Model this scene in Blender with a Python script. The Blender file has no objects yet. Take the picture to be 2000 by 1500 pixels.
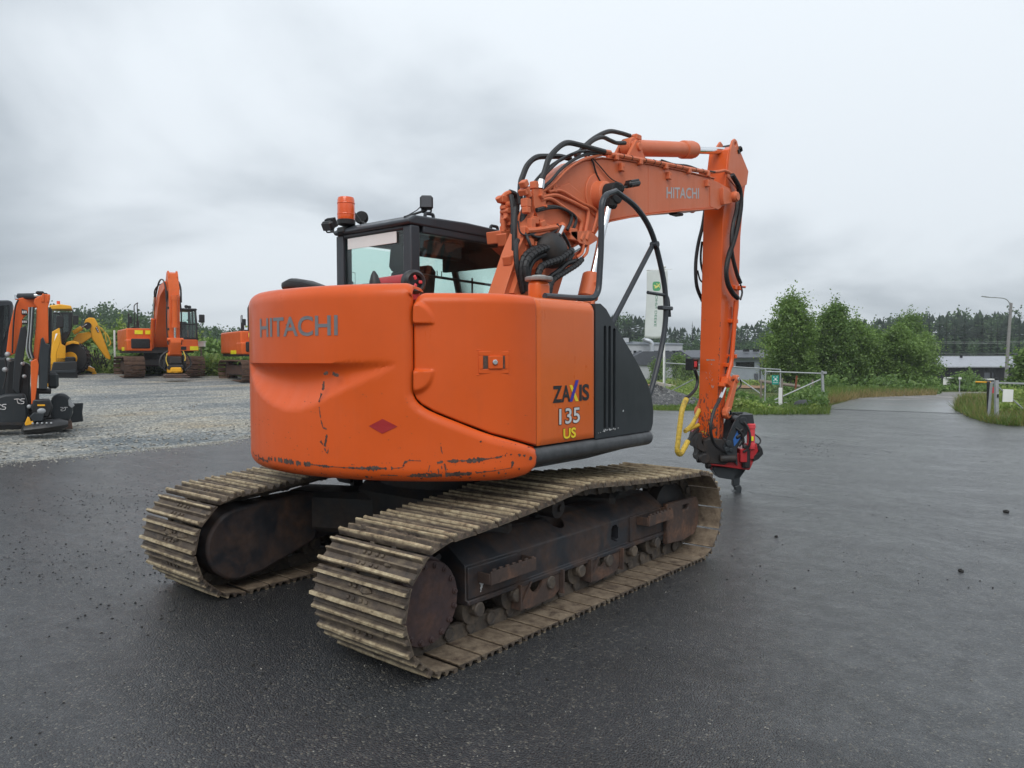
import bpy, math, random
import numpy as np
from mathutils import Vector, Matrix, Euler

random.seed(7)
RNG = np.random.default_rng(7)
SC = bpy.context.scene
COL = SC.collection
PI = math.pi

# ------------------------------------------------------------------ camera
F_PX, YAW, PITCH, ROLL = 1502.02, -0.6991, 0.0368, -0.0031
CAM = np.array([4.0587, -4.1428, 1.617])
_fw = np.array([math.sin(YAW)*math.cos(PITCH), math.cos(YAW)*math.cos(PITCH), -math.sin(PITCH)])
_r0 = np.array([math.cos(YAW), -math.sin(YAW), 0.0])
_u0 = np.cross(_r0, _fw)
_R = math.cos(ROLL)*_r0 + math.sin(ROLL)*_u0
_U = -math.sin(ROLL)*_r0 + math.cos(ROLL)*_u0
cd = bpy.data.cameras.new('camera')
cam = bpy.data.objects.new('camera', cd)
COL.objects.link(cam)
cd.sensor_width = 36.0
cd.lens = 36.0*F_PX/2000.0
cd.clip_start = 0.05
cd.clip_end = 3000.0
cam.matrix_world = Matrix(((_R[0], _U[0], -_fw[0], CAM[0]), (_R[1], _U[1], -_fw[1], CAM[1]),
                           (_R[2], _U[2], -_fw[2], CAM[2]), (0, 0, 0, 1)))
SC.camera = cam

# ------------------------------------------------------------------ overcast sky
SUN_EL, SUN_AZ = 48.0, 150.0      # compass: azimuth from +Y towards +X
world = bpy.data.worlds.new('World')
SC.world = world
world.use_nodes = True
nt = world.node_tree
nt.nodes.clear()
def _n(t, **k):
    n = nt.nodes.new(t)
    for a, b in k.items():
        setattr(n, a, b)
    return n
def _math(op, a, b=None):
    n = _n('ShaderNodeMath', operation=op)
    for i, v in enumerate((a, b)):
        if v is None:
            continue
        if isinstance(v, (int, float)):
            n.inputs[i].default_value = v
        else:
            nt.links.new(v, n.inputs[i])
    return n.outputs[0]
tc = _n('ShaderNodeTexCoord')
sep = _n('ShaderNodeSeparateXYZ')
nt.links.new(tc.outputs['Generated'], sep.inputs[0])
zz = _math('MAXIMUM', sep.outputs[2], 0.0)
den = _math('ADD', zz, 0.27)
cx = _math('DIVIDE', sep.outputs[0], den)
cy = _math('DIVIDE', sep.outputs[1], den)
comb = _n('ShaderNodeCombineXYZ')
nt.links.new(cx, comb.inputs[0]); nt.links.new(cy, comb.inputs[1])
comb.inputs[2].default_value = 3.7
n1 = _n('ShaderNodeTexNoise')
n1.inputs['Scale'].default_value = 0.80
n1.inputs['Detail'].default_value = 7.0
n1.inputs['Roughness'].default_value = 0.46
n1.inputs['Distortion'].default_value = 0.35
nt.links.new(comb.outputs[0], n1.inputs['Vector'])
ramp = _n('ShaderNodeValToRGB')
cr = ramp.color_ramp
cr.interpolation = 'EASE'
cr.elements[0].position = 0.36
cr.elements[0].color = (0.40, 0.45, 0.50, 1)
cr.elements[1].position = 0.56
cr.elements[1].color = (0.745, 0.80, 0.85, 1)
nt.links.new(n1.outputs['Fac'], ramp.inputs[0])
# overcast luminance: a little brighter overhead than at the horizon
grad = _math('ADD', _math('MULTIPLY', zz, 0.45), 0.99)
bgc = _n('ShaderNodeBackground')
nt.links.new(ramp.outputs[0], bgc.inputs['Color'])
nt.links.new(grad, bgc.inputs['Strength'])
sky = _n('ShaderNodeTexSky', sky_type='NISHITA')
sky.sun_disc = False
sky.sun_elevation = math.radians(SUN_EL)
sky.sun_rotation = math.radians(SUN_AZ)
bgs = _n('ShaderNodeBackground')
nt.links.new(sky.outputs[0], bgs.inputs['Color'])
bgs.inputs['Strength'].default_value = 0.07
mix = _n('ShaderNodeMixShader')
mix.inputs[0].default_value = 0.94
nt.links.new(bgs.outputs[0], mix.inputs[1]); nt.links.new(bgc.outputs[0], mix.inputs[2])
out = _n('ShaderNodeOutputWorld')
nt.links.new(mix.outputs[0], out.inputs['Surface'])

sl = bpy.data.lights.new('sun', 'SUN')
sl.energy = 1.5
sl.angle = math.radians(40)
sl.color = (1.0, 0.97, 0.93)
sun = bpy.data.objects.new('sun', sl)
COL.objects.link(sun)
_el, _az = math.radians(SUN_EL), math.radians(SUN_AZ)
_to = Vector((math.sin(_az)*math.cos(_el), math.cos(_az)*math.cos(_el), math.sin(_el)))
sun.rotation_euler = _to.to_track_quat('Z', 'Y').to_euler()

SC.view_settings.view_transform = 'Standard'
SC.view_settings.look = 'None'
SC.view_settings.exposure = 0.1
SC.view_settings.gamma = 1.0
SC.view_settings.use_curve_mapping = False
SC.cycles.max_bounces = 8
SC.cycles.transparent_max_bounces = 16
SC.cycles.use_denoising = True


HAZE = 0.0006

def pt(px, py, D):
    """World point seen at column px, row py of the photograph at depth D metres."""
    d = _fw + _R*(px-1000)/F_PX - _U*(py-750)/F_PX
    return CAM + d*D
def at(px, D):
    p = pt(px, 695, D)
    return float(p[0]), float(p[1])

# ------------------------------------------------------------------ mesh helpers
def vec(*a):
    return np.array(a, float)

def rotz(a):
    c, s = math.cos(a), math.sin(a)
    return np.array([[c, -s, 0], [s, c, 0], [0, 0, 1.0]])
def rotx(a):
    c, s = math.cos(a), math.sin(a)
    return np.array([[1.0, 0, 0], [0, c, -s], [0, s, c]])
def roty(a):
    c, s = math.cos(a), math.sin(a)
    return np.array([[c, 0, s], [0, 1.0, 0], [-s, 0, c]])

def frame_of(d):
    d = np.asarray(d, float); d = d/np.linalg.norm(d)
    h = vec(0, 0, 1) if abs(d[2]) < 0.9 else vec(1, 0, 0)
    a = np.cross(h, d); a /= np.linalg.norm(a)
    return a, np.cross(d, a), d

def smooth_path(pts, n=6):
    """Catmull-Rom through the points."""
    P = [np.asarray(p, float) for p in pts]
    if len(P) < 3:
        return P
    Q = [2*P[0]-P[1]] + P + [2*P[-1]-P[-2]]
    out_ = []
    for i in range(1, len(Q)-2):
        p0, p1, p2, p3 = Q[i-1:i+3]
        for k in range(n):
            t = k/n
            out_.append(0.5*(2*p1+(p2-p0)*t+(2*p0-5*p1+4*p2-p3)*t*t+(3*p1-p0-3*p2+p3)*t**3))
    out_.append(P[-1])
    return out_

def round_path(pts, r, n=5):
    """Straight runs with rounded bends of radius r."""
    P = [np.asarray(p, float) for p in pts]
    out_ = [P[0]]
    for a, b, c in zip(P[:-2], P[1:-1], P[2:]):
        u = (a-b); v = (c-b)
        lu, lv = np.linalg.norm(u), np.linalg.norm(v)
        k = min(r, lu*.48, lv*.48)
        s, e = b+u/lu*k, b+v/lv*k
        for i in range(n+1):
            t = i/n
            out_.append((1-t)**2*s+2*t*(1-t)*b+t*t*e)
    out_.append(P[-1])
    return out_

class MB:
    def __init__(self):
        self.v = []; self.f = []; self.m = []; self.k = 0
    def mat(self, k):
        self.k = k; return self
    def add(self, V, F):
        o = len(self.v)
        self.v.extend([tuple(map(float, p)) for p in V])
        for f in F:
            self.f.append(tuple(i+o for i in f)); self.m.append(self.k)
        return self
    def box(self, c, s, R=None, ch=0.0):
        c = np.asarray(c, float); h = np.asarray(s, float)/2
        ch = min(ch, *(h*.9)) if ch else 0
        if not ch:
            V = np.array([(x, y, z) for x in (-1, 1) for y in (-1, 1) for z in (-1, 1)])*h
            F = [(0, 1, 3, 2), (4, 6, 7, 5), (0, 4, 5, 1), (2, 3, 7, 6), (0, 2, 6, 4), (1, 5, 7, 3)]
        else:
            V = []; idx = {}
            for x in (-1, 1):
                for y in (-1, 1):
                    for z in (-1, 1):
                        for ax in range(3):
                            q = h-ch; q = q.copy(); q[ax] = h[ax]
                            idx[(x, y, z, ax)] = len(V)
                            V.append(q*np.array((x, y, z)))
            V = np.array(V); F = []
            for ax in range(3):
                b, d = [(1, 2), (0, 2), (0, 1)][ax]
                for s_ in (-1, 1):
                    q = []
                    for p_, r_ in ((-1, -1), (1, -1), (1, 1), (-1, 1)):
                        k = [0, 0, 0]; k[ax] = s_; k[b] = p_; k[d] = r_
                        q.append(idx[(*k, ax)])
                    F.append(tuple(q))
            for ax in range(3):
                b, d = [(1, 2), (0, 2), (0, 1)][ax]
                for p_ in (-1, 1):
                    for r_ in (-1, 1):
                        k0 = [0, 0, 0]; k0[b] = p_; k0[d] = r_
                        lo = list(k0); lo[ax] = -1; hi = list(k0); hi[ax] = 1
                        F.append((idx[(*lo, b)], idx[(*hi, b)], idx[(*hi, d)], idx[(*lo, d)]))
            for x in (-1, 1):
                for y in (-1, 1):
                    for z in (-1, 1):
                        F.append(tuple(idx[(x, y, z, a)] for a in range(3)))
        if R is not None:
            V = V @ np.asarray(R).T
        return self.add(V+c, F)
    def prism(self, poly, ax, a, b):
        """Polygon in the two other axes extruded along axis ax from a to b."""
        n = len(poly); V = []
        for t in (a, b):
            for p in poly:
                q = list(p); q.insert(ax, t); V.append(q)
        F = [tuple(range(n))[::-1], tuple(range(n, 2*n))]
        for i in range(n):
            j = (i+1) % n
            F.append((i, j, n+j, n+i))
        return self.add(V, F)
    def tube(self, path, r, n=8, cap=True):
        P = [np.asarray(p, float) for p in path]
        rr = r if hasattr(r, '__len__') else [r]*len(P)
        T = []
        for i in range(len(P)):
            t = P[min(i+1, len(P)-1)]-P[max(i-1, 0)]
            T.append(t/(np.linalg.norm(t)+1e-12))
        a, b, _ = frame_of(T[0])
        V = []; F = []
        for i, p in enumerate(P):
            a = a-T[i]*np.dot(a, T[i]); a /= np.linalg.norm(a)+1e-12
            b = np.cross(T[i], a)
            for k in range(n):
                w = 2*PI*k/n
                V.append(p+rr[i]*(a*math.cos(w)+b*math.sin(w)))
        for i in range(len(P)-1):
            for k in range(n):
                j = (k+1) % n
                F.append((i*n+k, i*n+j, i*n+n+j, i*n+n+k))
        if cap:
            F.append(tuple(range(n))[::-1]); F.append(tuple((len(P)-1)*n+k for k in range(n)))
        return self.add(V, F)
    def lathe(self, prof, c, d, n=20):
        """Profile of (radius, height) turned about axis d from point c."""
        a, b, d = frame_of(d); c = np.asarray(c, float)
        V = []; F = []
        for r, h in prof:
            for k in range(n):
                w = 2*PI*k/n
                V.append(c+d*h+max(r, 1e-4)*(a*math.cos(w)+b*math.sin(w)))
        m = len(prof)
        for i in range(m-1):
            for k in range(n):
                j = (k+1) % n
                F.append((i*n+k, i*n+j, i*n+n+j, i*n+n+k))
        F.append(tuple(range(n))[::-1]); F.append(tuple((m-1)*n+k for k in range(n)))
        return self.add(V, F)
    def cyl(self, p0, p1, r, n=14, ch=0.0, r1=None):
        p0 = np.asarray(p0, float); p1 = np.asarray(p1, float)
        L = np.linalg.norm(p1-p0); r1 = r if r1 is None else r1
        if ch:
            return self.lathe([(r-ch, 0), (r, ch), (r1, L-ch), (r1-ch, L)], p0, p1-p0, n)
        return self.lathe([(r, 0), (r1, L)], p0, p1-p0, n)
    def ball(self, c, r, n=12, m=7, sc=(1, 1, 1)):
        c = np.asarray(c, float); V = []; F = []
        for i in range(m+1):
            a = PI*i/m
            for k in range(n):
                w = 2*PI*k/n
                V.append(c+r*np.array(sc)*vec(math.sin(a)*math.cos(w), math.sin(a)*math.sin(w), math.cos(a)))
        for i in range(m):
            for k in range(n):
                j = (k+1) % n
                F.append((i*n+k, (i+1)*n+k, (i+1)*n+j, i*n+j))
        return self.add(V, F)
    def grid(self, G):
        """G: array (rows, cols, 3)."""
        G = np.asarray(G, float); r, c = G.shape[:2]
        F = [(i*c+j, i*c+j+1, (i+1)*c+j+1, (i+1)*c+j) for i in range(r-1) for j in range(c-1)]
        return self.add(G.reshape(-1, 3), F)
    def xform(self, R=None, t=(0, 0, 0), start=0):
        V = np.array(self.v[start:])
        if R is not None:
            V = V @ np.asarray(R).T
        V = V+np.asarray(t, float)
        self.v[start:] = [tuple(p) for p in V]
        return self

def mesh_of(name, mb, mats, smooth=35):
    me = bpy.data.meshes.new(name)
    me.from_pydata(mb.v, [], mb.f)
    if not isinstance(mats, (list, tuple)):
        mats = [mats]
    for m in mats:
        me.materials.append(m)
    if len(mats) > 1:
        me.polygons.foreach_set('material_index', mb.m)
    me.update()
    if smooth:
        me.polygons.foreach_set('use_smooth', [True]*len(me.polygons))
        me.set_sharp_from_angle(angle=math.radians(smooth))
    return me

def obj(name, mb, mats, parent=None, bevel=0.0, smooth=35, label=None, kind=None, seg=2, fix=False):
    me = mesh_of(name, mb, mats, smooth) if isinstance(mb, MB) else mb
    if fix:
        import bmesh
        bm = bmesh.new(); bm.from_mesh(me)
        bmesh.ops.recalc_face_normals(bm, faces=bm.faces)
        bm.to_mesh(me); bm.free()
    o = bpy.data.objects.new(name, me)
    COL.objects.link(o)
    if parent is not None:
        o.parent = parent
    if bevel:
        md = o.modifiers.new('bevel', 'BEVEL')
        md.width = bevel; md.segments = seg; md.limit_method = 'ANGLE'; md.angle_limit = math.radians(30)
        md.harden_normals = False
    if label:
        o['label'] = label
    if kind:
        o['kind'] = kind
    return o

def tag(o, label, cat, group=None):
    o['label'] = label; o['category'] = cat
    if group:
        o['group'] = group
    return o

def thing(name, label, cat, loc=(0, 0, 0), rz=0.0, group=None):
    o = bpy.data.objects.new(name, None)
    COL.objects.link(o)
    o.empty_display_size = 0.2
    o.location = loc; o.rotation_euler = (0, 0, rz)
    return tag(o, label, cat, group)

def copy_tree(o, parent=None):
    c = o.copy(); COL.objects.link(c)
    if parent is not None:
        c.parent = parent
    for ch in list(o.children):
        copy_tree(ch, c)
    return c

def cut(o, cutter):
    """Subtract a mesh from an object and keep only the result."""
    cm = mesh_of('cutter', cutter, o.data.materials[0], 0)
    co = bpy.data.objects.new('cutter', cm); COL.objects.link(co)
    co.parent = o.parent
    md = o.modifiers.new('cut', 'BOOLEAN'); md.operation = 'DIFFERENCE'; md.object = co; md.solver = 'EXACT'
    dg = bpy.context.evaluated_depsgraph_get()
    me = bpy.data.meshes.new_from_object(o.evaluated_get(dg))
    o.modifiers.clear(); o.data = me
    bpy.data.objects.remove(co); bpy.data.meshes.remove(cm)
    me.polygons.foreach_set('use_smooth', [True]*len(me.polygons))
    me.set_sharp_from_angle(angle=math.radians(35))

def text_mesh(s, w, h, bold=0.0, slant=0.0):
    """Flat lettering filling a w x h box: vertices (n,2) and faces."""
    cu = bpy.data.curves.new('t', 'FONT')
    cu.body = s; cu.size = 1.0; cu.offset = bold; cu.fill_mode = 'BOTH'; cu.resolution_u = 4
    o = bpy.data.objects.new('t', cu); COL.objects.link(o)
    dg = bpy.context.evaluated_depsgraph_get()
    me = bpy.data.meshes.new_from_object(o.evaluated_get(dg))
    V = np.array([v.co[:2] for v in me.vertices]); F = [tuple(p.vertices) for p in me.polygons]
    bpy.data.objects.remove(o); bpy.data.curves.remove(cu); bpy.data.meshes.remove(me)
    lo, hi = V.min(0), V.max(0)
    V = (V-lo)/(hi-lo)
    V[:, 0] += slant*(V[:, 1]-.5)*h/w
    return V*np.array([w, h]), F

def letters(mb, s, u0, v0, w, h, fn, bold=0.01, slant=0.0):
    V, F = text_mesh(s, w, h, bold, slant)
    mb.add([fn(u0+x, v0+y) for x, y in V], F)
    return mb

# ------------------------------------------------------------------ materials
class NT:
    def __init__(self, name):
        self.m = bpy.data.materials.new(name); self.m.use_nodes = True
        self.t = self.m.node_tree; self.t.nodes.clear()
        self.out = self.t.nodes.new('ShaderNodeOutputMaterial')
    def n(self, typ, **k):
        x = self.t.nodes.new(typ)
        for a, b in k.items():
            setattr(x, a, b)
        return x
    def set(self, sock, v):
        if isinstance(v, (int, float)):
            sock.default_value = v
        elif isinstance(v, tuple):
            sock.default_value = v if len(v) != 3 or sock.type == 'VECTOR' else (*v, 1)
        else:
            self.t.links.new(v, sock)
    def coord(self, rnd=False):
        tc = self.n('ShaderNodeTexCoord')
        if not rnd:
            return tc.outputs['Object']
        oi = self.n('ShaderNodeObjectInfo')
        mu = self.n('ShaderNodeVectorMath', operation='SCALE')
        mu.inputs[0].default_value = (37.0, 53.0, 11.0)
        self.t.links.new(oi.outputs['Random'], mu.inputs['Scale'])
        ad = self.n('ShaderNodeVectorMath', operation='ADD')
        self.t.links.new(tc.outputs['Object'], ad.inputs[0]); self.t.links.new(mu.outputs[0], ad.inputs[1])
        return ad.outputs[0]
    def noise(self, co, scale, detail=4, rough=.55, dist=0.0):
        x = self.n('ShaderNodeTexNoise')
        self.t.links.new(co, x.inputs['Vector'])
        x.inputs['Scale'].default_value = scale; x.inputs['Detail'].default_value = detail
        x.inputs['Roughness'].default_value = rough; x.inputs['Distortion'].default_value = dist
        return x.outputs['Fac']
    def voro(self, co, scale, feature='F1', outp='Distance'):
        x = self.n('ShaderNodeTexVoronoi', feature=feature)
        self.t.links.new(co, x.inputs['Vector']); x.inputs['Scale'].default_value = scale
        return x.outputs[outp]
    def ramp(self, f, *stops, interp='LINEAR'):
        x = self.n('ShaderNodeValToRGB'); e = x.color_ramp; e.interpolation = interp
        while len(e.elements) < len(stops):
            e.elements.new(0.5)
        for el, (p, c) in zip(e.elements, stops):
            el.position = p
            el.color = (c, c, c, 1) if isinstance(c, (int, float)) else (*c, 1)
        self.t.links.new(f, x.inputs[0])
        return x.outputs['Color']
    def mix(self, f, a, b, mode='MIX'):
        x = self.n('ShaderNodeMix', data_type='RGBA', blend_type=mode)
        self.set(x.inputs[0], f); self.set(x.inputs[6], a); self.set(x.inputs[7], b)
        return x.outputs[2]
    def math(self, op, a, b=0.0):
        x = self.n('ShaderNodeMath', operation=op)
        self.set(x.inputs[0], a); self.set(x.inputs[1], b)
        return x.outputs[0]
    def bump(self, h, strength=.3, dist=.01, prev=None):
        x = self.n('ShaderNodeBump')
        x.inputs['Strength'].default_value = strength; x.inputs['Distance'].default_value = dist
        self.t.links.new(h, x.inputs['Height'])
        if prev is not None:
            self.t.links.new(prev, x.inputs['Normal'])
        return x.outputs[0]
    def pbr(self, color, rough=.5, metal=0.0, normal=None, coat=0.0, spec=.5, coat_rough=.1, trans=0.0, emis=None):
        x = self.n('ShaderNodeBsdfPrincipled')
        self.set(x.inputs['Base Color'], color); self.set(x.inputs['Roughness'], rough)
        self.set(x.inputs['Metallic'], metal); self.set(x.inputs['Coat Weight'], coat)
        x.inputs['Coat Roughness'].default_value = coat_rough
        self.set(x.inputs['Specular IOR Level'], spec)
        if trans:
            x.inputs['Transmission Weight'].default_value = trans
        if normal is not None:
            self.t.links.new(normal, x.inputs['Normal'])
        self.t.links.new(x.outputs[0], self.out.inputs['Surface'])
        return self.m

def plain(name, c, rough=.5, metal=0.0, var=.15, scale=6.0, coat=0.0, bump=0.0, bscale=60.0, rnd=False, spec=.5):
    """A surface with slight tonal variation and, if wanted, fine relief."""
    b = NT(name); co = b.coord(rnd)
    f = b.noise(co, scale, 5, .6)
    lo = tuple(x*(1-var) for x in c); hi = tuple(min(1, x*(1+var)) for x in c)
    colr = b.ramp(f, (.3, lo), (.7, hi))
    r = b.ramp(b.noise(co, scale*2.3, 4), (.3, max(0, rough-.08)), (.7, min(1, rough+.08)))
    nm = b.bump(b.noise(co, bscale, 4), bump, .01) if bump else None
    return b.pbr(colr, r, metal, nm, coat, spec)

def dirty(name, base, dirt, scale=4.0, lo=.42, hi=.62, rough=(.4, .9), metal=0.0, bump=.25, bscale=40., coat=0.0, rnd=False):
    """Base coat partly covered by a second matter (mud, rust, dust) in irregular patches."""
    b = NT(name); co = b.coord(rnd)
    f = b.noise(co, scale, 8, .65, .4)
    m = b.ramp(f, (lo, 0.0), (hi, 1.0))
    g = b.noise(co, scale*5, 5, .6)
    bc = b.ramp(g, (.3, tuple(x*.8 for x in base)), (.7, tuple(min(1, x*1.15) for x in base)))
    dc = b.ramp(g, (.3, tuple(x*.7 for x in dirt)), (.7, tuple(min(1, x*1.25) for x in dirt)))
    colr = b.mix(m, bc, dc)
    r = b.ramp(m, (0, rough[0]), (1, rough[1]))
    nm = b.bump(b.noise(co, bscale, 6, .65), bump, .006) if bump else None
    return b.pbr(colr, r, metal, nm, coat)

def paint(name, c, rough=.32, coat=.5, fade=None, grime=.1):
    b = NT(name); co = b.coord()
    f = b.noise(co, 1.3, 5, .6)
    a = c; d = fade or tuple(min(1, x*1.12+.01) for x in c)
    colr = b.ramp(f, (.3, a), (.7, d))
    g = b.ramp(b.noise(co, 9, 8, .7), (.56, 0.0), (.8, grime))
    colr = b.mix(g, colr, (.16, .09, .06))
    mp = b.n('ShaderNodeMapping'); mp.inputs['Scale'].default_value = (14, 14, .9); b.t.links.new(co, mp.inputs['Vector'])
    runs = b.noise(mp.outputs[0], 1.0, 5, .7)
    sep_ = b.ramp(runs, (.52, 0.0), (.78, grime*.9+.03))
    colr = b.mix(sep_, colr, tuple(x*.62+.02 for x in c))
    pale = b.ramp(b.noise(mp.outputs[0], 2.3, 4, .6), (.60, 0.0), (.84, .05))
    colr = b.mix(pale, colr, (.55, .30, .20))
    r = b.math('ADD', b.ramp(b.noise(co, 3.2, 6, .65), (.3, rough-.08), (.7, rough+.14)), b.math('MULTIPLY', b.math('SUBTRACT', runs, .5), .35))
    nm = b.bump(b.noise(co, 2.2, 2, .4), .05, .03)
    return b.pbr(colr, r, 0.0, nm, coat, .25, .12)

M = {}
M['orange'] = paint('orange_paint', (.62, .088, .008), .36, .14)
M['orange_panel'] = paint('sky_sheen_orange_paint', (.62, .112, .011), .33, .42)  # lighter, yellower orange: grazing sky reflection painted into the base colour
M['orange_boom'] = paint('faded_orange_paint', (.62, .145, .055), .45, .08, fade=(.65, .18, .085), grime=.16)
M['orange_yard'] = paint('yard_orange_paint', (.64, .11, .016), .4, .2, grime=.32)
M['yellow'] = paint('yellow_paint', (.74, .36, .015), .4, .2, grime=.32)
M['red'] = paint('red_paint', (.36, .014, .018), .4, .3, grime=.2)
M['pink_red'] = paint('faded_red_paint', (.62, .06, .07), .45, .2, grime=.1)
M['grey_paint'] = paint('dark_grey_paint', (.022, .027, .031), .45, .2, grime=.0)
M['cab_grey'] = paint('cab_grey_paint', (.028, .033, .040), .42, .25, grime=.0)
M['skirt'] = plain('scuffed_skirt', (.055, .058, .062), .5, 0, .3, 12)
M['rubber'] = plain('black_rubber', (.014, .014, .015), .5, 0, .3, 30, bump=.15, bscale=90)
M['rubber_grey'] = plain('worn_hose_sleeve', (.035, .038, .042), .6, 0, .3, 30, bump=.15)
M['black'] = plain('black_plastic', (.012, .012, .013), .42, 0, .25, 12)
M['black_matt'] = plain('matt_black', (.010, .010, .011), .85, 0, .3, 8)
M['steel'] = plain('bright_steel', (.62, .63, .64), .22, 1.0, .06, 20)
M['chrome'] = plain('chrome_rod', (.80, .81, .82), .08, 1.0, .02, 20)
M['galv'] = plain('galvanised_steel', (.36, .375, .385), .5, .3, .15, 9)
M['white'] = plain('white_paint', (.75, .75, .73), .5, 0, .06, 3)
M['lid'] = plain('grey_lid', (.32, .32, .31), .55, .3, .2, 20)
M['yellow_hose'] = dirty('yellow_hose_guard', (.62, .42, .05), (.20, .15, .05), 7, .5, .7, (.5, .8), bump=.1)
M['grime'] = dirty('grimy_steel', (.016, .015, .016), (.055, .038, .028), 5, .45, .72, (.55, .9))
M['frame'] = dirty('muddy_track_frame', (.022, .023, .028), (.085, .048, .032), 3.5, .42, .66, (.5, .9))
M['rust'] = dirty('rusty_steel', (.060, .040, .033), (.15, .078, .048), 7, .45, .7, (.7, .9))
M['link'] = dirty('worn_track_link', (.055, .046, .04), (.13, .10, .072), 9, .4, .65, (.5, .9), rnd=True)
M['disc'] = dirty('rusty_motor_cover', (.055, .034, .034), (.11, .055, .038), 6, .45, .75, (.6, .85))
M['chip'] = dirty('bare_primer', (.05, .03, .024), (.13, .085, .065), 25, .4, .65, (.7, .9))
M['letter_grey'] = plain('grey_lettering', (.17, .17, .18), .5, 0, .08, 10)
M['letter_light'] = plain('silver_lettering', (.42, .40, .40), .5, 0, .08, 10)
M['letter_black'] = plain('black_lettering', (.012, .012, .014), .4)
M['letter_blue'] = plain('blue_lettering', (.035, .03, .32), .4)
M['letter_yellow'] = plain('yellow_lettering', (.80, .60, .02), .4)
M['letter_white'] = plain('pale_lettering', (.60, .60, .60), .4)
M['letter_green'] = plain('green_print', (.02, .18, .09), .5)
M['diamond'] = plain('dark_red_sticker', (.32, .012, .014), .45)
M['blue'] = plain('blue_paint', (.02, .10, .32), .45, 0, .3, 12)
M['concrete'] = plain('concrete', (.36, .33, .29), .85, 0, .2, 5, bump=.2)
M['hi_yellow'] = plain('reflective_yellow', (.80, .75, .02), .4)

def glass(name, tint, refl=1.0):
    b = NT(name)
    tr = b.n('ShaderNodeBsdfTransparent'); tr.inputs[0].default_value = (*tint, 1)
    gl = b.n('ShaderNodeBsdfGlossy'); gl.inputs['Roughness'].default_value = .02
    lw = b.n('ShaderNodeLayerWeight')
    f = b.math('ADD', b.math('MULTIPLY', b.math('POWER', lw.outputs['Facing'], 4.0), .85*refl), .04*refl)
    mx = b.n('ShaderNodeMixShader')
    b.t.links.new(f, mx.inputs[0]); b.t.links.new(tr.outputs[0], mx.inputs[1]); b.t.links.new(gl.outputs[0], mx.inputs[2])
    b.t.links.new(mx.outputs[0], b.out.inputs['Surface'])
    return b.m
M['glass'] = glass('tinted_cab_glass', (.90, .975, .95))
M['glass_dark'] = glass('dark_window_glass', (.10, .12, .13))
b = NT('amber_lens'); M['amber'] = b.pbr((.75, .10, .01), .18, 0, None, .5, .5, .05)
b = NT('lamp_lens'); M['lens'] = b.pbr((.06, .06, .065), .12, .2, None, .6)

def shoe_mat(tipz):
    """Track shoe: brown plate, dried mud, pale worn grouser crests (height in the shoe's own frame)."""
    b = NT('muddy_track_shoe'); co = b.coord(True)
    tc = b.n('ShaderNodeTexCoord'); sp = b.n('ShaderNodeSeparateXYZ')
    b.t.links.new(tc.outputs['Object'], sp.inputs[0])
    f = b.noise(co, 9, 8, .68, .5)
    base = b.ramp(f, (.3, (.032, .026, .022)), (.48, (.085, .064, .049)), (.68, (.17, .135, .095)))
    n2 = b.noise(co, 16, 5, .6)
    hz = b.math('ADD', sp.outputs[2], b.math('MULTIPLY', b.math('SUBTRACT', n2, .5), .012))
    crest = b.ramp(b.math('MULTIPLY', hz, 1.0/tipz), (.60, 0.0), (.86, 1.0))
    midy = b.ramp(b.math('ABSOLUTE', b.math('SUBTRACT', sp.outputs[1], -.004)), (.018, .45), (.034, 1.0))
    crest = b.math('MULTIPLY', crest, midy)
    inner = b.ramp(b.math('ADD', sp.outputs[2], .5), (.4995, 1.0), (.5005, 0.0))
    silt = b.ramp(b.noise(co, 13, 8, .7), (.36, (.075, .05, .035)), (.48, (.22, .165, .11)), (.7, (.38, .30, .21)))
    base = b.mix(inner, base, silt)
    tan = b.ramp(b.noise(co, 22, 6, .65), (.30, (.085, .062, .042)), (.46, (.29, .225, .14)), (.70, (.51, .43, .28)))
    colr = b.mix(crest, base, tan)
    nm = b.bump(b.noise(co, 45, 7, .68), .55, .012)
    return b.pbr(colr, b.ramp(f, (.3, .45), (.7, .9)), 0.0, nm, 0, .4)
M['shoe'] = shoe_mat(.040)
b = NT('rusty_yard_shoe'); co = b.coord(True)
M['shoe_yard'] = b.pbr(b.ramp(b.noise(co, 6, 6, .65), (.3, (.05, .03, .022)), (.7, (.17, .10, .065))), .85, 0, b.bump(b.noise(co, 30, 5), .4, .01))

# ------------------------------------------------------------------ terrain
def sstep(a, b, x):
    t = max(0.0, min(1.0, (x-a)/(b-a)))
    return t*t*(3-2*t)
def height(x, y):
    """Yard is level; gravel apron rises to the left, ground falls away beyond the far fence."""
    up = .036*max(0, min(30, -9.5-x))*(1-sstep(20, 42, y))
    dn = -1.9*max(0, min(1, (y-26)/74))*sstep(-90, -45, x)
    return up+dn
def sheet(name, xs, ys, m, z=0.0, keep=None, kind='structure', zf=None):
    mb = MB(); V = []; idx = {}
    for i, x in enumerate(xs):
        for j, y in enumerate(ys):
            V.append((x, y, height(x, y)+z+(zf(x, y) if zf else 0)))
    n = len(ys); F = []
    for i in range(len(xs)-1):
        for j in range(n-1):
            cx_, cy_ = (xs[i]+xs[i+1])/2, (ys[j]+ys[j+1])/2
            if keep is None or keep(cx_, cy_):
                F.append((i*n+j, (i+1)*n+j, (i+1)*n+j+1, i*n+j+1))
    mb.add(V, F)
    return obj(name, mb, m, None, kind=kind)

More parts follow.
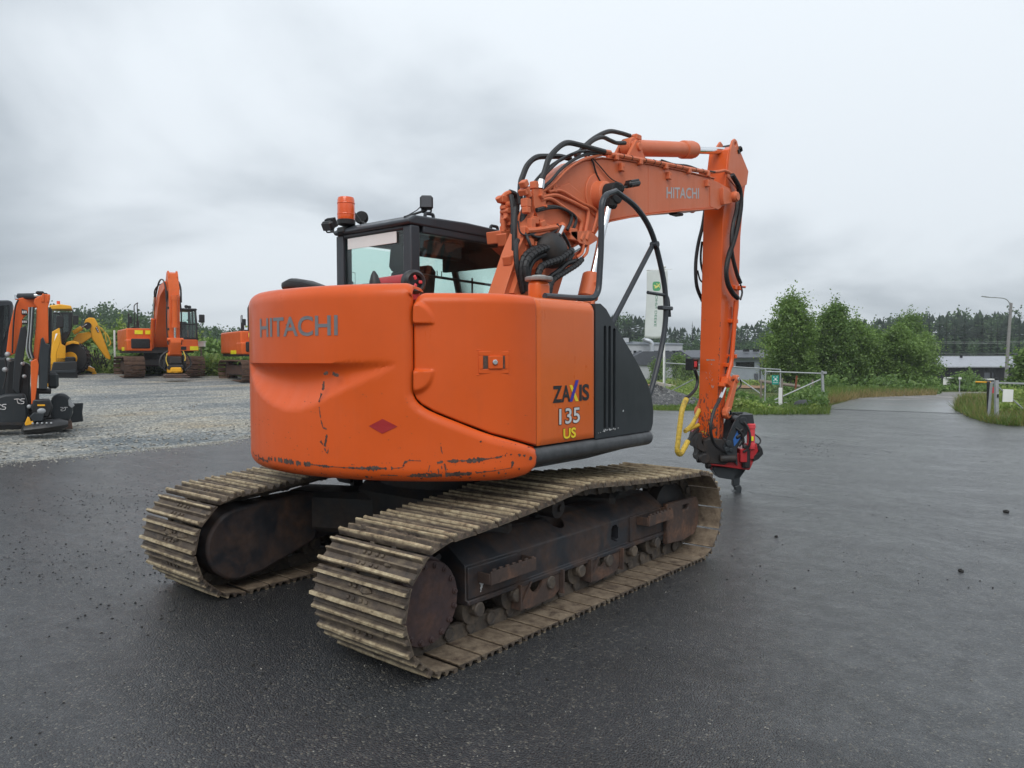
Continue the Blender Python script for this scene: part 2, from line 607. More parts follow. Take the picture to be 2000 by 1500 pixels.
# wet asphalt
b = NT('wet_asphalt'); co = b.coord()
big = b.noise(co, .22, 5, .6, .6); mid = b.noise(co, 1.6, 5, .6)
agg = b.voro(co, 105, 'F1', 'Color'); aggd = b.voro(co, 105, 'F1', 'Distance')
sepc = b.n('ShaderNodeSeparateColor'); b.t.links.new(agg, sepc.inputs[0])
stone = b.ramp(sepc.outputs[0], (0, (.013, .0145, .0175)), (.55, (.023, .025, .0285)), (.85, (.043, .044, .045)), (.955, (.080, .076, .066)), (1.0, (.16, .148, .122)))
patch = b.ramp(b.math('ADD', b.math('MULTIPLY', big, .5), b.math('MULTIPLY', mid, .5)), (.36, .62), (.64, 1.3))
colr = b.mix(1.0, stone, patch, 'MULTIPLY')
wmask = b.math('ADD', b.math('MULTIPLY', big, .65), b.math('MULTIPLY', mid, .35))
wet = b.ramp(wmask, (.40, .30), (.60, .48))
mp_ = b.n('ShaderNodeMapping'); mp_.inputs['Scale'].default_value = (.5, 2.2, 1); mp_.inputs['Rotation'].default_value = (0, 0, .75); b.t.links.new(co, mp_.inputs['Vector'])
streak = b.noise(mp_.outputs[0], 1.0, 8, .72, .3)
film = b.ramp(b.math('ADD', b.math('MULTIPLY', wmask, .4), b.math('MULTIPLY', streak, .6)), (.38, 1.0), (.50, .70), (.64, .34))
spot = b.ramp(b.noise(co, 6.5, 8, .78), (.38, .45), (.60, 1.0))
film = b.mix(1.0, film, spot, 'MULTIPLY')
fine = b.noise(co, 210, 3, .6)
h1 = b.math('ADD', b.math('MULTIPLY', aggd, -1.0), b.math('MULTIPLY', fine, .5))
nm = b.bump(h1, 1.0, .008)
nm = b.bump(b.noise(co, 9, 5, .6), .12, .02, nm)
M['asphalt'] = b.pbr(colr, wet, 0, nm, film, .5, .21)
_p = [q for q in b.t.nodes if q.type == 'BSDF_PRINCIPLED'][0]
nm2 = b.bump(h1, .45, .006); nm2 = b.bump(b.noise(co, 34, 6, .75), .42, .012, nm2)
b.t.links.new(nm2, _p.inputs['Coat Normal']); _p.inputs['Coat IOR'].default_value = 1.56
# gravel
b = NT('grey_gravel'); co = b.coord()
c1 = b.voro(co, 24, 'F1', 'Color'); d1 = b.voro(co, 24, 'F1', 'Distance')
sepc = b.n('ShaderNodeSeparateColor'); b.t.links.new(c1, sepc.inputs[0])
st = b.ramp(sepc.outputs[0], (0, (.10, .11, .115)), (.5, (.21, .215, .21)), (.85, (.32, .315, .29)), (1, (.50, .49, .45)))
sc_ = b.n('ShaderNodeMapping'); sc_.inputs['Scale'].default_value = (.55, .16, 1); sc_.inputs['Rotation'].default_value = (0, 0, .12); b.t.links.new(co, sc_.inputs['Vector'])
bands = b.noise(sc_.outputs[0], 1.4, 6, .62, .5)
tint = b.ramp(bands, (.34, (.55, .62, .68)), (.46, (.95, .97, .98)), (.58, (1.35, 1.28, 1.15)), (.70, (1.2, 1.0, .74)))
colr = b.mix(1.0, st, tint, 'MULTIPLY')
M['gravel'] = b.pbr(colr, .7, 0, b.bump(d1, .9, .03), 0, .4)
b = NT('rough_grass_soil'); co = b.coord()
f = b.noise(co, .5, 7, .65); g = b.noise(co, 9, 5, .65)
colr = b.mix(b.ramp(g, (.35, 0.0), (.65, 1.0)), b.ramp(f, (.35, (.035, .06, .018)), (.6, (.085, .10, .03)), (.75, (.13, .10, .05))), b.ramp(f, (.35, (.07, .11, .03)), (.65, (.14, .15, .05))))
M['soil'] = b.pbr(colr, .95, 0, b.bump(g, .8, .08), 0, .1)
b = NT('old_road'); co = b.coord()
f = b.noise(co, .6, 6, .65); g = b.voro(co, 60, 'F1', 'Color'); sepc = b.n('ShaderNodeSeparateColor'); b.t.links.new(g, sepc.inputs[0])
_tc = b.n('ShaderNodeTexCoord'); _sp = b.n('ShaderNodeSeparateXYZ'); b.t.links.new(_tc.outputs['Object'], _sp.inputs[0])
wear = b.ramp(b.math('ADD', b.math('MULTIPLY', b.math('SUBTRACT', _sp.outputs[1], 20.5), .085), b.math('MULTIPLY', b.math('SUBTRACT', f, .5), 1.6)), (.15, 0.0), (.75, 1.0))
colr = b.mix(1.0, b.mix(wear, (.026, .028, .031), b.ramp(f, (.35, (.12, .115, .11)), (.65, (.26, .245, .235)))), b.ramp(sepc.outputs[0], (0, .75), (1, 1.25)), 'MULTIPLY')
M['road'] = b.pbr(colr, b.ramp(wear, (0, .38), (1, .8)), 0, b.bump(b.noise(co, 40, 4), .5, .01), b.ramp(wear, (0, .75), (1, 0.0)), .4, .24)
b = NT('tan_field'); co = b.coord()
f = b.noise(co, .6, 7, .65)
M['tan'] = b.pbr(b.ramp(f, (.3, (.20, .12, .07)), (.7, (.34, .21, .13))), .95, 0, b.bump(b.noise(co, 8, 5), .5, .05), 0, .1)

def frange(a, c, s):
    return list(np.arange(a, c+1e-6, s))
gx = frange(-1100, -80, 60)+frange(-70, 60, 5)+frange(80, 900, 60)
gy = frange(-300, -40, 60)+frange(-35, 130, 5)+frange(160, 1400, 80)
sheet('ground', gx, gy, M['soil'], -.05)
U = RNG.uniform
def edge_wob(y):
    return .22*math.sin(y*.9)+.12*math.sin(y*2.3+1)
# asphalt yard: right of the gravel apron, in front of the verge
def far_edge(x):
    """y of the yard's far kerbless edge."""
    return float(np.interp(x, [-20, -10, -7, -5, -3.9, -3.2, .2, .6, 1.2, 5, 30], [13.6, 14.8, 15.9, 16.7, 19.3, 20.6, 20.2, 18.3, 16.9, 14.5, 12])+.15*math.sin(x*3))
mb = MB(); V = []; F = []
ysx = list(np.linspace(-9.45, 30, 150))
rows = 70
for i, x in enumerate(ysx):
    for j in range(rows):
        t = j/(rows-1); y0 = -30; y1 = far_edge(x)
        y = y0+(y1-y0)*t
        xx = x+(edge_wob(y) if i == 0 else 0)
        V.append((xx, y, .004+max(0, height(xx, y))))
for i in range(len(ysx)-1):
    for j in range(rows-1):
        F.append((i*rows+j, (i+1)*rows+j, (i+1)*rows+j+1, i*rows+j+1))
mb.add(V, F)
obj('asphalt_yard', mb, M['asphalt'], None, kind='structure')
# gravel apron
sheet('gravel_yard', frange(-46, -8.6, .8), frange(-40, 15.5, .8), M['gravel'], 0.0-.004,
      keep=lambda x, y: y < 15.3+.0*x and (x > -33 or y < 8) , zf=lambda x, y: .03*(.5+.5*math.sin(x*1.3+y*.6)*math.sin(y*.9))*min(1, max(0, (-10.2-x)/2)))
# access road leaving the yard to the right
ctr = [(-1.7, 19.5, 4.0), (-2.2, 24, 4.0), (-3.0, 29, 4.4), (-3.6, 34, 4.4), (-3.0, 40, 4.4), (-.5, 47, 4.4), (6, 55, 4.4), (20, 60, 4.4)]
P_road = smooth_path([vec(x, y, w) for x, y, w in ctr], 8)
mb = MB(); V = []; F = []
for i, p in enumerate(P_road):
    t = P_road[min(i+1, len(P_road)-1)]-P_road[max(i-1, 0)]; n_ = np.array([-t[1], t[0]])/np.linalg.norm(t[:2])
    for k in range(7):
        u = (k/6-.5)*p[2]; q = p[:2]+n_*u
        V.append((q[0], q[1], height(q[0], q[1])+.012))
for i in range(len(P_road)-1):
    for k in range(6):
        F.append((i*7+k, i*7+k+1, i*7+8+k, i*7+7+k))
mb.add(V, F); obj('access_road', mb, M['road'], None, kind='structure', fix=True)

# ================================================================== the big excavator in front
EX = thing('excavator', 'large orange tracked excavator standing on wet asphalt, rear counterweight towards the viewer', 'excavator')

# ---- outline of the upper body in plan: round tail, then straight right side
def _outline():
    th = np.radians(np.linspace(-150, -40, 160)); RC = 1.46
    q = np.clip((np.degrees(th)+100)/-28, 0, 1); rr = RC-.062*q*q*(3-2*q)
    arc = np.stack([rr*np.cos(th), rr*np.sin(th)], 1)
    e = arc[-1]; tan = np.array([math.sin(math.radians(40)), math.cos(math.radians(40))])
    t = np.linspace(0, 1, 40)[:, None]
    p0, p1, p2, p3 = e, e+tan*.17, np.array([1.24, -.76]), np.array([1.24, -.56])
    b = ((1-t)**3*p0+3*(1-t)**2*t*p1+3*(1-t)*t*t*p2+t**3*p3)[1:]
    l = np.stack([np.full(20, 1.24), np.linspace(-.56, .9, 21)[1:]], 1)
    P = np.concatenate([arc, b, l])
    S = np.concatenate([[0], np.cumsum(np.linalg.norm(np.diff(P, axis=0), axis=1))])
    S -= np.interp(0, P[:160, 0], S[:160])
    T = np.gradient(P, axis=0); T /= np.linalg.norm(T, axis=1)[:, None]
    for _ in range(6):
        T[1:-1] = (T[:-2]+2*T[1:-1]+T[2:])/4
    return P, S, np.stack([T[:, 1], -T[:, 0]], 1)
OP, OS, ON = _outline()
def wall_pt(s, z, off=0.0):
    return (np.interp(s, OS, OP[:, 0])+off*np.interp(s, OS, ON[:, 0]),
            np.interp(s, OS, OP[:, 1])+off*np.interp(s, OS, ON[:, 1]), z)
def fillet(v, v0, r0, v1, r1):
    """Unrolled height -> (inset, z): rounded lower edge at v0, rounded upper edge at v1."""
    if v > v1:
        a = (v-v1)/r1
        if a < PI/2:
            return r1*(1-math.cos(a)), v1+r1*math.sin(a)
        return r1+(a-PI/2)*r1, v1+r1
    if v < v0:
        a = (v0-v)/r0
        if a < PI/2:
            return r0*(1-math.cos(a)), v0-r0*math.sin(a)
        return r0+(a-PI/2)*r0, v0-r0
    return 0.0, v
def cw_pt(s, v, off=0.0):
    i, z = fillet(v, .985, .085, 1.95, .08)
    if v > 1.95+.02:
        z += off*.7; return wall_pt(s, z, .032-i+off*.3)
    if v < .985-.08:
        return wall_pt(s, z-off, .032-i)
    return wall_pt(s, z, .032-i+off)

SEAM = [(.905, 2.45), (.905, 1.40), (.92, 1.368), (.951, 1.337), (1.016, 1.299), (1.171, 1.235), (1.342, 1.168),
        (1.60, 1.092), (1.655, 1.07), (1.672, 1.02), (1.66, .96), (1.60, .90), (1.50, .84)]
def seg_dist(p, poly):
    best = 9.0
    for a, c in zip(poly[:-1], poly[1:]):
        dx, dy = c[0]-a[0], c[1]-a[1]
        t = max(0, min(1, ((p[0]-a[0])*dx+(p[1]-a[1])*dy)/(dx*dx+dy*dy)))
        best = min(best, math.hypot(p[0]-a[0]-t*dx, p[1]-a[1]-t*dy))
    return best
VS = [(-.47, 1.555), (-.425, 1.489), (-.322, 1.42), (-.202, 1.366), (-.073, 1.324), (.06, 1.300), (.175, 1.305), (.298, 1.337), (.427, 1.393),
      (.593, 1.465), (.717, 1.518), (.84, 1.574)]
def scoop(s, v):
    if not -.47 < s < .84 or v > 1.576:
        return 0.0
    lo = np.interp(s, [p[0] for p in VS], [p[1] for p in VS])
    if v < lo:
        return 0.0
    u = (1.576-v)/(1.576-lo+1e-6)
    dep = .27*(1.576-lo)
    return -dep*math.sin(PI*min(1, u)**.78)

def counterweight():
    mb = MB()
    top, bot = [], []
    nA = 190
    for s in np.linspace(-1.32, .905, nA):
        top.append((s, 2.33)); bot.append((-1.32+(s+1.32)*(1.87/2.225), .65))
    ver = np.linspace(2.33, 1.40, 46)[1:]
    for k, v in enumerate(ver):
        top.append((.905, v)); bot.append((.55+.20*(k+1)/len(ver), .65))
    tail = [np.array(p) for p in SEAM[1:]]
    tail = smooth_path(tail, 7)[1:]
    for k, p in enumerate(tail):
        top.append(tuple(p)); bot.append((.75+.72*(k+1)/len(tail), .65))
    us = sorted(set(list(np.linspace(0, 1, 84))+[(v-.65)/1.68 for v in (1.577, 1.571, 1.60, 1.55)]))
    end = [1-(1-us[-1])]
    G = np.zeros((len(us), len(top), 3))
    for j, (t, b_) in enumerate(zip(top, bot)):
        blend = 0.0 if j < nA-30 else min(1, (j-(nA-30))/45)
        for i, u in enumerate(us):
            uu = u*(1-blend)+(1-(1-u)**1.7)*blend
            s = b_[0]+(t[0]-b_[0])*uu
            if j < nA:
                s = t[0]*uu+b_[0]*(1-uu)
            v = b_[1]+(t[1]-b_[1])*uu
            off = scoop(s, v)
            d = seg_dist((s, v), SEAM)
            if d < .055:
                off -= .045*(1-math.sqrt(max(0, 1-(1-d/.055)**2)))
            G[i, j] = cw_pt(s, v, off)
    mb.grid(G)
    return mb
CW = obj('counterweight', counterweight(), M['orange'], EX, smooth=38, label='orange rounded rear counterweight with scraped lower edge')

mb = MB()
cwt = lambda u, v: cw_pt(u, v, .0025)
letters(mb, 'HITACHI', -.232, 1.735, .70, .118, cwt, bold=.018)
obj('lettering', mb, M['letter_grey'], CW, smooth=0)
mb = MB()
D_ = [(.656, 1.222), (.738, 1.264), (.823, 1.222), (.734, 1.18)]
pts = []
for a_, b_ in zip(D_, D_[1:]+D_[:1]):
    for t in np.linspace(0, 1, 6)[:-1]:
        pts.append(cwt(a_[0]+(b_[0]-a_[0])*t, a_[1]+(b_[1]-a_[1])*t))
c_ = cwt(.739, 1.222)
mb.add([c_]+pts, [(0, i+1, (i+1) % len(pts)+1) for i in range(len(pts))])
obj('diamond_sticker', mb, M['diamond'], CW, smooth=0)

def chip_strip(mb, path, w, fn, gap=.12, step=.006):
    """A ragged band of missing paint along a path in the panel's own coordinates."""
    P = [np.array(p) for p in path]; seg = []
    for a_, b_ in zip(P[:-1], P[1:]):
        n = max(1, int(np.linalg.norm(b_-a_)/step))
        seg += [a_+(b_-a_)*k/n for k in range(n)]
    seg.append(P[-1])
    ww = w; prev = None; skip = 0
    for i, p in enumerate(seg):
        t = seg[min(i+1, len(seg)-1)]-seg[max(0, i-1)]
        nn = np.array([-t[1], t[0]]); nn = nn/(np.linalg.norm(nn)+1e-9)
        ww = max(.15*w, min(1.6*w, ww+random.uniform(-.45, .45)*w))
        if skip > 0:
            skip -= 1; prev = None; continue
        if random.random() < gap*.12:
            skip = random.randint(1, 3)
        up, dn = ww*random.uniform(.25, .75), ww*random.uniform(.25, .75)
        cur = (fn(*(p+nn*up)), fn(*(p-nn*dn)))
        if prev is not None:
            mb.add([prev[0], cur[0], cur[1], prev[1]], [(0, 1, 2, 3)])
        prev = cur
def chip_dot(mb, s, v, r, fn):
    n = 7; q = [fn(s, v)]
    for k in range(n):
        a = 2*PI*k/n; rr = r*random.uniform(.5, 1.2)
        q.append(fn(s+rr*math.cos(a), v+rr*math.sin(a)))
    mb.add(q, [(0, k+1, (k+1) % n+1) for k in range(n)])
mb = MB(); cf = lambda s, v: cw_pt(s, v, .0018)
chip_strip(mb, [(-.417, 1.0), (-.37, .985), (-.32, .985)], .012, cf, .9)
chip_strip(mb, [(-.30, .982), (-.26, .975), (-.223, .973), (-.152, .966)], .034, cf, .1)
chip_strip(mb, [(-.152, .985), (-.025, .989), (.053, .986), (.147, .984), (.232, .985), (.386, .98), (.556, .98), (.65, .983), (.771, .984), (.85, .991), (.859, 1.02), (.888, 1.032), (.95, 1.029)], .018, cf, .28)
chip_strip(mb, [(1.04, 1.018), (1.085, 1.029), (1.113, 1.029), (1.226, 1.027), (1.34, 1.038), (1.397, 1.047)], .018, cf, .3)
chip_strip(mb, [(1.40, 1.048), (1.455, 1.056)], .022, cf, .6)
chip_strip(mb, [(.72, .942), (.756, .943), (.887, .939)], .005, cf, .9)
chip_strip(mb, [(.887, .941), (1.029, .945), (1.169, .95), (1.34, .965), (1.455, .979)], .018, cf, .2)
chip_strip(mb, [(1.45, .98), (1.458, 1.003), (1.45, 1.012)], .010, cf, .2)
chip_strip(mb, [(.368, 1.513), (.393, 1.522), (.429, 1.517), (.47, 1.505)], .011, cf, .8)
chip_strip(mb, [(.371, 1.472), (.363, 1.433), (.348, 1.397), (.332, 1.352)], .010, cf, .2)
chip_strip(mb, [(.332, 1.323), (.339, 1.278), (.346, 1.24), (.36, 1.202), (.385, 1.197)], .007, cf, .7)
chip_strip(mb, [(.385, 1.165), (.377, 1.125), (.369, 1.095)], .009, cf, .5)
chip_strip(mb, [(.367, 1.085), (.380, 1.062), (.387, 1.055)], .011, cf, .1)
chip_strip(mb, [(.387, 1.055), (.398, 1.093)], .007, cf, .1)
chip_strip(mb, [(.338, 1.125), (.356, 1.106)], .012, cf, .1)
for s, v, r in ((1.50, 1.047, .011), (1.535, 1.04, .011), (1.585, 1.018, .014), (.63, .925, .012), (.66, .924, .008), (1.38, .952, .008), (1.30, .935, .007),
                (1.12, .925, .006), (.95, .92, .007), (1.28, 1.135, .006), (.33, .93, .006), (.12, .94, .006), (1.17, .932, .008), (-.10, 1.0, .005), (-.34, .965, .006),
                (.55, 1.0, .004), (1.42, .945, .007), (1.50, .965, .007), (1.22, .922, .008), (1.0, .93, .006), (.07, 1.806, .005)):
    chip_dot(mb, s, v, r, cf)
for _ in range(170):
    chip_dot(mb, random.uniform(-.35, 1.6), .92+random.random()**2.2*.5, random.uniform(.001, .0038), cf)
chip_strip(mb, [(1.06, 1.13), (1.063, 1.09), (1.07, 1.07)], .004, cf, .4)
for k in range(9):
    s = random.uniform(1.0, 1.1); v = random.uniform(.96, 1.02)
    chip_strip(mb, [(s, v), (s+random.uniform(-.01, .01), v-random.uniform(.015, .04))], .004, cf, .3)
chip_strip(mb, [(1.33, 1.155), (1.40, 1.13), (1.48, 1.112)], .004, cf, 2.2)
chip_strip(mb, [(1.56, 1.088), (1.63, 1.068)], .005, cf, 1.6)
obj('paint_scrape', mb, M['chip'], CW, smooth=0, kind='stuff')

# ---- engine door on the right rear corner
def door_mesh():
    mb = MB()
    ss = np.linspace(.9095, 1.686, 128)
    bx, bz = [.9095, .922, .953, 1.018, 1.173, 1.344, 1.686], [1.405, 1.374, 1.343, 1.306, 1.242, 1.175, 1.080]
    us = np.linspace(0, 1, 150)
    G = np.zeros((len(us), len(ss), 3))
    for j, s in enumerate(ss):
        vb = np.interp(s, bx, bz)
        cor = max(0, 1-(s-.9095)/.07)
        drop = .06*(1-math.sqrt(max(0, 1-cor*cor)))
        for i, u in enumerate(us):
            v = vb+(2.36-vb)*u
            off = 0.0
            d = min(s-.9095, max(0, v-vb), 1.686-s)
            if d < .012:
                off -= .012*(1-d/.012)**2
            if drop and v > 1.86:
                off -= 0
            for top_ in (True, False):
                if top_:
                    q, w = (s-.9095)/.124, (v-1.793)/.134
                else:
                    q, w = (s-.9095)/.122, (1.54-v)/.138
                if q <= 1 and 0 <= w <= 1:
                    r_ = math.hypot(q, w)
                    if r_ < 1:
                        off += .034*(1-q)**.6*min(1, (1-r_)/.16)*min(1, w/.06)
            i_, z = fillet(v, 0, .1, 1.912-drop, .062)
            G[i, j] = wall_pt(s, z+(off if v > 1.99 else 0)*0, off-i_)
    return mb.grid(G)
DOOR = obj('engine_door', door_mesh(), M['orange'], EX, smooth=40, label='orange engine door with recessed latch')
wp = lambda s, v: wall_pt(s, v, 0)
def wall_box(mb, s0, s1, v0, v1, o0, o1, ch=.0):
    V = [wall_pt(s, v, o) for o in (o0, o1) for s, v in ((s0, v0), (s1, v0), (s1, v1), (s0, v1))]
    mb.add(V, [(3, 2, 1, 0), (4, 5, 6, 7), (0, 1, 5, 4), (1, 2, 6, 5), (2, 3, 7, 6), (3, 0, 4, 7)])
mb = MB()
wall_box(mb, 1.275, 1.451, 1.617, 1.642, -.01, .007); wall_box(mb, 1.275, 1.451, 1.516, 1.541, -.01, .007)
wall_box(mb, 1.275, 1.299, 1.541, 1.617, -.01, .007); wall_box(mb, 1.428, 1.451, 1.541, 1.617, -.01, .007)
wall_box(mb, 1.262, 1.464, 1.646, 1.651, -.01, .004); wall_box(mb, 1.262, 1.464, 1.507, 1.512, -.01, .004)
LT = obj('latch_frame', mb, M['orange'], DOOR, bevel=.003)
mb = MB(); wall_box(mb, 1.300, 1.427, 1.543, 1.616, -.01, .0025)
obj('latch_recess', mb, M['chip'], DOOR)
mb = MB(); wall_box(mb, 1.328, 1.413, 1.543, 1.616, -.01, .011)
obj('latch_handle', mb, M['orange'], DOOR, bevel=.003)
mb = MB(); p0 = np.array(wall_pt(1.366, 1.58, .008)); p1 = np.array(wall_pt(1.366, 1.58, .020))
mb.cyl(p0, p1, .015, 16, .003); obj('lock', mb, M['steel'], DOOR)

# ---- flat orange side panel with its lettering
def panel_mesh():
    mb = MB(); ss = np.linspace(1.691, 2.300, 30); us = np.linspace(0, 1, 60)
    G = np.zeros((60, 30, 3))
    for j, s in enumerate(ss):
        for i, u in enumerate(us):
            v = 1.078+(2.36-1.078)*u
            d = min(s-1.691, 2.300-s, v-1.078)
            off = -.010*(1-min(1, d/.012))**2
            i_, z = fillet(v, 0, .1, 1.895, .075)
            G[i, j] = wall_pt(s, z, off-i_)
    return mb.grid(G)
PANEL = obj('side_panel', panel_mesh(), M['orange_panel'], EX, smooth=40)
sp = lambda u, v: (1.2425, u, v)
mb = MB()
letters(mb, 'Z', -.410, 1.328, .098, .104, sp, .03); letters(mb, 'A', -.318, 1.328, .095, .104, sp, .03)
letters(mb, 'I', -.128, 1.328, .028, .104, sp, .02); letters(mb, 'S', -.096, 1.327, .080, .107, sp, .03)
LB = obj('lettering', mb, M['letter_black'], PANEL, smooth=0)
mb = MB()
mb.add([sp(-.235, 1.432), sp(-.207, 1.432), sp(-.136, 1.328), sp(-.168, 1.328)], [(0, 3, 2, 1)])
obj('lettering', mb, M['letter_yellow'], PANEL, smooth=0)
mb = MB(); letters(mb, 'US', -.300, 1.098, .135, .066, lambda u, v: (1.2431, u, v), .03)
obj('lettering', mb, M['letter_yellow'], PANEL, smooth=0)
mb = MB()
mb.add([(1.2437, -.168, 1.462), (1.2437, -.135, 1.462), (1.2437, -.205, 1.328), (1.2437, -.236, 1.328)], [(0, 3, 2, 1)])
obj('lettering', mb, M['letter_blue'], PANEL, smooth=0)
mb = MB(); letters(mb, '135', -.349, 1.187, .232, .106, sp, .045)
obj('lettering', mb, M['letter_black'], PANEL, smooth=0)
mb = MB(); letters(mb, 'US', -.303, 1.095, .141, .072, sp, .045)
obj('lettering', mb, M['letter_black'], PANEL, smooth=0)
mb = MB(); letters(mb, '135', -.343, 1.191, .22, .098, lambda u, v: (1.2434, u, v), .012)
obj('lettering', mb, M['letter_white'], PANEL, smooth=0)

# ---- dark front cover with three slots, and the skirt under the right side
mb = MB()
poly = [(.062, 1.068), (.062, 1.955), (.12, 1.958), (.19, 1.925), (.32, 1.80), (.48, 1.665), (.62, 1.535), (.73, 1.42), (.79, 1.32), (.818, 1.21), (.812, 1.12), (.785, 1.068)]
mb.prism(poly, 0, .55, 1.238)
COVER = obj('front_cover', mb, M['grey_paint'], EX, fix=True, label='dark grey slotted front cover')
ct = MB()
for y in (.175, .232, .289):
    z1 = 1.80 if y < .28 else 1.785
    w = .0165
    ring = [(y-w, 1.13), (y+w, 1.13)]+[(y+w*math.cos(a), z1+w*math.sin(a)) for a in np.linspace(0, PI, 7)]
    ct.prism(ring, 0, 1.205, 1.30)
cut(COVER, ct)
md = COVER.modifiers.new('bevel', 'BEVEL'); md.width = .022; md.segments = 3; md.limit_method = 'ANGLE'; md.angle_limit = math.radians(60)
mb = MB(); chip_strip(mb, [(.09, 1.105), (.2, 1.118), (.3, 1.118), (.42, 1.128)], .003, lambda u, v: (1.2405, u, v), 2.5)
for y in (.175, .232, .289):
    for _ in range(4):
        chip_dot(mb, y+random.uniform(-.02, .02), 1.118+random.uniform(-.008, .006), .006, lambda u, v: (1.2405, u, v))
chip_dot(mb, .40, 1.235, .008, lambda u, v: (1.2405, u, v))
obj('paint_scrape', mb, M['letter_white'], COVER, smooth=0, kind='stuff')
mb = MB()
ring = [(1.10, .968), (1.215, .962), (1.245, .985), (1.255, 1.02), (1.245, 1.055), (1.225, 1.066), (1.10, 1.066)]
mb.prism(ring, 1, -.60, .80)
SK = obj('side_skirt', mb, M['skirt'], EX, bevel=.018, fix=True, seg=3)

# ---- hidden structure of the upper body
mb = MB()
deck = [wall_pt(s, 0, -.07)[:2] for s in np.linspace(-1.3, 2.3, 60)]+[(1.05, .85), (-1.2, 1.45), (-1.2, -.55)]
mb.prism(deck, 2, .935, 1.0)
obj('deck', mb, M['grime'], EX, fix=True)
mb = MB()
top = [wall_pt(s, 0, -.16)[:2] for s in np.linspace(-1.2, 2.2, 50)]+[(.55, .02), (.45, -.25), (-1.16, -.25), (-1.16, -.6)]
mb.prism(top, 2, 1.86, 1.945)
obj('hood_top', mb, M['orange'], EX, fix=True)
mb = MB(); mb.box((-.62, -.50, 1.45), (.90, .62, .80)); mb.box((.45, -.5, 1.4), (1.1, .6, .8)); mb.box((.78, .4, 1.25), (.7, .8, .5))
obj('engine_bay', mb, M['grime'], EX)
mb = MB()
for x in (.0, .24):
    mb.prism([(.05, 1.0), (.05, 1.5), (.25, 2.05), (.5, 2.1), (.62, 2.0), (.85, 1.5), (1.35, 1.3), (1.35, 1.0)], 0, x-.025, x+.025)
mb.box((.02, .7, 1.0), (.9, 1.5, .12))
obj('boom_bracket', mb, M['orange_boom'], EX, fix=True)

# ---- undercarriage
mb = MB()
mb.box((0, 0, .52), (.95, 1.15, .36), ch=.06)
for sx in (-1, 1):
    for sy in (-1, 1):
        a_ = math.atan2(sy*.62, sx*.62)
        mb.box((sx*.56, sy*.52, .47), (.95, .36, .30), rotz(math.atan2(sy*.30, sx*.62)), .04)
obj('lower_frame', mb, M['grime'], EX)
mb = MB(); mb.lathe([(.5, 0), (.56, .01), (.56, .09), (.50, .10), (.50, .26)], (0, 0, .69), (0, 0, 1), 40)
obj('swing_ring', mb, M['grime'], EX)
mb = MB(); mb.cyl((-.05, -1.12, .84), (-.05, -1.12, .93), .10, 16, .01); mb.box((-.05, -1.0, .90), (.2, .25, .05))
obj('drain_cover', mb, M['grime'], EX)

TA, TR, TG, TW = 1.383, .3557, .995, .359
def shoe_mesh(hw=TW, k=1.0):
    mb = MB()
    prof = [(-.080, .000), (-.083, .012), (-.083, .034), (-.079, .041), (-.064, .041), (-.059, .030), (-.054, .012), (-.022, .008), (-.014, .022), (-.010, .032), (-.001, .032),
            (.004, .022), (.010, .009), (.034, .009), (.039, .026), (.042, .038), (.054, .038), (.058, .027), (.063, .013), (.070, .015), (.078, .010), (.081, .002),
            (.081, -.004), (.06, 0)]
    prof = [(y*k, z*k) for y, z in prof]
    n = len(prof); xs = [-hw, -hw+.006]+list(np.linspace(-hw+.03, hw-.03, 9))+[hw-.006, hw]
    V = []
    for ix, x in enumerate(xs):
        e = .985 if ix in (0, len(xs)-1) else 1
        for (y, z) in prof:
            q = z if z < .02*k else z+random.uniform(-.0035, .0015)*k
            V.append((x, y, q*e))
    F = []
    for i in range(len(xs)-1):
        for j in range(n):
            F.append((i*n+j, (i+1)*n+j, (i+1)*n+(j+1) % n, i*n+(j+1) % n))
    F.append(tuple(range(n))); F.append(tuple((len(xs)-1)*n+j for j in range(n))[::-1])
    mb.add(V, F)
    for x in (-.072, -.030, .030, .072):
        for y in (-.039*k, .023*k):
            mb.box((x, y, .014), (.022, .018, .016), ch=.004)
    return mb
def belt_path(a, r, hump, n=44, plate=.036):
    """Closed path of the shoes' inner faces (y, z), clockwise seen from the right, so that the outside is on its left."""
    rp = r-plate; P = []
    for w in np.linspace(-90, -264, 40):
        P.append((-a+rp*math.cos(math.radians(w)), r+rp*math.sin(math.radians(w))))
    e = P[-1]; hy, hz = hump
    for t in np.linspace(0, 1, 14)[1:]:
        P.append((e[0]+(hy-.08-e[0])*t, e[1]+(hz-e[1])*t-.012*math.sin(PI*t)))
    st = (a+rp*math.cos(math.radians(86)), r+rp*math.sin(math.radians(86)))
    for t in np.linspace(0, 1, 16):
        P.append((hy+.08+(st[0]-hy-.08)*t, hz+(st[1]-hz)*t-.010*math.sin(PI*t)))
    for w in np.linspace(86, -90, 40):
        P.append((a+rp*math.cos(math.radians(w)), r+rp*math.sin(math.radians(w))))
    P.append(P[0])
    P = np.array(P); S = np.concatenate([[0], np.cumsum(np.linalg.norm(np.diff(P, axis=0), axis=1))])
    ph = .35
    q = (np.arange(n)+ph)/n*S[-1]
    y = np.interp(q, S, P[:, 0]); z = np.interp(q, S, P[:, 1])
    d = .03
    ty = np.interp((q+d) % S[-1], S, P[:, 0])-np.interp((q-d) % S[-1], S, P[:, 0])
    tz = np.interp((q+d) % S[-1], S, P[:, 1])-np.interp((q-d) % S[-1], S, P[:, 1])
    return [(a_, b_, math.atan2(d_, c_)) for a_, b_, c_, d_ in zip(y, z, ty, tz)]
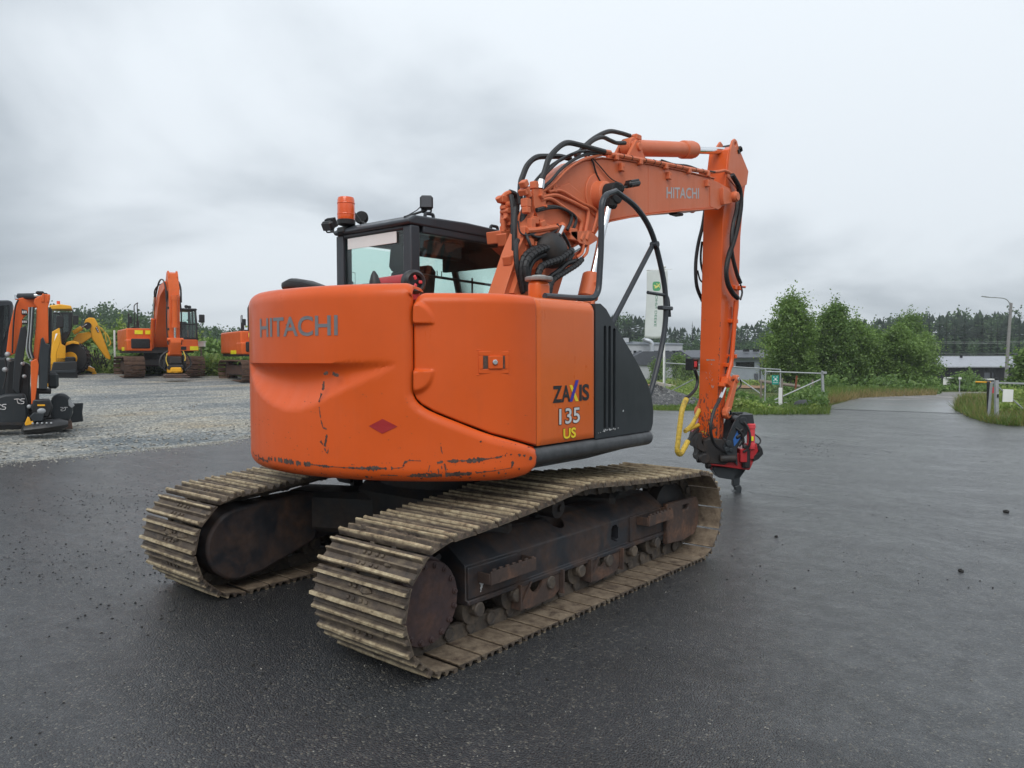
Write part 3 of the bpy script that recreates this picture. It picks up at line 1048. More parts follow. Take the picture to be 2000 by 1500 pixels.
def link_mesh(k=1.0):
    mb = MB()
    for x in (-.085, .085):
        w = .016
        mb.prism([(-.09, -.02), (-.075, -.085), (.03, -.085), (.06, -.095), (.088, -.075), (.092, -.03), (.07, 0), (-.08, 0)], 0, x-w, x+w)
        mb.cyl((x-.028*np.sign(x)*-1, .078, -.055), (x+.034*np.sign(x), .078, -.055), .036, 12, .006)
    mb.cyl((-.07, .078, -.055), (.07, .078, -.055), .026, 10)
    mb.box((0, -.01, -.006), (.20, .12, .014))
    return mb
SHOE = mesh_of('track_shoe', shoe_mesh(), M['shoe'], 40)
LINK = mesh_of('track_link', link_mesh(), M['link'], 40)
def place_belt(root, side, a=TA, r=TR, hump=(-.18, .780), n=44, shoe=SHOE, link=LINK, g=TG, phase=0):
    for y, z, w in belt_path(a, r, hump, n):
        o = bpy.data.objects.new('track_shoe', shoe); COL.objects.link(o); o.parent = root
        j = random.uniform(-.012, .012)
        o.location = (side*g, y, z); o.rotation_euler = (w+j, 0, 0)
        if link:
            q = bpy.data.objects.new('track_link', link); COL.objects.link(q); q.parent = root
            q.location = (side*g, y, z); q.rotation_euler = (w, 0, 0)

for side in (1, -1):
    place_belt(EX, side)
    s = side
    X = lambda x: s*(TG+x)                # x > 0 points outwards
    mb = MB()
    prof = [(.178, .232), (.178, .262), (.158, .266), (.158, .452), (.148, .462), (.02, .555), (-.13, .56), (-.16, .54), (-.16, .232)]
    mb.prism([(X(p), z) for p, z in prof], 1, -1.09, 1.12)
    fr = obj('track_frame', mb, M['frame'], EX, fix=True, label='muddy dark track frame beam')
    ct = MB()
    ct.box((X(.16), .43, .365), (.14, .075, .11), ch=.02)
    ct.cyl((X(.03), -.12, .46), (X(.03), -.12, .7), .07, 20)
    cut(fr, ct)
    fr.modifiers.new('bevel', 'BEVEL').width = .006
    mb = MB(); mb.prism([(X(.158), .268), (X(.172), .268), (X(.172), .442), (X(.158), .452)], 1, -1.085, -.66)
    obj('frame_doubler', mb, M['frame'], EX, bevel=.004, fix=True)
    mb = MB(); mb.prism([(X(.158), .268), (X(.168), .268), (X(.168), .445), (X(.158), .452)], 1, .62, 1.08)
    obj('frame_doubler', mb, M['frame'], EX, bevel=.004, fix=True)
    # front guard over the idler yoke
    mb = MB(); mb.prism([(1.10, .165), (1.10, .475), (1.60, .465), (1.63, .42), (1.63, .24), (1.55, .165), (1.35, .145)], 0, X(.165), X(.205))
    gd = obj('idler_guard', mb, M['rust'], EX, fix=True)
    ct = MB(); ct.box((X(.2), 1.40, .41), (.2, .10, .042)); cut(gd, ct)
    gd.modifiers.new('bevel', 'BEVEL').width = .008
    mb = MB(); mb.box((X(.0), 1.28, .31), (.34, .42, .26), ch=.02)
    obj('idler_yoke', mb, M['grime'], EX)
    mb = MB(); mb.lathe([(.05, -.11), (.16, -.10), (.25, -.075), (.255, -.03), (.225, -.028), (.225, .028), (.255, .03), (.25, .075), (.16, .10), (.05, .11)], (X(0), TA, TR), (1, 0, 0), 36)
    obj('idler', mb, M['grime'], EX)
    # sprocket with teeth
    mb = MB(); ring = []
    for k in range(21):
        w = 2*PI*k/21
        for dw, r_ in ((-.10, .232), (-.05, .276), (.05, .276), (.10, .232)):
            ring.append((-TA+r_*math.cos(w+dw), TR+r_*math.sin(w+dw)))
    mb.prism(ring, 0, X(-.03), X(.03))
    obj('sprocket', mb, M['grime'], EX, fix=True)
    # motor cover outside, shield inside
    mb = MB(); mb.lathe([(.240, 0), (.240, .16), (.228, .165), (.228, .21), (.220, .222), (.0, .224)], (X(-.05), -1.392, .325), (s, 0, 0), 40)
    mc = obj('motor_cover', mb, M['disc'], EX, label='round rusty travel motor cover')
    bolt = None
    for k in range(16):
        w = 2*PI*(k+.3)/16
        if bolt is None:
            bolt = mesh_of('bolt', MB().lathe([(.017, 0), (.017, .010), (.011, .012), (.011, .020), (.004, .021)], (0, 0, 0), (s, 0, 0), 8), M['disc'])
        o = bpy.data.objects.new('bolt', bolt); COL.objects.link(o); o.parent = mc
        o.location = (X(-.05)+s*.22, -1.392+.198*math.cos(w), .325+.198*math.sin(w))
    ring = [(-1.345+.26*math.cos(w), .345+.25*math.sin(w)) for w in np.linspace(math.radians(95), math.radians(262), 18)]
    ring += [(-1.2, .115), (-.78, .245), (-.74, .27), (-.72, .60), (-.80, .615), (-1.25, .60)]
    mb = MB(); mb.prism(ring, 0, X(-.30), X(-.08))
    obj('motor_shield', mb, M['frame'], EX, bevel=.02, fix=True)
    # rollers
    for k in range(7):
        y = -1.0+2.0*k/6
        mb = MB(); mb.lathe([(.04, -.13), (.085, -.125), (.088, -.06), (.07, -.055), (.07, .055), (.088, .06), (.085, .125), (.04, .13)], (X(0), y, .185), (1, 0, 0), 18)
        mb.cyl((X(-.17), y, .195), (X(.185), y, .195), .042, 12, .006)
        mb.box((X(.155), y, .222), (.03, .085, .06), ch=.008)
        obj('track_roller', mb, M['link'], EX)
    for y in (-.18,):
        mb = MB(); mb.lathe([(.03, -.1), (.066, -.095), (.068, .09), (.03, .1)], (X(.03), y, .635), (1, 0, 0), 18)
        mb.box((X(-.06), y, .59), (.05, .09, .10)); mb.cyl((X(-.1), y, .635), (X(.15), y, .635), .025, 12)
        obj('carrier_roller', mb, M['grime'], EX)
    # roller guards
    for y0, y1 in ((-.66, -.24), (.08, .47)):
        mb = MB(); mb.prism([(y0, .25), (y0+.02, .10), (y0+.12, .085), (y1-.06, .095), (y1, .13), (y1, .25)], 0, X(.150), X(.172))
        rg = obj('roller_guard', mb, M['rust'], EX, fix=True)
        ct = MB(); ct.cyl((X(.1), (y0+y1)/2-.03, .235), (X(.25), (y0+y1)/2-.03, .235), .066, 18); cut(rg, ct)
        for yy in (y1+.012, y0+.005):
            obj('guard_end', MB().box((X(.155), yy, .18), (.09, .014, .15)), M['rust'], rg)
        mb = MB(); mb.prism([(y0+.02, .10), (y0+.13, .25), (y0+.11, .25), (y0+.015, .12)], 0, X(.172), X(.185))
        obj('guard_rib', mb, M['rust'], rg, fix=True)
    # steps
    for y0, y1, z in ((-1.0, -.60, .385), (.72, 1.08, .415)):
        mb = MB()
        mb.box((X(.262), (y0+y1)/2, z), (.014, y1-y0, .075)); mb.box((X(.21), y1, z), (.10, .014, .075)); mb.box((X(.21), y0, z-.005), (.10, .014, .06))
        mb.box((X(.21), (y0+y1)/2, z-.034), (.10, y1-y0, .008))
        for k in range(7):
            mb.box((X(.262), y0+.03+(y1-y0-.06)*k/6, z+.042), (.014, .026, .016))
        obj('step', mb, M['rust'], EX, bevel=.003)
# pale scuff on the right frame
mb = MB()
chip_strip(mb, [(-.985, .36), (-.975, .33), (-.985, .29)], .022, lambda u, v: (TG+.1735, u, v), .3)
obj('paint_scrape', mb, M['letter_white'], EX, smooth=0, kind='stuff')

# ---- cab
X0, X1, Y0, Y1, ZF, ZR = -1.25, -.33, -.12, 1.40, 1.0, 2.70
CAB = obj('cab', MB().box(((X0+X1)/2, (Y0+Y1)/2, 1.30), (X1-X0, Y1-Y0, .62), ch=.03), M['cab_grey'], EX, label='dark grey cab with tinted windows')
mb = MB()
for x in (X0+.045, X1-.045):
    mb.prism([(x-.045, Y0), (x+.045, Y0), (x+.045, Y0+.10), (x-.045, Y0+.10)], 2, 1.6, 2.622)
    mb.prism([(x-.03, .62), (x+.03, .62), (x+.03, .70), (x-.03, .70)], 2, 1.6, 2.58) if x < -.8 else None
    mb.tube([(x, Y1-.04, 1.6), (x, Y1-.05, 2.1), (x, Y1-.16, 2.50), (x, Y1-.24, 2.60)], .035, 8)
mb.box(((X0+X1)/2, Y0+.053, 2.612), (X1-X0-.176, .09, .035)); mb.box((X1-.038, .64, 2.60), (.07, 1.24, .06)); mb.box((X0+.038, .64, 2.60), (.07, 1.24, .06))
mb.box(((X0+X1)/2, Y1-.22, 2.59), (X1-X0, .08, .08))
obj('cab_frame', mb, M['cab_grey'], CAB, bevel=.012, fix=True)
mb = MB()
mb.prism([(Y0-.02, 2.625), (Y0-.03, 2.655), (Y0+.05, 2.70), (.5, 2.715), (1.1, 2.70), (1.22, 2.655), (1.22, 2.615)], 0, X0-.005, X1+.005)
RF = obj('cab_roof', mb, M['cab_grey'], CAB, bevel=.022, fix=True, seg=3)
mb = MB(); mb.box((-.79, .55, 2.60), (.76, 1.1, .03)); mb.box((-.79, 1.08, 2.50), (.76, .05, .18)); mb.box((-1.16, .66, 2.1), (.06, .10, 1.0)); obj('roof_lining', mb, M['black_matt'], CAB)
mb = MB(); mb.box((-.79, .25, 2.722), (.5, .35, .02), ch=.008)
mb.box((-.62, 1.0, 2.72), (.3, .3, .02), ch=.008)
obj('roof_hatch', mb, M['cab_grey'], RF)
for y in (.10, .88):
    mb = MB(); mb.tube(round_path([(-.40, y, 2.70), (-.40, y, 2.745), (-.40, y+.09, 2.745), (-.40, y+.09, 2.70)], .02), .014, 8)
    obj('lifting_lug', mb, M['cab_grey'], RF)
def pane(name, a, b_, parent, m='glass', th=.005):
    c = (np.array(a)+np.array(b_))/2; s = np.maximum(np.abs(np.array(b_)-np.array(a)), th)
    return obj(name, MB().box(c, s), M[m], parent, smooth=0)
pane('rear_window', (X0+.09, Y0+.03, 1.66), (X1-.09, Y0+.03, 2.60), CAB)
pane('side_window', (X1-.02, Y0+.10, 1.62), (X1-.02, 1.30, 2.575), CAB)
pane('door_window', (X0+.02, Y0+.10, 1.40), (X0+.02, .63, 2.55), CAB)
pane('door_window', (X0+.02, .70, 1.40), (X0+.02, 1.32, 2.55), CAB)
mb = MB(); mb.add([(X0+.08, Y1-.03, 1.45), (X1-.08, Y1-.03, 1.45), (X1-.08, Y1-.04, 2.1), (X0+.08, Y1-.04, 2.1), (X1-.08, Y1-.17, 2.52), (X0+.08, Y1-.17, 2.52)], [(0, 1, 2, 3), (3, 2, 4, 5)])
wso = obj('windscreen', mb, M['glass'], CAB); wso.modifiers.new('thickness', 'SOLIDIFY').thickness = .005
mb = MB(); mb.box((-.81, Y0+.018, 2.545), (.60, .008, .088)); obj('sun_strip', mb, M['white'], CAB, label='white strip across the rear window')
mb = MB()      # seat seen through the glass
mb.box((-.77, .55, 1.62), (.50, .52, .14), ch=.05); mb.box((-.80, .30, 2.00), (.50, .14, .74), rotx(-.12), .05); mb.box((-.80, .23, 2.45), (.30, .10, .24), rotx(-.12), .035)
mb.box((-1.05, .55, 1.72), (.09, .45, .12), ch=.03); mb.box((-.49, .55, 1.72), (.09, .45, .12), ch=.03)
obj('seat', mb, M['black_matt'], CAB)
mb = MB(); mb.box((-.79, .6, 1.35), (.84, 1.35, .06)); mb.box((-.45, 1.1, 1.75), (.16, .5, .5), ch=.04); mb.box((-.45, 1.22, 2.1), (.10, .06, .2), ch=.02)
mb.box((-.40, .22, 2.47), (.07, .55, .14), ch=.02)
obj('console', mb, M['black_matt'], CAB)
mb = MB()
mb.tube([(X1-.05, Y0+.1, 2.255), (X1-.05, 1.28, 2.215)], .011, 8); mb.tube([(X1-.05, .62, 1.7), (X1-.05, .62, 2.27)], .008, 8)
obj('window_bar', mb, M['black'], CAB)
mb = MB()       # stickers on the far door glass, read from outside
fx = lambda u, v: (X0+.0165, u, v)
letters(mb, '99', .045, 2.205, -.085, .055, fx, .02)
for u0, u1, v0, v1 in ((-.075, .065, 2.33, 2.334), (-.075, .065, 2.19, 2.194), (-.077, -.073, 2.19, 2.334), (.063, .067, 2.19, 2.334), (-.02, .02, 2.275, 2.279), (.0, .004, 2.26, 2.31), (.048, .054, 2.20, 2.25)):
    mb.add([fx(u0, v0), fx(u1, v0), fx(u1, v1), fx(u0, v1)], [(0, 1, 2, 3)])
for u, v, w, h in ((.78, 2.40, .025, .03), (.84, 2.40, .022, .022), (.78, 2.33, .02, .025), (.85, 2.31, .04, .025), (.82, 2.36, .03, .008), (.92, 2.37, .012, .05),
                   (.98, 2.38, .012, .06), (1.04, 2.38, .012, .05), (1.10, 2.38, .012, .05), (.75, 2.28, .03, .006), (.90, 2.29, .02, .006)):
    mb.add([fx(u, v), fx(u+w, v), fx(u+w, v+h), fx(u, v+h)], [(0, 1, 2, 3)])
obj('window_sticker', mb, M['letter_black'], CAB, smooth=0)
mb = MB()
mb.add([fx(1.14, 2.42), fx(1.175, 2.42), fx(1.175, 2.475), fx(1.14, 2.475)], [(0, 1, 2, 3)])
obj('window_sticker', mb, M['letter_yellow'], CAB, smooth=0)
# lamps and beacon on the roof
mb = MB(); bx, by = -1.135, -.10
mb.tube([(bx, by, 2.64), (bx, by, 2.70)], .02, 10); mb.lathe([(.03, 0), (.075, .015), (.078, .05), (.07, .055)], (bx, by, 2.695), (0, 0, 1), 24); mb.box((bx-.01, by-.02, 2.66), (.09, .08, .05), ch=.01)
BC = obj('beacon', mb, M['black'], CAB, label='amber rotating beacon on the cab roof')
mb = MB(); mb.lathe([(.069, 0), (.073, .02), (.071, .165), (.064, .185), (.045, .190), (0, .191)], (bx, by, 2.747), (0, 0, 1), 28)
for z in (2.79, 2.88):
    mb.lathe([(.0735, 0), (.075, .004), (.0735, .008)], (bx, by, z), (0, 0, 1), 28)
obj('beacon_lens', mb, M['amber'], BC)
def lamp(px, py, D, w, h, yaw_, tilt, lens_m='lens', stem=None):
    mb = MB(); c = pt(px, py, D)
    R = rotz(yaw_) @ rotx(tilt)
    mb.box((0, 0, 0), (w, .06, h), ch=.018); mb.box((0, .04, 0), (w*.8, .03, h*.8), ch=.01)
    for k in range(7):
        mb.box((-w*.36+w*.72*k/6, .05, h*.10), (.005, .05, h*.95))
    mb.xform(R, c)
    if stem is not None:
        mb.tube([tuple(c+R@vec(0, .01, -h/2)), stem], .010, 6)
        mb.tube(round_path([tuple(c+R@vec(-w*.35, 0, -h*.4)), tuple(c+R@vec(-w*.35, 0, -h*.7)), tuple(c+R@vec(w*.35, 0, -h*.7)), tuple(c+R@vec(w*.35, 0, -h*.4))], .02), .007, 6)
    o = obj('work_lamp', mb, M['black'], CAB)
    mb = MB(); mb.box((0, -.031, 0), (w*.78, .006, h*.78), ch=.002); mb.xform(R, c)
    obj('lamp_lens', mb, M[lens_m], o)
    return o
Dc = 6.35
lamp(833, 396, 6.1, .105, .112, .80, -.08, stem=(X1-.10, Y0+.03, 2.69))
lamp(641, 441, 6.75, .115, .085, .2, .5, stem=(X0+.05, Y0, 2.62))
mb = MB(); c = pt(706, 425, 6.9)
mb.lathe([(.02, -.05), (.055, -.03), (.062, .0), (.055, .02), (0, .022)], c, (.5, -.8, .25), 20)
mb.tube([tuple(c), (c[0], c[1], 2.66)], .012, 6)
obj('work_lamp', mb, M['black_matt'], CAB)
mb = MB()
for pts in ([(820, 405, 6.1), (812, 412, 6.15), (790, 424, 6.25), (765, 438, 6.4), (740, 448, 6.55), (720, 450, 6.65)],
            [(660, 455, 6.72), (668, 448, 6.7), (680, 445, 6.68), (695, 450, 6.66), (705, 456, 6.64)],
            [(662, 450, 6.72), (675, 456, 6.7), (690, 458, 6.68), (702, 452, 6.65), (712, 444, 6.6)]):
    mb.tube(smooth_path([pt(*p) for p in pts], 5), .004, 5)
mb.tube([pt(685, 405, 6.6), pt(708, 436, 6.6)], .006, 6); mb.tube([pt(708, 434, 6.6), pt(716, 438, 6.58)], .010, 6)
obj('cable', mb, M['black'], CAB)

# ---- things carried on the upper deck
mb = MB(); mb.cyl((.08, -.78, 2.075), (.40, -.78, 2.085), .062, 20, .01); mb.box((.22, -.80, 2.0), (.44, .14, .10), ch=.02)
PU = obj('refuelling_pump', mb, M['red'], EX, label='red refuelling pump with black end cap')
mb = MB(); mb.lathe([(.066, 0), (.078, .01), (.078, .055), (.06, .075), (.045, .07), (.045, .05)], (.39, -.78, 2.085), (1, -.25, .02), 24)
mb.tube(smooth_path([(-.14, -.9, 2.02), (-.05, -.95, 2.055), (.08, -.93, 2.075), (.2, -.90, 2.075), (.33, -.88, 2.07)], 5), .011, 8)
obj('pump_cap', mb, M['black'], PU)
mb = MB()
for w in (0, 2.1, 4.2):
    mb.box((.468, -.80+.03*math.cos(w), 2.085+.03*math.sin(w)), (.012, .028, .02), rotx(w), .004)
mb.box((.10, -.875, 2.06), (.02, .005, .05)); 
obj('pump_knob', mb, M['pink_red'], PU)
mb = MB()
prof = [(.035, 0), (.040, .02), (.034, .06), (.022, .10), (.008, .125), (.0, .128)]
mb.lathe(prof, (.33, -1.02, 2.02), (-.12, 0, 1), 16)
obj('rubber_horn', mb, M['rubber'], EX)
mb = MB()       # rear camera housing on the counterweight
secs = [(-.46, -1.13, 2.085, .010, .012), (-.44, -1.13, 2.09, .055, .030), (-.36, -1.12, 2.098, .075, .040), (-.25, -1.10, 2.085, .065, .034), (-.12, -1.08, 2.06, .045, .018), (-.05, -1.07, 2.045, .02, .006)]
G = np.zeros((len(secs), 17, 3))
for i, (x, y, z, ry, rz_) in enumerate(secs):
    for k in range(17):
        w = 2*PI*k/16; c_, s_ = math.cos(w), math.sin(w)
        G[i, k] = (x, y+ry*abs(c_)**.7*np.sign(c_), z+rz_*abs(s_)**.7*np.sign(s_))
mb.grid(G)
mb.tube(smooth_path([(-.86, -1.02, 2.03), (-.70, -1.09, 2.055), (-.5, -1.12, 2.05), (-.2, -1.08, 2.055), (.0, -1.05, 2.05)], 5), .018, 8)
obj('camera_housing', mb, M['black'], EX, fix=True, label='black camera housing on the counterweight rim')
mb = MB()
mb.prism([(.90, -.24), (1.0, -.24), (1.0, -.10), (.90, -.10)], 2, 1.95, 2.105)
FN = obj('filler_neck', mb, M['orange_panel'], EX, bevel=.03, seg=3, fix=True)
mb = MB(); mb.lathe([(.088, 0), (.092, .006), (.092, .022), (.085, .026), (.05, .028), (.045, .036), (.0, .037)], (.95, -.17, 2.104), (0, 0, 1), 24)
obj('filler_cap', mb, M['lid'], FN)
# handrail
mb = MB()
HR = [(1.1, -.30, 1.99), (1.1, .02, 1.995), (1.1, .30, 2.01), (1.1, .335, 2.35), (1.1, .34, 2.71), (1.1, .52, 2.775), (1.1, .80, 2.70), (1.1, 1.01, 2.56), (1.1, 1.15, 2.34), (1.1, 1.235, 2.12), (1.1, 1.245, 1.90), (1.1, 1.18, 1.67), (1.1, 1.04, 1.38), (1.1, .98, 1.3)]
low = round_path([np.array(p) for p in HR[:6]], .10, 6)
up = smooth_path([np.array(p) for p in HR[5:]], 5)
mb.tube(low[:-1]+up, .021, 10)
mb.tube([(1.085, 1.07, 2.46), (1.085, .46, 1.80)], .019, 8); mb.cyl((1.07, 1.07, 2.46), (1.13, 1.07, 2.46), .024, 10)
mb.tube(round_path([(1.10, .97, 2.09), (1.10, 1.28, 2.085), (1.10, 1.31, 1.92)], .05), .013, 8); mb.box((1.1, 1.24, 1.985), (.05, .17, .03), ch=.006)
obj('handrail', mb, M['cab_grey'], EX, label='bent dark grey handrail')

# ---- boom
BX0, BW = .02, .165
mb = MB()
bp = [(4.02, 3.60), (3.22, 3.545), (2.58, 3.49), (2.02, 3.43), (1.72, 3.385), (1.44, 3.31), (1.21, 3.20), (1.03, 3.08), (.89, 2.95), (.77, 2.80), (.65, 2.62), (.54, 2.44), (.40, 2.16), (.20, 1.75), (.22, 1.42), (.45, 1.36), (.75, 1.62),
      (1.03, 2.05), (1.17, 2.33), (1.36, 2.50), (1.52, 2.62), (1.66, 2.76), (1.85, 2.845), (2.2, 2.93), (2.58, 3.01), (3.22, 3.135), (4.0, 3.27)]
mb.prism(bp, 0, BX0-BW, BX0+BW)
def foot_taper(mb):
    mb.v = [((x if x > BX0-.05 else x+.19*(1-sstep(.7, 2.3, y))), y, z) for x, y, z in mb.v]
foot_taper(mb)
BOOM = obj('boom', mb, M['orange_boom'], EX, bevel=.010, fix=True, smooth=30, label='faded orange boom with hoses')
def ribbon(mb, path, x0, x1, th):
    """Flange plate following a side-view path."""
    P = [np.array(p) for p in path]
    V = []
    for i, p in enumerate(P):
        t = P[min(i+1, len(P)-1)]-P[max(i-1, 0)]; n_ = np.array([-t[1], t[0]])/np.linalg.norm(t)
        for x, k in ((x0, 0), (x1, 0), (x1, 1), (x0, 1)):
            q = p+n_*th*k; V.append((x, q[0], q[1]))
    F = []
    for i in range(len(P)-1):
        for k in range(4):
            j = (k+1) % 4; F.append((i*4+k, i*4+j, i*4+4+j, i*4+4+k))
    F.append((3, 2, 1, 0)); n_ = (len(P)-1)*4; F.append((n_, n_+1, n_+2, n_+3))
    mb.add(V, F)
mb = MB()
ribbon(mb, bp[:14][::-1], BX0-BW-.014, BX0+BW+.014, .012)
ribbon(mb, bp[18:][::-1], BX0-BW-.014, BX0+BW+.014, .012)
foot_taper(mb)
obj('flange', mb, M['orange_boom'], BOOM, bevel=.003, fix=True)
for s in (-1, 1):
    mb = MB()
    x = BX0+s*BW
    n0 = len(mb.v)
    # doubler at the foot and at the lift pin, tip bosses
    mb.prism([(1.05, 3.02), (.84, 2.80), (.64, 2.5), (.5, 2.2), (1.02, 2.2), (1.15, 2.42), (1.40, 2.62), (1.52, 2.80), (1.40, 3.02), (1.22, 3.08)], 0, x, x+s*.010)
    mb.lathe([(.20, 0), (.195, .012), (.13, .014), (.12, .10), (.10, .112)], (x, 1.66, 3.04), (s, 0, 0), 28)
    mb.prism([(3.92, 3.58), (4.10, 3.58), (4.42, 3.555), (4.48, 3.44), (4.12, 3.27), (3.92, 3.27)], 0, x-s*.03, x+s*.004)
    mb.prism([(4.16, 3.52), (4.40, 3.50), (4.46, 3.44), (4.40, 3.38), (4.18, 3.33), (4.15, 3.40)], 0, x+s*.002, x+s*.045)
    mb.lathe([(.062, 0), (.062, .04), (.05, .05), (.05, .062), (0, .064)], (x+s*.04, 4.43, 3.455), (s, 0, 0), 18)
    if s < 0:
        foot_taper(mb)
    obj('boss_plate', mb, M['orange_boom'], BOOM, bevel=.006, fix=True)
for y, z in ((2.03, 3.36), (2.93, 3.44), (3.80, 3.51), (.98, 3.0), (1.86, 3.10)):
    mb = MB(); mb.box((BX0+BW+.02, y, z), (.045, .055, .075), ch=.006)
    mb.box((BX0+BW+.045, y+.008, z+.01), (.004, .014, .02))
    obj('pipe_lug', mb, M['orange_boom'], BOOM)
mb = MB(); letters(mb, 'HITACHI', 0, 0, .72, .115, lambda u, v: (BX0+BW+.0022, 2.915+u, 3.213+v+u*.148), .018)
obj('lettering', mb, M['letter_light'], BOOM, smooth=0)
mb = MB(); mb.prism([(2.552, 3.01), (2.556, 3.01), (2.556, 3.487), (2.552, 3.487)], 0, BX0+BW-.002, BX0+BW+.002)
mb.prism([(3.895, 3.28), (3.91, 3.28), (3.91, 3.59), (3.895, 3.59)], 0, BX0+BW-.002, BX0+BW+.006)
obj('weld_seam', mb, M['orange_boom'], BOOM, fix=True)
# arm cylinder on the boom
A = np.array([BX0, 2.47, 3.66]); B = np.array([BX0, 4.76, 4.085]); u_ = (B-A)/np.linalg.norm(B-A)
mb = MB()
for s in (-1, 1):
    mb.prism([(2.22, 3.46), (2.36, 3.62), (2.44, 3.72), (2.52, 3.72), (2.56, 3.62), (2.70, 3.49)], 0, BX0+s*.085-.016, BX0+s*.085+.016)
mb.cyl((BX0-.12, 2.48, 3.655), (BX0+.12, 2.48, 3.655), .04, 16, .006)
obj('cylinder_bracket', mb, M['orange_boom'], BOOM, bevel=.005, fix=True)
mb = MB(); mb.cyl(A-u_*.06, A+u_*1.36, .082, 24, .01); mb.cyl(A+u_*1.12, A+u_*1.34, .098, 24, .012); mb.cyl(A+u_*1.33, A+u_*1.40, .090, 24, .02)
mb.box(A+u_*.12+vec(0, 0, .1), (.09, .1, .06), ch=.01); mb.cyl(A+vec(-.06, 0, 0), A+vec(.06, 0, 0), .095, 20, .01)
ACY = obj('arm_cylinder', mb, M['orange_boom'], EX)
mb = MB(); mb.cyl(A+u_*1.38, B-u_*.06, .042, 18); obj('cylinder_rod', mb, M['chrome'], ACY)
mb = MB(); mb.cyl(B+vec(-.07, 0, 0), B+vec(.07, 0, 0), .075, 18, .008); mb.box(B-u_*.06, (.13, .1, .11), ch=.02); obj('rod_eye', mb, M['grime'], ACY)
# lift cylinders, one on each side of the boom
for s in (1, -1):
    x = BX0+s*.31
    a_ = np.array([x, .98, 1.30]); b_ = np.array([x, 1.66, 3.04]); w_ = (b_-a_)/np.linalg.norm(b_-a_)
    mb = MB(); mb.cyl(a_, a_+w_*1.06, .070, 22, .01); mb.cyl(a_+w_*.86, a_+w_*1.08, .088, 22, .010); mb.cyl(a_+w_*.80, a_+w_*.82, .080, 22)
    mb.tube([a_+w_*.2+vec(.08, -.03, 0), a_+w_*.98+vec(.08, -.03, 0)], .016, 8); mb.box(a_+w_*.98+vec(.07, -.02, 0), (.06, .06, .06), ch=.01)
    lc = obj('lift_cylinder', mb, M['orange_boom'], EX)
    mb = MB(); mb.cyl(a_+w_*1.07, b_-w_*.07, .031, 18); obj('cylinder_rod', mb, M['chrome'], lc)
    mb = MB(); mb.cyl(b_+vec(-.07, 0, 0), b_+vec(.07, 0, 0), .095, 22, .01); mb.box(b_-w_*.08, (.12, .11, .12), ch=.02)
    mb.box(b_+vec(.04, .05, .05), (.10, .10, .10), ch=.03)
    obj('rod_eye', mb, M['black_matt'], lc)
mb = MB(); mb.box((BX0+BW+.10, 2.09, 3.205), (.09, .19, .06), rotx(.25), .02); mb.tube([(BX0+BW+.08, 1.85, 3.11), (BX0+BW+.1, 2.05, 3.19)], .012, 6)
mb.box((BX0+BW+.10, 2.09, 3.235), (.07, .15, .02), rotx(.25), .006)
wl = obj('work_lamp', mb, M['black'], BOOM)
mb = MB(); mb.box((.06, 3.36, 3.13), (.10, .16, .03), ch=.01); obj('work_lamp', mb, M['black'], BOOM)

# ---- arm (dipper)
AX0, AW = .02, .125
mb = MB()
ap = [(4.40, 3.70), (4.48, 4.03), (4.62, 4.10), (4.75, 4.00), (5.03, 3.87), (4.93, 3.60), (4.83, 3.05), (4.81, 2.65), (4.80, 2.20), (4.72, 1.88), (4.60, 1.62), (4.50, 1.38), (4.42, 1.0), (4.37, .58), (4.22, .57), (4.245, 1.0), (4.33, 3.07), (4.36, 3.40)]
mb.prism(ap, 0, AX0-AW, AX0+AW)
ARM = obj('arm', mb, M['orange'], EX, bevel=.008, fix=True, smooth=30, label='orange arm with chipped lower end')
mb = MB()
for s in (-1, 1):
    x = AX0+s*(AW-.005)
    ear = [(4.42, 3.70), (4.50, 4.02), (4.57, 4.15), (4.63, 4.185), (4.69, 4.17), (4.74, 4.10), (5.03, 3.87), (4.98, 3.70), (4.72, 3.60)]
    if s < 0:
        ear = [(4.42, 3.70), (4.60, 3.95), (4.68, 4.15), (4.76, 4.22), (4.83, 4.19), (4.86, 4.10), (5.03, 3.87), (4.98, 3.70), (4.72, 3.60)]
    mb.prism(ear, 0, x-.014, x+.014)
ears = obj('arm_ear', mb, M['orange_boom'], ARM, fix=True)
ct = MB(); ct.cyl((-.3, 4.64, 4.12), (.4, 4.64, 4.12), .026, 14); cut(ears, ct)
ears.modifiers.new('bevel', 'BEVEL').width = .005
mb = MB(); mb.box((AX0, 4.72, 3.95), (.20, .05, .30), rotx(-.2), .02); mb.cyl((AX0-.15, 4.76, 4.085), (AX0+.15, 4.76, 4.085), .036, 14)
mb.box((AX0+.14, 4.76, 4.07), (.02, .12, .05), rotx(.5), .005)
obj('pin', mb, M['grime'], ARM)
for y, z in ((4.52, 2.02), (4.50, 1.60), (4.40, 1.50), (4.62, 2.42)):
    mb = MB(); mb.box((AX0+AW+.02, y, z), (.05, .07, .045), ch=.005)
    mb.box((AX0+AW+.028, y+.10, z), (.06, .06, .05), ch=.006)
    obj('pipe_clamp', mb, M['orange'], ARM)
mb = MB(); mb.cyl((AX0+AW, 4.60, 2.44), (AX0+AW+.03, 4.90, 2.445), .014, 8)
obj('pipe_clamp', mb, M['orange'], ARM)
mb = MB()
fr_ = lambda u, v: (u, np.interp(v, [.57, 1.0, 3.07], [4.22, 4.245, 4.33])-.0022, v)
rr_ = lambda u, v: (AX0+AW+.0022, u, v)
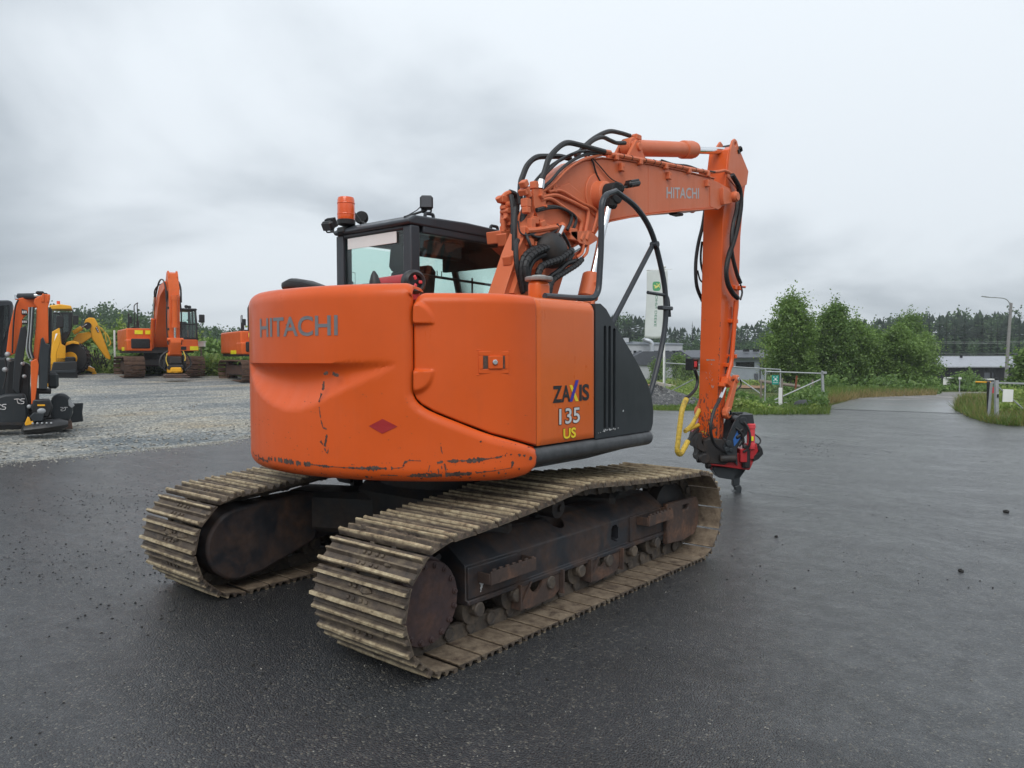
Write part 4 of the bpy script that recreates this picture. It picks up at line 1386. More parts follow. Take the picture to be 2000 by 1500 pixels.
def speckle(mb, n, u0, u1, v0, v1, fn, r=.012, power=2.0):
    for _ in range(n):
        v = v0+(v1-v0)*random.random()**power; u = random.uniform(u0, u1)
        if random.random() < .6:
            chip_dot(mb, u, v, random.uniform(.25, 1)*r*(1.25-(v-v0)/(v1-v0)), fn)
        else:
            chip_strip(mb, [(u, v), (u+random.uniform(-.015, .015), v+random.uniform(.02, .07))], random.uniform(.003, .010), fn, .2)
speckle(mb, 230, -.10, .14, .585, 1.12, fr_, .015, 1.9)
speckle(mb, 90, 4.27, 4.36, .60, 1.1, rr_, .012, 1.5)
chip_strip(mb, [(.135, .62), (.137, .75), (.139, 1.05), (.141, 1.3)], .010, fr_, 1.0)
chip_strip(mb, [(.1405, 1.3), (.142, 1.7), (.1425, 2.0)], .005, fr_, 1.5)
for u, v, r in ((-.05, 2.03, .006), (.03, 1.28, .008), (.13, 1.62, .008), (.0, 1.33, .006), (-.07, 1.15, .005), (.06, 1.22, .004)):
    chip_dot(mb, u, v, r, fr_)
obj('paint_chip', mb, M['chip'], ARM, smooth=0, kind='stuff')
mb = MB()
chip_strip(mb, [(-.02, 1.56), (.04, 1.56), (.09, 1.558)], .012, fr_, .2); chip_strip(mb, [(.04, 1.51), (.08, 1.508)], .008, fr_, .5)
for k in range(14):
    u, v = random.uniform(-.03, .08), random.uniform(1.15, 1.42); chip_strip(mb, [(u, v), (u+random.uniform(-.02, .02), v+random.uniform(.01, .035))], .004, fr_, .5)
obj('paint_scuff', mb, M['concrete'], ARM, smooth=0, kind='stuff')
mb = MB(); chip_strip(mb, [(.06, .98), (.068, .92), (.07, .84)], .022, fr_, .2); chip_strip(mb, [(.03, .86), (.05, .78)], .012, fr_, .5); chip_strip(mb, [(-.06, .72), (.0, .70)], .015, fr_, .8)
obj('paint_scuff', mb, M['yellow_hose'], ARM, smooth=0, kind='stuff')
RUNS = dict(
    h1=[(0.22,0.8,3.03),(0.22,0.849,3.12),(0.22,0.899,3.22),(0.22,1.02,3.33),(0.22,1.15,3.4),(0.22,1.33,3.42),(0.22,1.52,3.43),(0.22,1.72,3.44)],
    h1f=[(0.22,0.784,2.96),(0.22,0.8,3.03)],
    h1g=[(0.22,1.72,3.44),(0.22,1.81,3.45)],
    h2=[(0.05,0.733,2.85),(0.05,0.742,3.01),(0.05,0.774,3.09),(0.05,0.838,3.19),(0.05,0.953,3.27),(0.05,1.12,3.31),(0.05,1.28,3.34),(0.05,1.43,3.35)],
    h3=[(0,1.59,3.41),(0,1.74,3.54),(0,1.91,3.65),(0,2.13,3.75),(0,2.33,3.78),(0,2.51,3.79)],
    h3f=[(0,2.51,3.79),(0,2.69,3.75)],
    h4=[(0.1,1.56,3.44),(0.1,1.7,3.55),(0.1,1.86,3.62),(0.1,2,3.62),(0.1,2.11,3.62),(0.1,2.26,3.65)],
    h5=[(-0.1,0.842,2.68),(-0.1,0.858,2.79),(-0.1,0.867,2.9),(-0.1,0.843,2.96),(-0.1,0.78,2.97)],
    h5f=[(-0.1,0.78,2.97),(-0.1,0.717,2.94),(-0.1,0.67,2.88)],
    s1=[(0.3,0.479,2.11),(0.3,0.449,2.27),(0.3,0.48,2.37),(0.3,0.586,2.44),(0.3,0.744,2.48),(0.3,0.874,2.54),(0.3,0.924,2.6)],
    s1f=[(0.3,0.924,2.6),(0.3,0.975,2.67)],
    s2=[(0.34,0.482,2.12),(0.34,0.445,2.27),(0.34,0.475,2.35),(0.34,0.582,2.42),(0.34,0.723,2.47)],
    s3=[(0.36,0.571,2.24),(0.36,0.618,2.31),(0.36,0.729,2.35),(0.36,0.859,2.39),(0.36,0.96,2.44),(0.36,1.03,2.48)],
    s3f=[(0.36,1.02,2.47),(0.36,1.11,2.51)],
    s4=[(0.36,0.72,2.11),(0.36,0.761,2.21),(0.36,0.926,2.29),(0.36,1.1,2.37),(0.36,1.17,2.42)],
    s5=[(0.32,0.757,2.17),(0.32,0.798,2.23),(0.32,0.913,2.31),(0.32,1.01,2.37),(0.32,1.16,2.41)],
    loom=[(0.1,0.631,2.12),(0.1,0.663,2.4),(0.1,0.711,2.65),(0.1,0.735,2.77),(0.1,0.775,2.91)],
    p1=[(0.215,1.06,3.1),(0.215,0.896,2.96),(0.215,1.07,2.99),(0.215,1.34,2.94),(0.215,1.57,2.91),(0.215,1.61,2.86),(0.215,1.54,2.7)],
    p2=[(0.215,0.79,2.89),(0.215,0.988,2.94),(0.215,1.16,2.93),(0.215,1.38,2.9),(0.215,1.47,2.87),(0.215,1.42,2.68),(0.215,1.34,2.6),(0.215,1.25,2.54)],
    p3=[(0.215,0.79,2.87),(0.215,0.921,2.9),(0.215,1.06,2.87),(0.215,1.27,2.81),(0.215,1.36,2.77),(0.215,1.34,2.68),(0.215,1.27,2.58)],
    p4=[(0.23,0.597,2.6),(0.23,0.722,2.62),(0.23,0.901,2.66),(0.23,1.07,2.69)],
    p5=[(0.22,0.625,2.56),(0.22,0.897,2.62)],
    p6=[(0.25,1.42,2.59),(0.25,1.4,2.51),(0.25,1.34,2.46)],
    p7=[(0.25,1.35,2.58),(0.25,1.33,2.5),(0.25,1.25,2.45)],
    b1=[(0.235,0.716,2.78),(0.235,0.895,2.83),(0.235,1.03,2.84),(0.235,1.17,2.82),(0.235,1.19,2.76),(0.235,1.13,2.67)],
    b2=[(0.235,0.716,2.77),(0.235,0.895,2.82),(0.235,1.06,2.84),(0.235,1.22,2.81),(0.235,1.26,2.76),(0.235,1.2,2.66)],
    w1=[(0.24,0.479,2.66),(0.24,0.509,2.57),(0.24,0.631,2.57),(0.24,0.79,2.64),(0.24,0.954,2.66),(0.24,1.06,2.61),(0.24,1.14,2.54),(0.24,1.2,2.46),(0.24,1.11,2.36),(0.24,0.954,2.37),(0.24,0.854,2.46)],
    w2=[(0.3,0.471,2.14),(0.3,0.509,2.28),(0.3,0.602,2.42),(0.3,0.712,2.49)],
    w3=[(0.2,1.25,3.33),(0.2,1.42,3.38),(0.2,1.55,3.34),(0.2,1.63,3.22),(0.2,1.75,3.12)],
    w4=[(0.2,1.55,3.36),(0.2,1.67,3.31),(0.2,1.85,3.23),(0.2,2.01,3.21)],
    tp1=[(0.2,1.85,3.44),(0.2,1.97,3.46),(0.2,2.29,3.49),(0.2,2.79,3.54),(0.2,3.34,3.59),(0.2,3.83,3.64)],
    tp2=[(0.12,1.56,3.39),(0.12,1.66,3.43),(0.12,1.96,3.47),(0.12,2.47,3.51),(0.12,3.07,3.58),(0.12,3.8,3.65),(0.12,4.13,3.7)],
    tp3=[(0.15,3.93,3.66),(0.15,4.2,3.72),(0.15,4.37,3.76),(0.15,4.58,3.75)],
    tw=[(0.16,2.86,3.59),(0.16,3.13,3.6),(0.16,3.42,3.64),(0.16,3.72,3.65),(0.16,4.08,3.69)],
    ah1=[(0.2,4.47,3.71),(0.2,4.58,3.65),(0.2,4.63,3.56),(0.2,4.58,3.33),(0.2,4.5,3.17),(0.2,4.45,2.99),(0.2,4.47,2.8),(0.2,4.6,2.59),(0.2,4.71,2.48)],
    ah2=[(0.22,4.41,3.71),(0.22,4.62,3.58),(0.22,4.66,3.41),(0.22,4.59,3.18),(0.22,4.46,2.94),(0.22,4.34,2.78),(0.22,4.27,2.6),(0.22,4.31,2.45),(0.22,4.45,2.34),(0.22,4.59,2.29)],
    ah3=[(-0.16,4.5,3.38),(-0.16,4.43,3.16),(-0.16,4.32,2.93),(-0.16,4.26,2.69),(-0.16,4.29,2.44),(-0.16,4.44,2.27)],
    ah4=[(-0.15,4.4,2.97),(-0.15,4.37,2.82),(-0.15,4.38,2.7),(-0.15,4.45,2.58)],
    ah5=[(-0.15,4.29,2.62),(-0.15,4.35,2.52),(-0.15,4.45,2.48)],
    ap1=[(0.2,4.58,2.26),(0.2,4.57,2.18),(0.2,4.54,1.94),(0.2,4.49,1.64),(0.2,4.46,1.52),(0.2,4.35,1.34)],
    ap2=[(0.17,4.63,2.19),(0.17,4.58,1.94),(0.17,4.47,1.58),(0.17,4.39,1.4)],
    aj1=[(0.16,4.69,2.42),(0.16,4.93,2.44)],
    ahb=[(0.2,4.71,2.46),(0.2,4.76,2.37),(0.2,4.71,2.28)],
    sf=[(0.2,4.29,1.24),(0.2,4.18,1.12)],
    bh=[(0.24,4.09,1.12),(0.24,3.94,1),(0.24,3.85,0.836),(0.24,3.88,0.69),(0.24,4.01,0.58),(0.24,4.28,0.495),(0.24,4.64,0.473),(0.24,4.74,0.525),(0.24,4.68,0.716),(0.24,4.6,0.807)],
    loop=[(0.2,4.52,1.32),(0.2,4.64,1.34),(0.2,4.74,1.3),(0.2,4.73,1.24),(0.2,4.6,1.19)],
    y1=[(-0.05,3.83,1.12),(-0.05,3.73,1),(-0.05,3.68,0.832),(-0.05,3.64,0.662),(-0.05,3.62,0.549),(-0.05,3.68,0.502),(-0.05,3.75,0.536),(-0.05,3.87,0.631)],
    y2=[(-0.1,4.26,0.971),(-0.1,4.08,0.813),(-0.1,3.9,0.743),(-0.1,4,0.759),(-0.1,4.23,0.79)],
    yb=[(-0.05,4.03,1.45),(-0.05,4.1,1.34),(-0.05,4.07,1.24),(-0.05,3.95,1.17),(-0.05,3.82,1.13)],
    yb2=[(-0.05,3.87,0.631),(-0.05,3.99,0.703),(-0.05,4.13,0.752)],
)
def run(parent, name, key, r, mat, n=8, sub=5, dx=0.0, ribs=0.0):
    P = smooth_path([np.array(p)+vec(dx, 0, 0) for p in RUNS[key]], sub)
    mb = MB().tube(P, r, n)
    if ribs:
        d = 0; last = P[0]
        for a_, b_ in zip(P[:-1], P[1:]):
            L = np.linalg.norm(b_-a_); t = ribs-d
            while t < L:
                q = a_+(b_-a_)*t/L; w_ = (b_-a_)/L
                mb.cyl(q-w_*.004, q+w_*.004, r*(1.12 if mat == 'rubber' else 1.05), 10)
                t += ribs
            d = L-(t-ribs)
    return obj(name, mb, M[mat], parent)
for k, r in (('h1', .024), ('h2', .024), ('h3', .022), ('h4', .020), ('h5', .030), ('b1', .014), ('b2', .013)):
    run(BOOM, 'hose', k, r, 'rubber')
run(BOOM, 'hose', 's1', .027, 'rubber', ribs=.045); run(BOOM, 'hose', 's2', .027, 'rubber', ribs=.045)
run(BOOM, 'hose', 's3', .027, 'rubber', ribs=.045); run(BOOM, 'hose', 's4', .022, 'rubber', ribs=.04); run(BOOM, 'hose', 's5', .022, 'rubber')
run(BOOM, 'hose_loom', 'loom', .036, 'rubber_grey', ribs=.09)
for k, r in (('h1f', .030), ('h3f', .022), ('s1f', .024), ('s3f', .026)):
    run(BOOM, 'hose_fitting', k, r, 'steel', n=6)
for k, r in (('h1g', .022), ('p1', .013), ('p2', .016), ('p3', .016), ('p4', .024), ('p5', .018), ('p6', .013), ('p7', .013), ('tp1', .022), ('tp2', .016), ('tp3', .018), ('h5f', .022)):
    run(BOOM, 'pipe', k, r, 'orange_boom')
for k, r, m in (('w1', .006, 'rubber_grey'), ('w2', .006, 'rubber_grey'), ('w3', .008, 'rubber'), ('w4', .005, 'rubber'), ('tw', .012, 'rubber')):
    run(BOOM, 'cable', k, r, m)
# clamps along the boom pipes
for t in (1.93, 2.36, 2.86, 3.36, 3.80):
    z = np.interp(t, [1.85, 2.29, 2.79, 3.34, 3.83], [3.45, 3.49, 3.54, 3.59, 3.64])
    mb = MB(); mb.box((.17, t, z-.025), (.12, .05, .06), ch=.008)
    obj('pipe_clamp', mb, M['orange_boom'], BOOM)
for t in (2.05, 2.2, 2.45, 2.62, 2.74, 3.05, 3.2, 3.5, 3.68):
    z = np.interp(t, [1.85, 2.29, 2.79, 3.34, 3.83], [3.45, 3.49, 3.54, 3.59, 3.64])
    mb = MB(); mb.lathe([(.025, 0), (.025, .007)], (.2, t, z), (0, 1, .1), 10)
    obj('cable_tie', mb, M['rubber'], BOOM)
# valve blocks and fittings at the boom foot
def block(parts, name='valve_block', m='orange_boom', bevel=.006):
    mb = MB()
    for p in parts:
        if p[0] == 'b':
            mb.box(p[1], p[2], rotx(p[3]) if len(p) > 3 else None, .006)
        elif p[0] == 'c':
            mb.cyl(p[1], p[2], p[3], 12, .004)
        elif p[0] == 'p':
            mb.prism(p[1], 0, p[2], p[3])
    return obj(name, mb, M[m], BOOM, fix=True)
block([('b', (-.14, .72, 2.60), (.16, .20, .10), .15), ('b', (-.14, .80, 2.58), (.14, .12, .14), .15), ('c', (-.08, .68, 2.64), (-.08, .67, 2.74), .022), ('c', (-.08, .76, 2.62), (-.08, .75, 2.72), .026),
       ('c', (-.10, .83, 2.55), (-.10, .86, 2.73), .032), ('c', (-.10, .85, 2.60), (-.10, .852, 2.63), .04), ('c', (-.10, .86, 2.68), (-.10, .862, 2.70), .042),
       ('b', (-.05, .63, 2.56), (.10, .03, .10), .3), ('p', [(.62, 2.50), (.88, 2.42), (.88, 2.40), (.70, 2.46)], -.16, -.04), ('b', (-.1, .70, 2.66), (.05, .05, .05)), ('b', (-.05, .78, 2.66), (.05, .05, .06))])
block([('p', [(.70, 2.72), (.71, 2.86), (.76, 2.96), (.80, 2.94), (.86, 2.84), (.84, 2.72), (.79, 2.62)], -.14, -.10), ('b', (-.10, .69, 2.90), (.06, .07, .06)), ('c', (-.08, .72, 2.86), (-.02, .72, 2.86), .024),
       ('c', (-.12, .70, 2.80), (-.02, .68, 2.80), .022), ('b', (-.06, .70, 2.76), (.05, .05, .06)), ('b', (-.06, .735, 2.71), (.05, .06, .05)), ('c', (-.1, .66, 2.88), (-.1, .63, 2.91), .026), ('b', (-.08, .69, 2.83), (.06, .06, .03)), ('c', (-.05, .66, 2.75), (-.05, .74, 2.72), .018)])
block([('p', [(.69, 2.94), (.83, 2.97), (.86, 2.93), (.85, 2.80), (.80, 2.68), (.74, 2.74), (.70, 2.82)], .20, .222), ('b', (.18, .63, 2.92), (.08, .07, .05), .6), ('b', (.2, .60, 2.97), (.06, .06, .05), .6), ('c', (.2, .62, 2.94), (.2, .67, 2.88), .026),
       ('b', (.18, .65, 2.83), (.07, .06, .07)), ('b', (.19, .64, 2.77), (.06, .05, .05)), ('b', (.2, .73, 2.98), (.06, .05, .06)), ('c', (.21, .80, 2.88), (.21, .79, 2.96), .030), ('c', (.215, .82, 2.82), (.26, .82, 2.82), .012), ('c', (.215, .77, 2.90), (.25, .77, 2.90), .012),
       ('b', (.2, .72, 2.70), (.06, .08, .06)), ('b', (.21, .68, 2.66), (.05, .06, .10)), ('b', (.21, .80, 2.68), (.07, .07, .05), .4), ('b', (.2, .60, 2.60), (.05, .05, .07)), ('b', (.21, .66, 2.52), (.05, .06, .06))])
block([('b', (.23, 1.20, 2.64), (.06, .10, .10)), ('p', [(1.12, 2.65), (1.44, 2.70), (1.55, 2.655), (1.55, 2.63), (1.42, 2.57), (1.28, 2.575)], .19, .26), ('c', (.24, 1.30, 2.60), (.24, 1.34, 2.66), .03), ('c', (.24, 1.38, 2.61), (.24, 1.42, 2.68), .03),
       ('c', (.23, 1.02, 2.66), (.23, 1.08, 2.70), .034), ('b', (.22, .85, 2.66), (.05, .06, .05)), ('b', (.22, .73, 2.50), (.04, .05, .06)), ('b', (.25, .56, 2.25), (.06, .05, .08)), ('b', (.14, .50, 2.37), (.08, .10, .07), .3), ('b', (.17, .55, 2.29), (.05, .14, .04), .5)], 'pipe_bracket').__setitem__('kind', 'stuff')
mb = MB(); mb.ball((.26, .88, 2.47), .155, 18, 10, (.7, 1.15, .95)); obj('pin_cover', mb, M['grime'], BOOM)
# slack under-boom bracket plates near the foot
block([('p', [(.42, 2.10), (.50, 2.26), (.58, 2.40), (.62, 2.38), (.56, 2.20), (.50, 2.08)], .19, .24), ('p', [(.70, 2.08), (.66, 2.30), (.72, 2.42), (.80, 2.44), (.78, 2.2), (.82, 2.08)], .22, .27)], 'foot_plate')
# arm hoses and pipes
for k, r, rb in (('ah1', .024, 0), ('ah2', .026, .016), ('ah3', .022, 0), ('ah4', .014, 0), ('ah5', .010, 0), ('ahb', .012, 0), ('bh', .019, 0), ('loop', .010, 0)):
    run(ARM, 'hose', k, r, 'rubber', ribs=rb)
run(ARM, 'pipe', 'ap1', .026, 'orange'); run(ARM, 'pipe', 'ap2', .014, 'grime')
run(ARM, 'hose_fitting', 'sf', .020, 'steel', n=6)
run(ARM, 'hose', 'y1', .030, 'yellow_hose', ribs=.045); run(ARM, 'hose', 'y2', .024, 'yellow_hose', ribs=.05)
run(ARM, 'hose', 'yb', .019, 'rubber'); run(ARM, 'hose', 'yb2', .019, 'rubber')
mb = MB(); mb.box((.19, 4.34, 1.30), (.09, .13, .10), rotx(-.4), .015); mb.box((.19, 4.24, 1.27), (.07, .06, .06), rotx(-.4), .01); mb.cyl((.2, 4.40, 1.36), (.2, 4.34, 1.30), .04, 12, .006)
obj('pipe_elbow', mb, M['orange'], ARM)
mb = MB(); mb.box((-.13, 4.16, 1.51), (.05, .17, .13), ch=.01); mb.box((-.14, 4.08, 1.51), (.10, .03, .14), ch=.008)
obj('junction_box', mb, M['black'], ARM)
mb = MB(); mb.box((-.13, 4.16, 1.51), (.06, .08, .08), ch=.012); obj('lamp_lens', mb, M['pink_red'], ARM)

# ---- bucket linkage and tiltrotator (turned 40 degrees about the vertical)
a_, b_ = np.array([.195, 4.60, 1.33]), np.array([.195, 4.36, .94]); w_ = (b_-a_)/np.linalg.norm(b_-a_)
n_ = np.array([0, -w_[2], w_[1]])
for x in (.195, -.155):
    mb = MB()
    pl = [(a_+n_*.04-w_*.03), (a_-n_*.04-w_*.03), (b_-n_*.062+w_*.01), (b_-n_*.05+w_*.06), (b_+w_*.075), (b_+n_*.05+w_*.06), (b_+n_*.062)]
    mb.prism([(p[1], p[2]) for p in pl], 0, x-.02, x+.02)
    mb.cyl((x-.035, a_[1], a_[2]), (x+.035, a_[1], a_[2]), .05, 16, .006); mb.cyl((x-.035, b_[1], b_[2]), (x+.035, b_[1], b_[2]), .068, 18, .006)
    LK = obj('bucket_link', mb, M['orange_boom'], EX, bevel=.006, fix=True)
mb = MB(); mb.cyl((-.2, b_[1], b_[2]), (.245, b_[1], b_[2]), .032, 12, .004); mb.box((.235, b_[1], b_[2]+.01), (.02, .05, .05), rotx(.3)); mb.cyl((-.19, a_[1], a_[2]), (.24, a_[1], a_[2]), .026, 12, .004)
obj('pin', mb, M['steel'], LK)
mb = MB(); mb.cyl((-.13, 4.30, .545), (.17, 4.30, .545), .085, 22, .01); mb.cyl((-.18, 4.30, .54), (.22, 4.30, .54), .05, 16, .006); mb.box((.02, 4.27, .60), (.25, .12, .06), ch=.01)
obj('arm_nose', mb, M['grime'], ARM)

TROT = obj('tiltrotator', MB().prism([(-.22, .42), (-.20, .62), (-.12, .66), (.02, .64), (.10, .56), (.14, .40), (.05, .34), (-.16, .36)], 1, -.18, .18), M['grime'], EX, bevel=.012, fix=True,
           label='red and black tiltrotator quick coupler with hook')
TROT.location = (.077, 4.35, 0); TROT.rotation_euler = (0, 0, -YAW)
def tr(name, mb, m, bevel=.006):
    return obj(name, mb, M[m], TROT, bevel=bevel, fix=True)
P_ = lambda px, py: ((px-1400)*.00604, (968-py)*.00604)
mb = MB()    # side plates of the coupler
for y in (-.19, .17):
    mb.prism([P_(1437, 814), P_(1428, 822), P_(1415, 850), P_(1405, 872), P_(1404, 885), P_(1415, 892), P_(1424, 905), P_(1432, 912), P_(1430, 880), P_(1440, 862), P_(1455, 845), P_(1463, 832), P_(1460, 814)], 1, y-.016, y+.016)
mb.prism([P_(1440, 815), P_(1446, 819), P_(1453, 819), P_(1461, 813), P_(1464, 832), P_(1450, 834), P_(1440, 826)], 1, -.174, .155)
mb.cyl((.08, -.24, .60), (.08, .2, .60), .035, 14, .004); mb.cyl((.06, -.23, .53), (.06, -.19, .53), .03, 14, .004); mb.cyl((.11, -.23, .52), (.11, -.19, .52), .024, 14, .004); mb.cyl((.25, -.22, .86), (.25, .2, .86), .045, 14, .005)
tr('coupler_plate', mb, 'grey_paint')
mb = MB(); mb.prism([P_(1422, 862), P_(1430, 845), P_(1438, 842), P_(1440, 852), P_(1430, 868), P_(1424, 875)], 1, -.216, -.207)
tr('blue_panel', mb, 'blue', 0)
mb = MB(); mb.prism([P_(1356, 850), P_(1352, 866), P_(1355, 880), P_(1366, 886), P_(1372, 884), P_(1362, 866), P_(1364, 850)], 1, -.2, .2)
mb.cyl((-.19, -.22, .42), (-.19, .16, .42), .06, 16, .008); mb.cyl((-.26, -.1, .42), (-.10, -.1, .42), .062, 14, .01); mb.box((-.16, 0, .48), (.16, .3, .14), ch=.02)
mb.cyl((-.16, -.12, .34), (-.10, -.12, .34), .05, 14, .01); mb.cyl((-.02, -.2, .42), (.17, -.2, .42), .045, 14, .008)
tr('coupler_hook', mb, 'grime')
mb = MB(); mb.prism([P_(1378, 908), P_(1390, 902), P_(1400, 895), P_(1412, 894), P_(1440, 888), P_(1455, 884), P_(1462, 890), P_(1464, 905), P_(1456, 922), P_(1440, 920), P_(1420, 917), P_(1384, 912)], 1, -.17, .17)
mb.prism([P_(1448, 870), P_(1468, 870), P_(1471, 884), P_(1462, 900), P_(1448, 900)], 1, -.20, -.10); mb.prism([P_(1435, 880), P_(1448, 876), P_(1448, 905), P_(1435, 905)], 1, -.24, .1)
mb.box((.06, .05, .36), (.3, .2, .2), ch=.02)
mb.box((-.18, .12, .78), (.10, .2, .25), roty(.5), .02)
tr('rotator_body', mb, 'red')
mb = MB(); mb.cyl((.345, -.19, .53), (.345, -.19, .80), .045, 20, .008); mb.cyl((.345, -.19, .76), (.345, -.19, .825), .052, 20, .01); mb.cyl((.345, -.19, .55), (.345, -.19, .60), .050, 20, .008)
tc_ = tr('tilt_cylinder', mb, 'pink_red', 0)
mb = MB(); mb.box((.335, -.245, .655), (.045, .008, .05)); tr('warning_sticker', mb, 'hi_yellow', 0)
mb = MB(); mb.cyl((.29, -.19, .31), (.29, -.19, .52), .048, 16, .008); mb.box((.40, -.05, .72), (.05, .1, .14), ch=.01); mb.prism([P_(1462, 905), P_(1472, 900), P_(1481, 890), P_(1479, 880), P_(1473, 872), P_(1470, 880), P_(1474, 886), P_(1462, 893)], 1, -.2, -.05)
mb.tube(smooth_path([(.40, -.12, .70), (.45, -.14, .66), (.47, -.15, .62), (.45, -.16, .585), (.40, -.16, .59)], 5), .010, 6)
mb.tube(smooth_path([(.25, -.24, .85), (.29, -.26, .78), (.31, -.27, .70), (.31, -.27, .62), (.29, -.26, .54), (.24, -.25, .50)], 5), .014, 8)
mb.box((.27, -.22, .555), (.06, .05, .05), ch=.01); mb.tube(smooth_path([(.16, -.22, .78), (.22, -.24, .72), (.24, -.24, .64), (.2, -.23, .56)], 5), .012, 6); mb.box((.2, -.2, .68), (.08, .06, .04), roty(-.6), .01); mb.box((.22, -.2, .74), (.08, .06, .04), roty(-.6), .01)
tr('hydraulic_block', mb, 'black')
mb = MB(); mb.prism([P_(1390, 917), P_(1452, 920), P_(1452, 924), P_(1442, 938), P_(1430, 943), P_(1400, 938), P_(1388, 922)], 1, -.10, .10)
tr('grab_plate', mb, 'grey_paint')
mb = MB(); mb.prism([P_(1437, 920), P_(1452, 922), P_(1442, 938), P_(1441, 955), P_(1428, 955), P_(1428, 938), P_(1433, 928)], 1, -.10, -.02)
mb.prism([P_(1430, 955), P_(1442, 952), P_(1445, 958), P_(1444, 968), P_(1437, 972), P_(1427, 970), P_(1430, 966), P_(1434, 962)], 1, -.11, -.01)
tr('grab_claw', mb, 'grey_paint', .010)

# ------------------------------------------------------------------ local frames for things that face the yard
def zat(px, py, D):
    return float(pt(px, py, D)[2])
M['clad'] = plain('grey_cladding', (.40, .415, .43), .6, 0, .06, 2)
M['clad_dark'] = plain('slate_grey_cladding', (.26, .29, .325), .6, 0, .08, 2)
M['roof_dark'] = plain('dark_roof_sheet', (.06, .066, .08), .6, 0, .15, 3)
M['roof_grey'] = plain('wet_sheet_roof', (.30, .315, .345), .5, 0, .12, 3)
M['barn'] = plain('black_barn_boards', (.007, .007, .009), .9, 0, .3, 6)
M['wood'] = plain('weathered_timber', (.20, .17, .14), .85, 0, .25, 6)
M['pole_grey'] = plain('greyed_pole_timber', (.24, .235, .23), .85, 0, .2, 6)
M['wood_brown'] = plain('red_brown_timber', (.20, .06, .03), .8, 0, .25, 6)
M['duct'] = plain('silver_duct', (.55, .57, .6), .35, .7, .08, 3)
M['teal'] = plain('green_sign', (.0, .26, .20), .5, 0, .05, 3)
M['banner'] = plain('white_banner_cloth', (.62, .65, .64), .85, 0, .06, 2)
M['logo_green'] = plain('green_logo', (.09, .34, .16), .8, 0, .05, 3)
M['logo_yellow'] = plain('yellow_logo', (.72, .66, .20), .8, 0, .05, 3)

class Facing:
    """Upright frame at column px and depth D: local x to the viewer's right, y away from the viewer, z up.
    ray=True turns the frame square to the line of sight, otherwise it is square to the camera axis."""
    def __init__(self, px, D, ray=False):
        self.D = D; self.px = px; x, y = at(px, D)
        self.loc = (x, y, 0.0); self.k = D/F_PX
        a = np.array([x-CAM[0], y-CAM[1]]) if ray else _fw[:2].copy()
        self.a = a/np.linalg.norm(a); self.x = np.array([self.a[1], -self.a[0]])
        self.rz = math.atan2(self.x[1], self.x[0])
    def p(self, px, py, dy=0.0):
        d = _fw+_R*(px-1000)/F_PX-_U*(py-750)/F_PX
        B = np.array(self.loc[:2])+self.a*dy
        t = np.dot(B-CAM[:2], self.a)/np.dot(d[:2], self.a)
        q = CAM+d*t
        return (float(np.dot(q[:2]-np.array(self.loc[:2]), self.x)), float(q[2]))
    def poly(self, pts, dy=0.0):
        return [self.p(*q, dy) for q in pts]
    def root(self, name, label, cat, group=None):
        return thing(name, label, cat, self.loc, self.rz, group)

# ---- grey workshop far behind the flag
f = Facing(1290, 92)
R_ = f.root('workshop', 'light grey flat roofed workshop with silver roof duct far behind the white banner', 'building')
mb = MB(); mb.prism(f.poly([(1180, 750), (1180, 672), (1236, 672), (1236, 668), (1333, 672), (1333, 750)]), 1, 0, 14); obj('wall', mb, M['clad'], R_, fix=True)
mb = MB(); mb.prism(f.poly([(1178, 672.5), (1178, 670.5), (1236, 670.5), (1236, 667), (1334, 670.5), (1334, 673)]), 1, -.15, 14.2); obj('roof', mb, M['clad_dark'], R_, fix=True)
mb = MB(); mb.prism(f.poly([(1226, 712), (1226, 697), (1245, 686.5), (1300, 686.5), (1309, 695), (1309, 714)]), 1, -4, -.02); an = obj('annex_roof', mb, M['roof_dark'], R_, fix=True)
mb = MB(); mb.prism(f.poly([(1228, 750), (1228, 712), (1307, 714), (1307, 750)]), 1, -3.8, -.03); obj('annex_wall', mb, M['clad'], R_, fix=True)
mb = MB(); mb.prism(f.poly([(1224, 668), (1224, 659), (1233, 659), (1233, 668)]), 1, 2, 4); obj('roof_house', mb, M['clad'], R_, fix=True)
for a, c in ((1229, 1233), (1237, 1243), (1247, 1253), (1272, 1281), (1281, 1290), (1290, 1299), (1299, 1307), (1312, 1320), (1320, 1328)):
    mb = MB(); mb.prism(f.poly([(a, 689.5), (a, 684.5), (c, 684.5), (c, 689.5)]), 1, -.08, .1); w = obj('window', mb, M['clad_dark'], R_, fix=True)
    mb = MB(); mb.prism(f.poly([(a+.5, 689), (a+.5, 685), (c-.5, 685), (c-.5, 689)]), 1, -.10, -.07); obj('pane', mb, M['glass_dark'], w, fix=True)
mb = MB(); mb.prism(f.poly([(1301.5, 713), (1301.5, 693), (1307, 693), (1307, 713)]), 1, -4.1, -3.7); obj('door', mb, M['roof_dark'], R_, fix=True)
mb = MB(); q = [f.p(1270, 690), f.p(1270, 668), f.p(1256, 664), f.p(1254, 661)]
mb.tube(round_path([(x, -1.0, z) for x, z in q], .5), .28, 10); obj('duct', mb, M['duct'], R_)
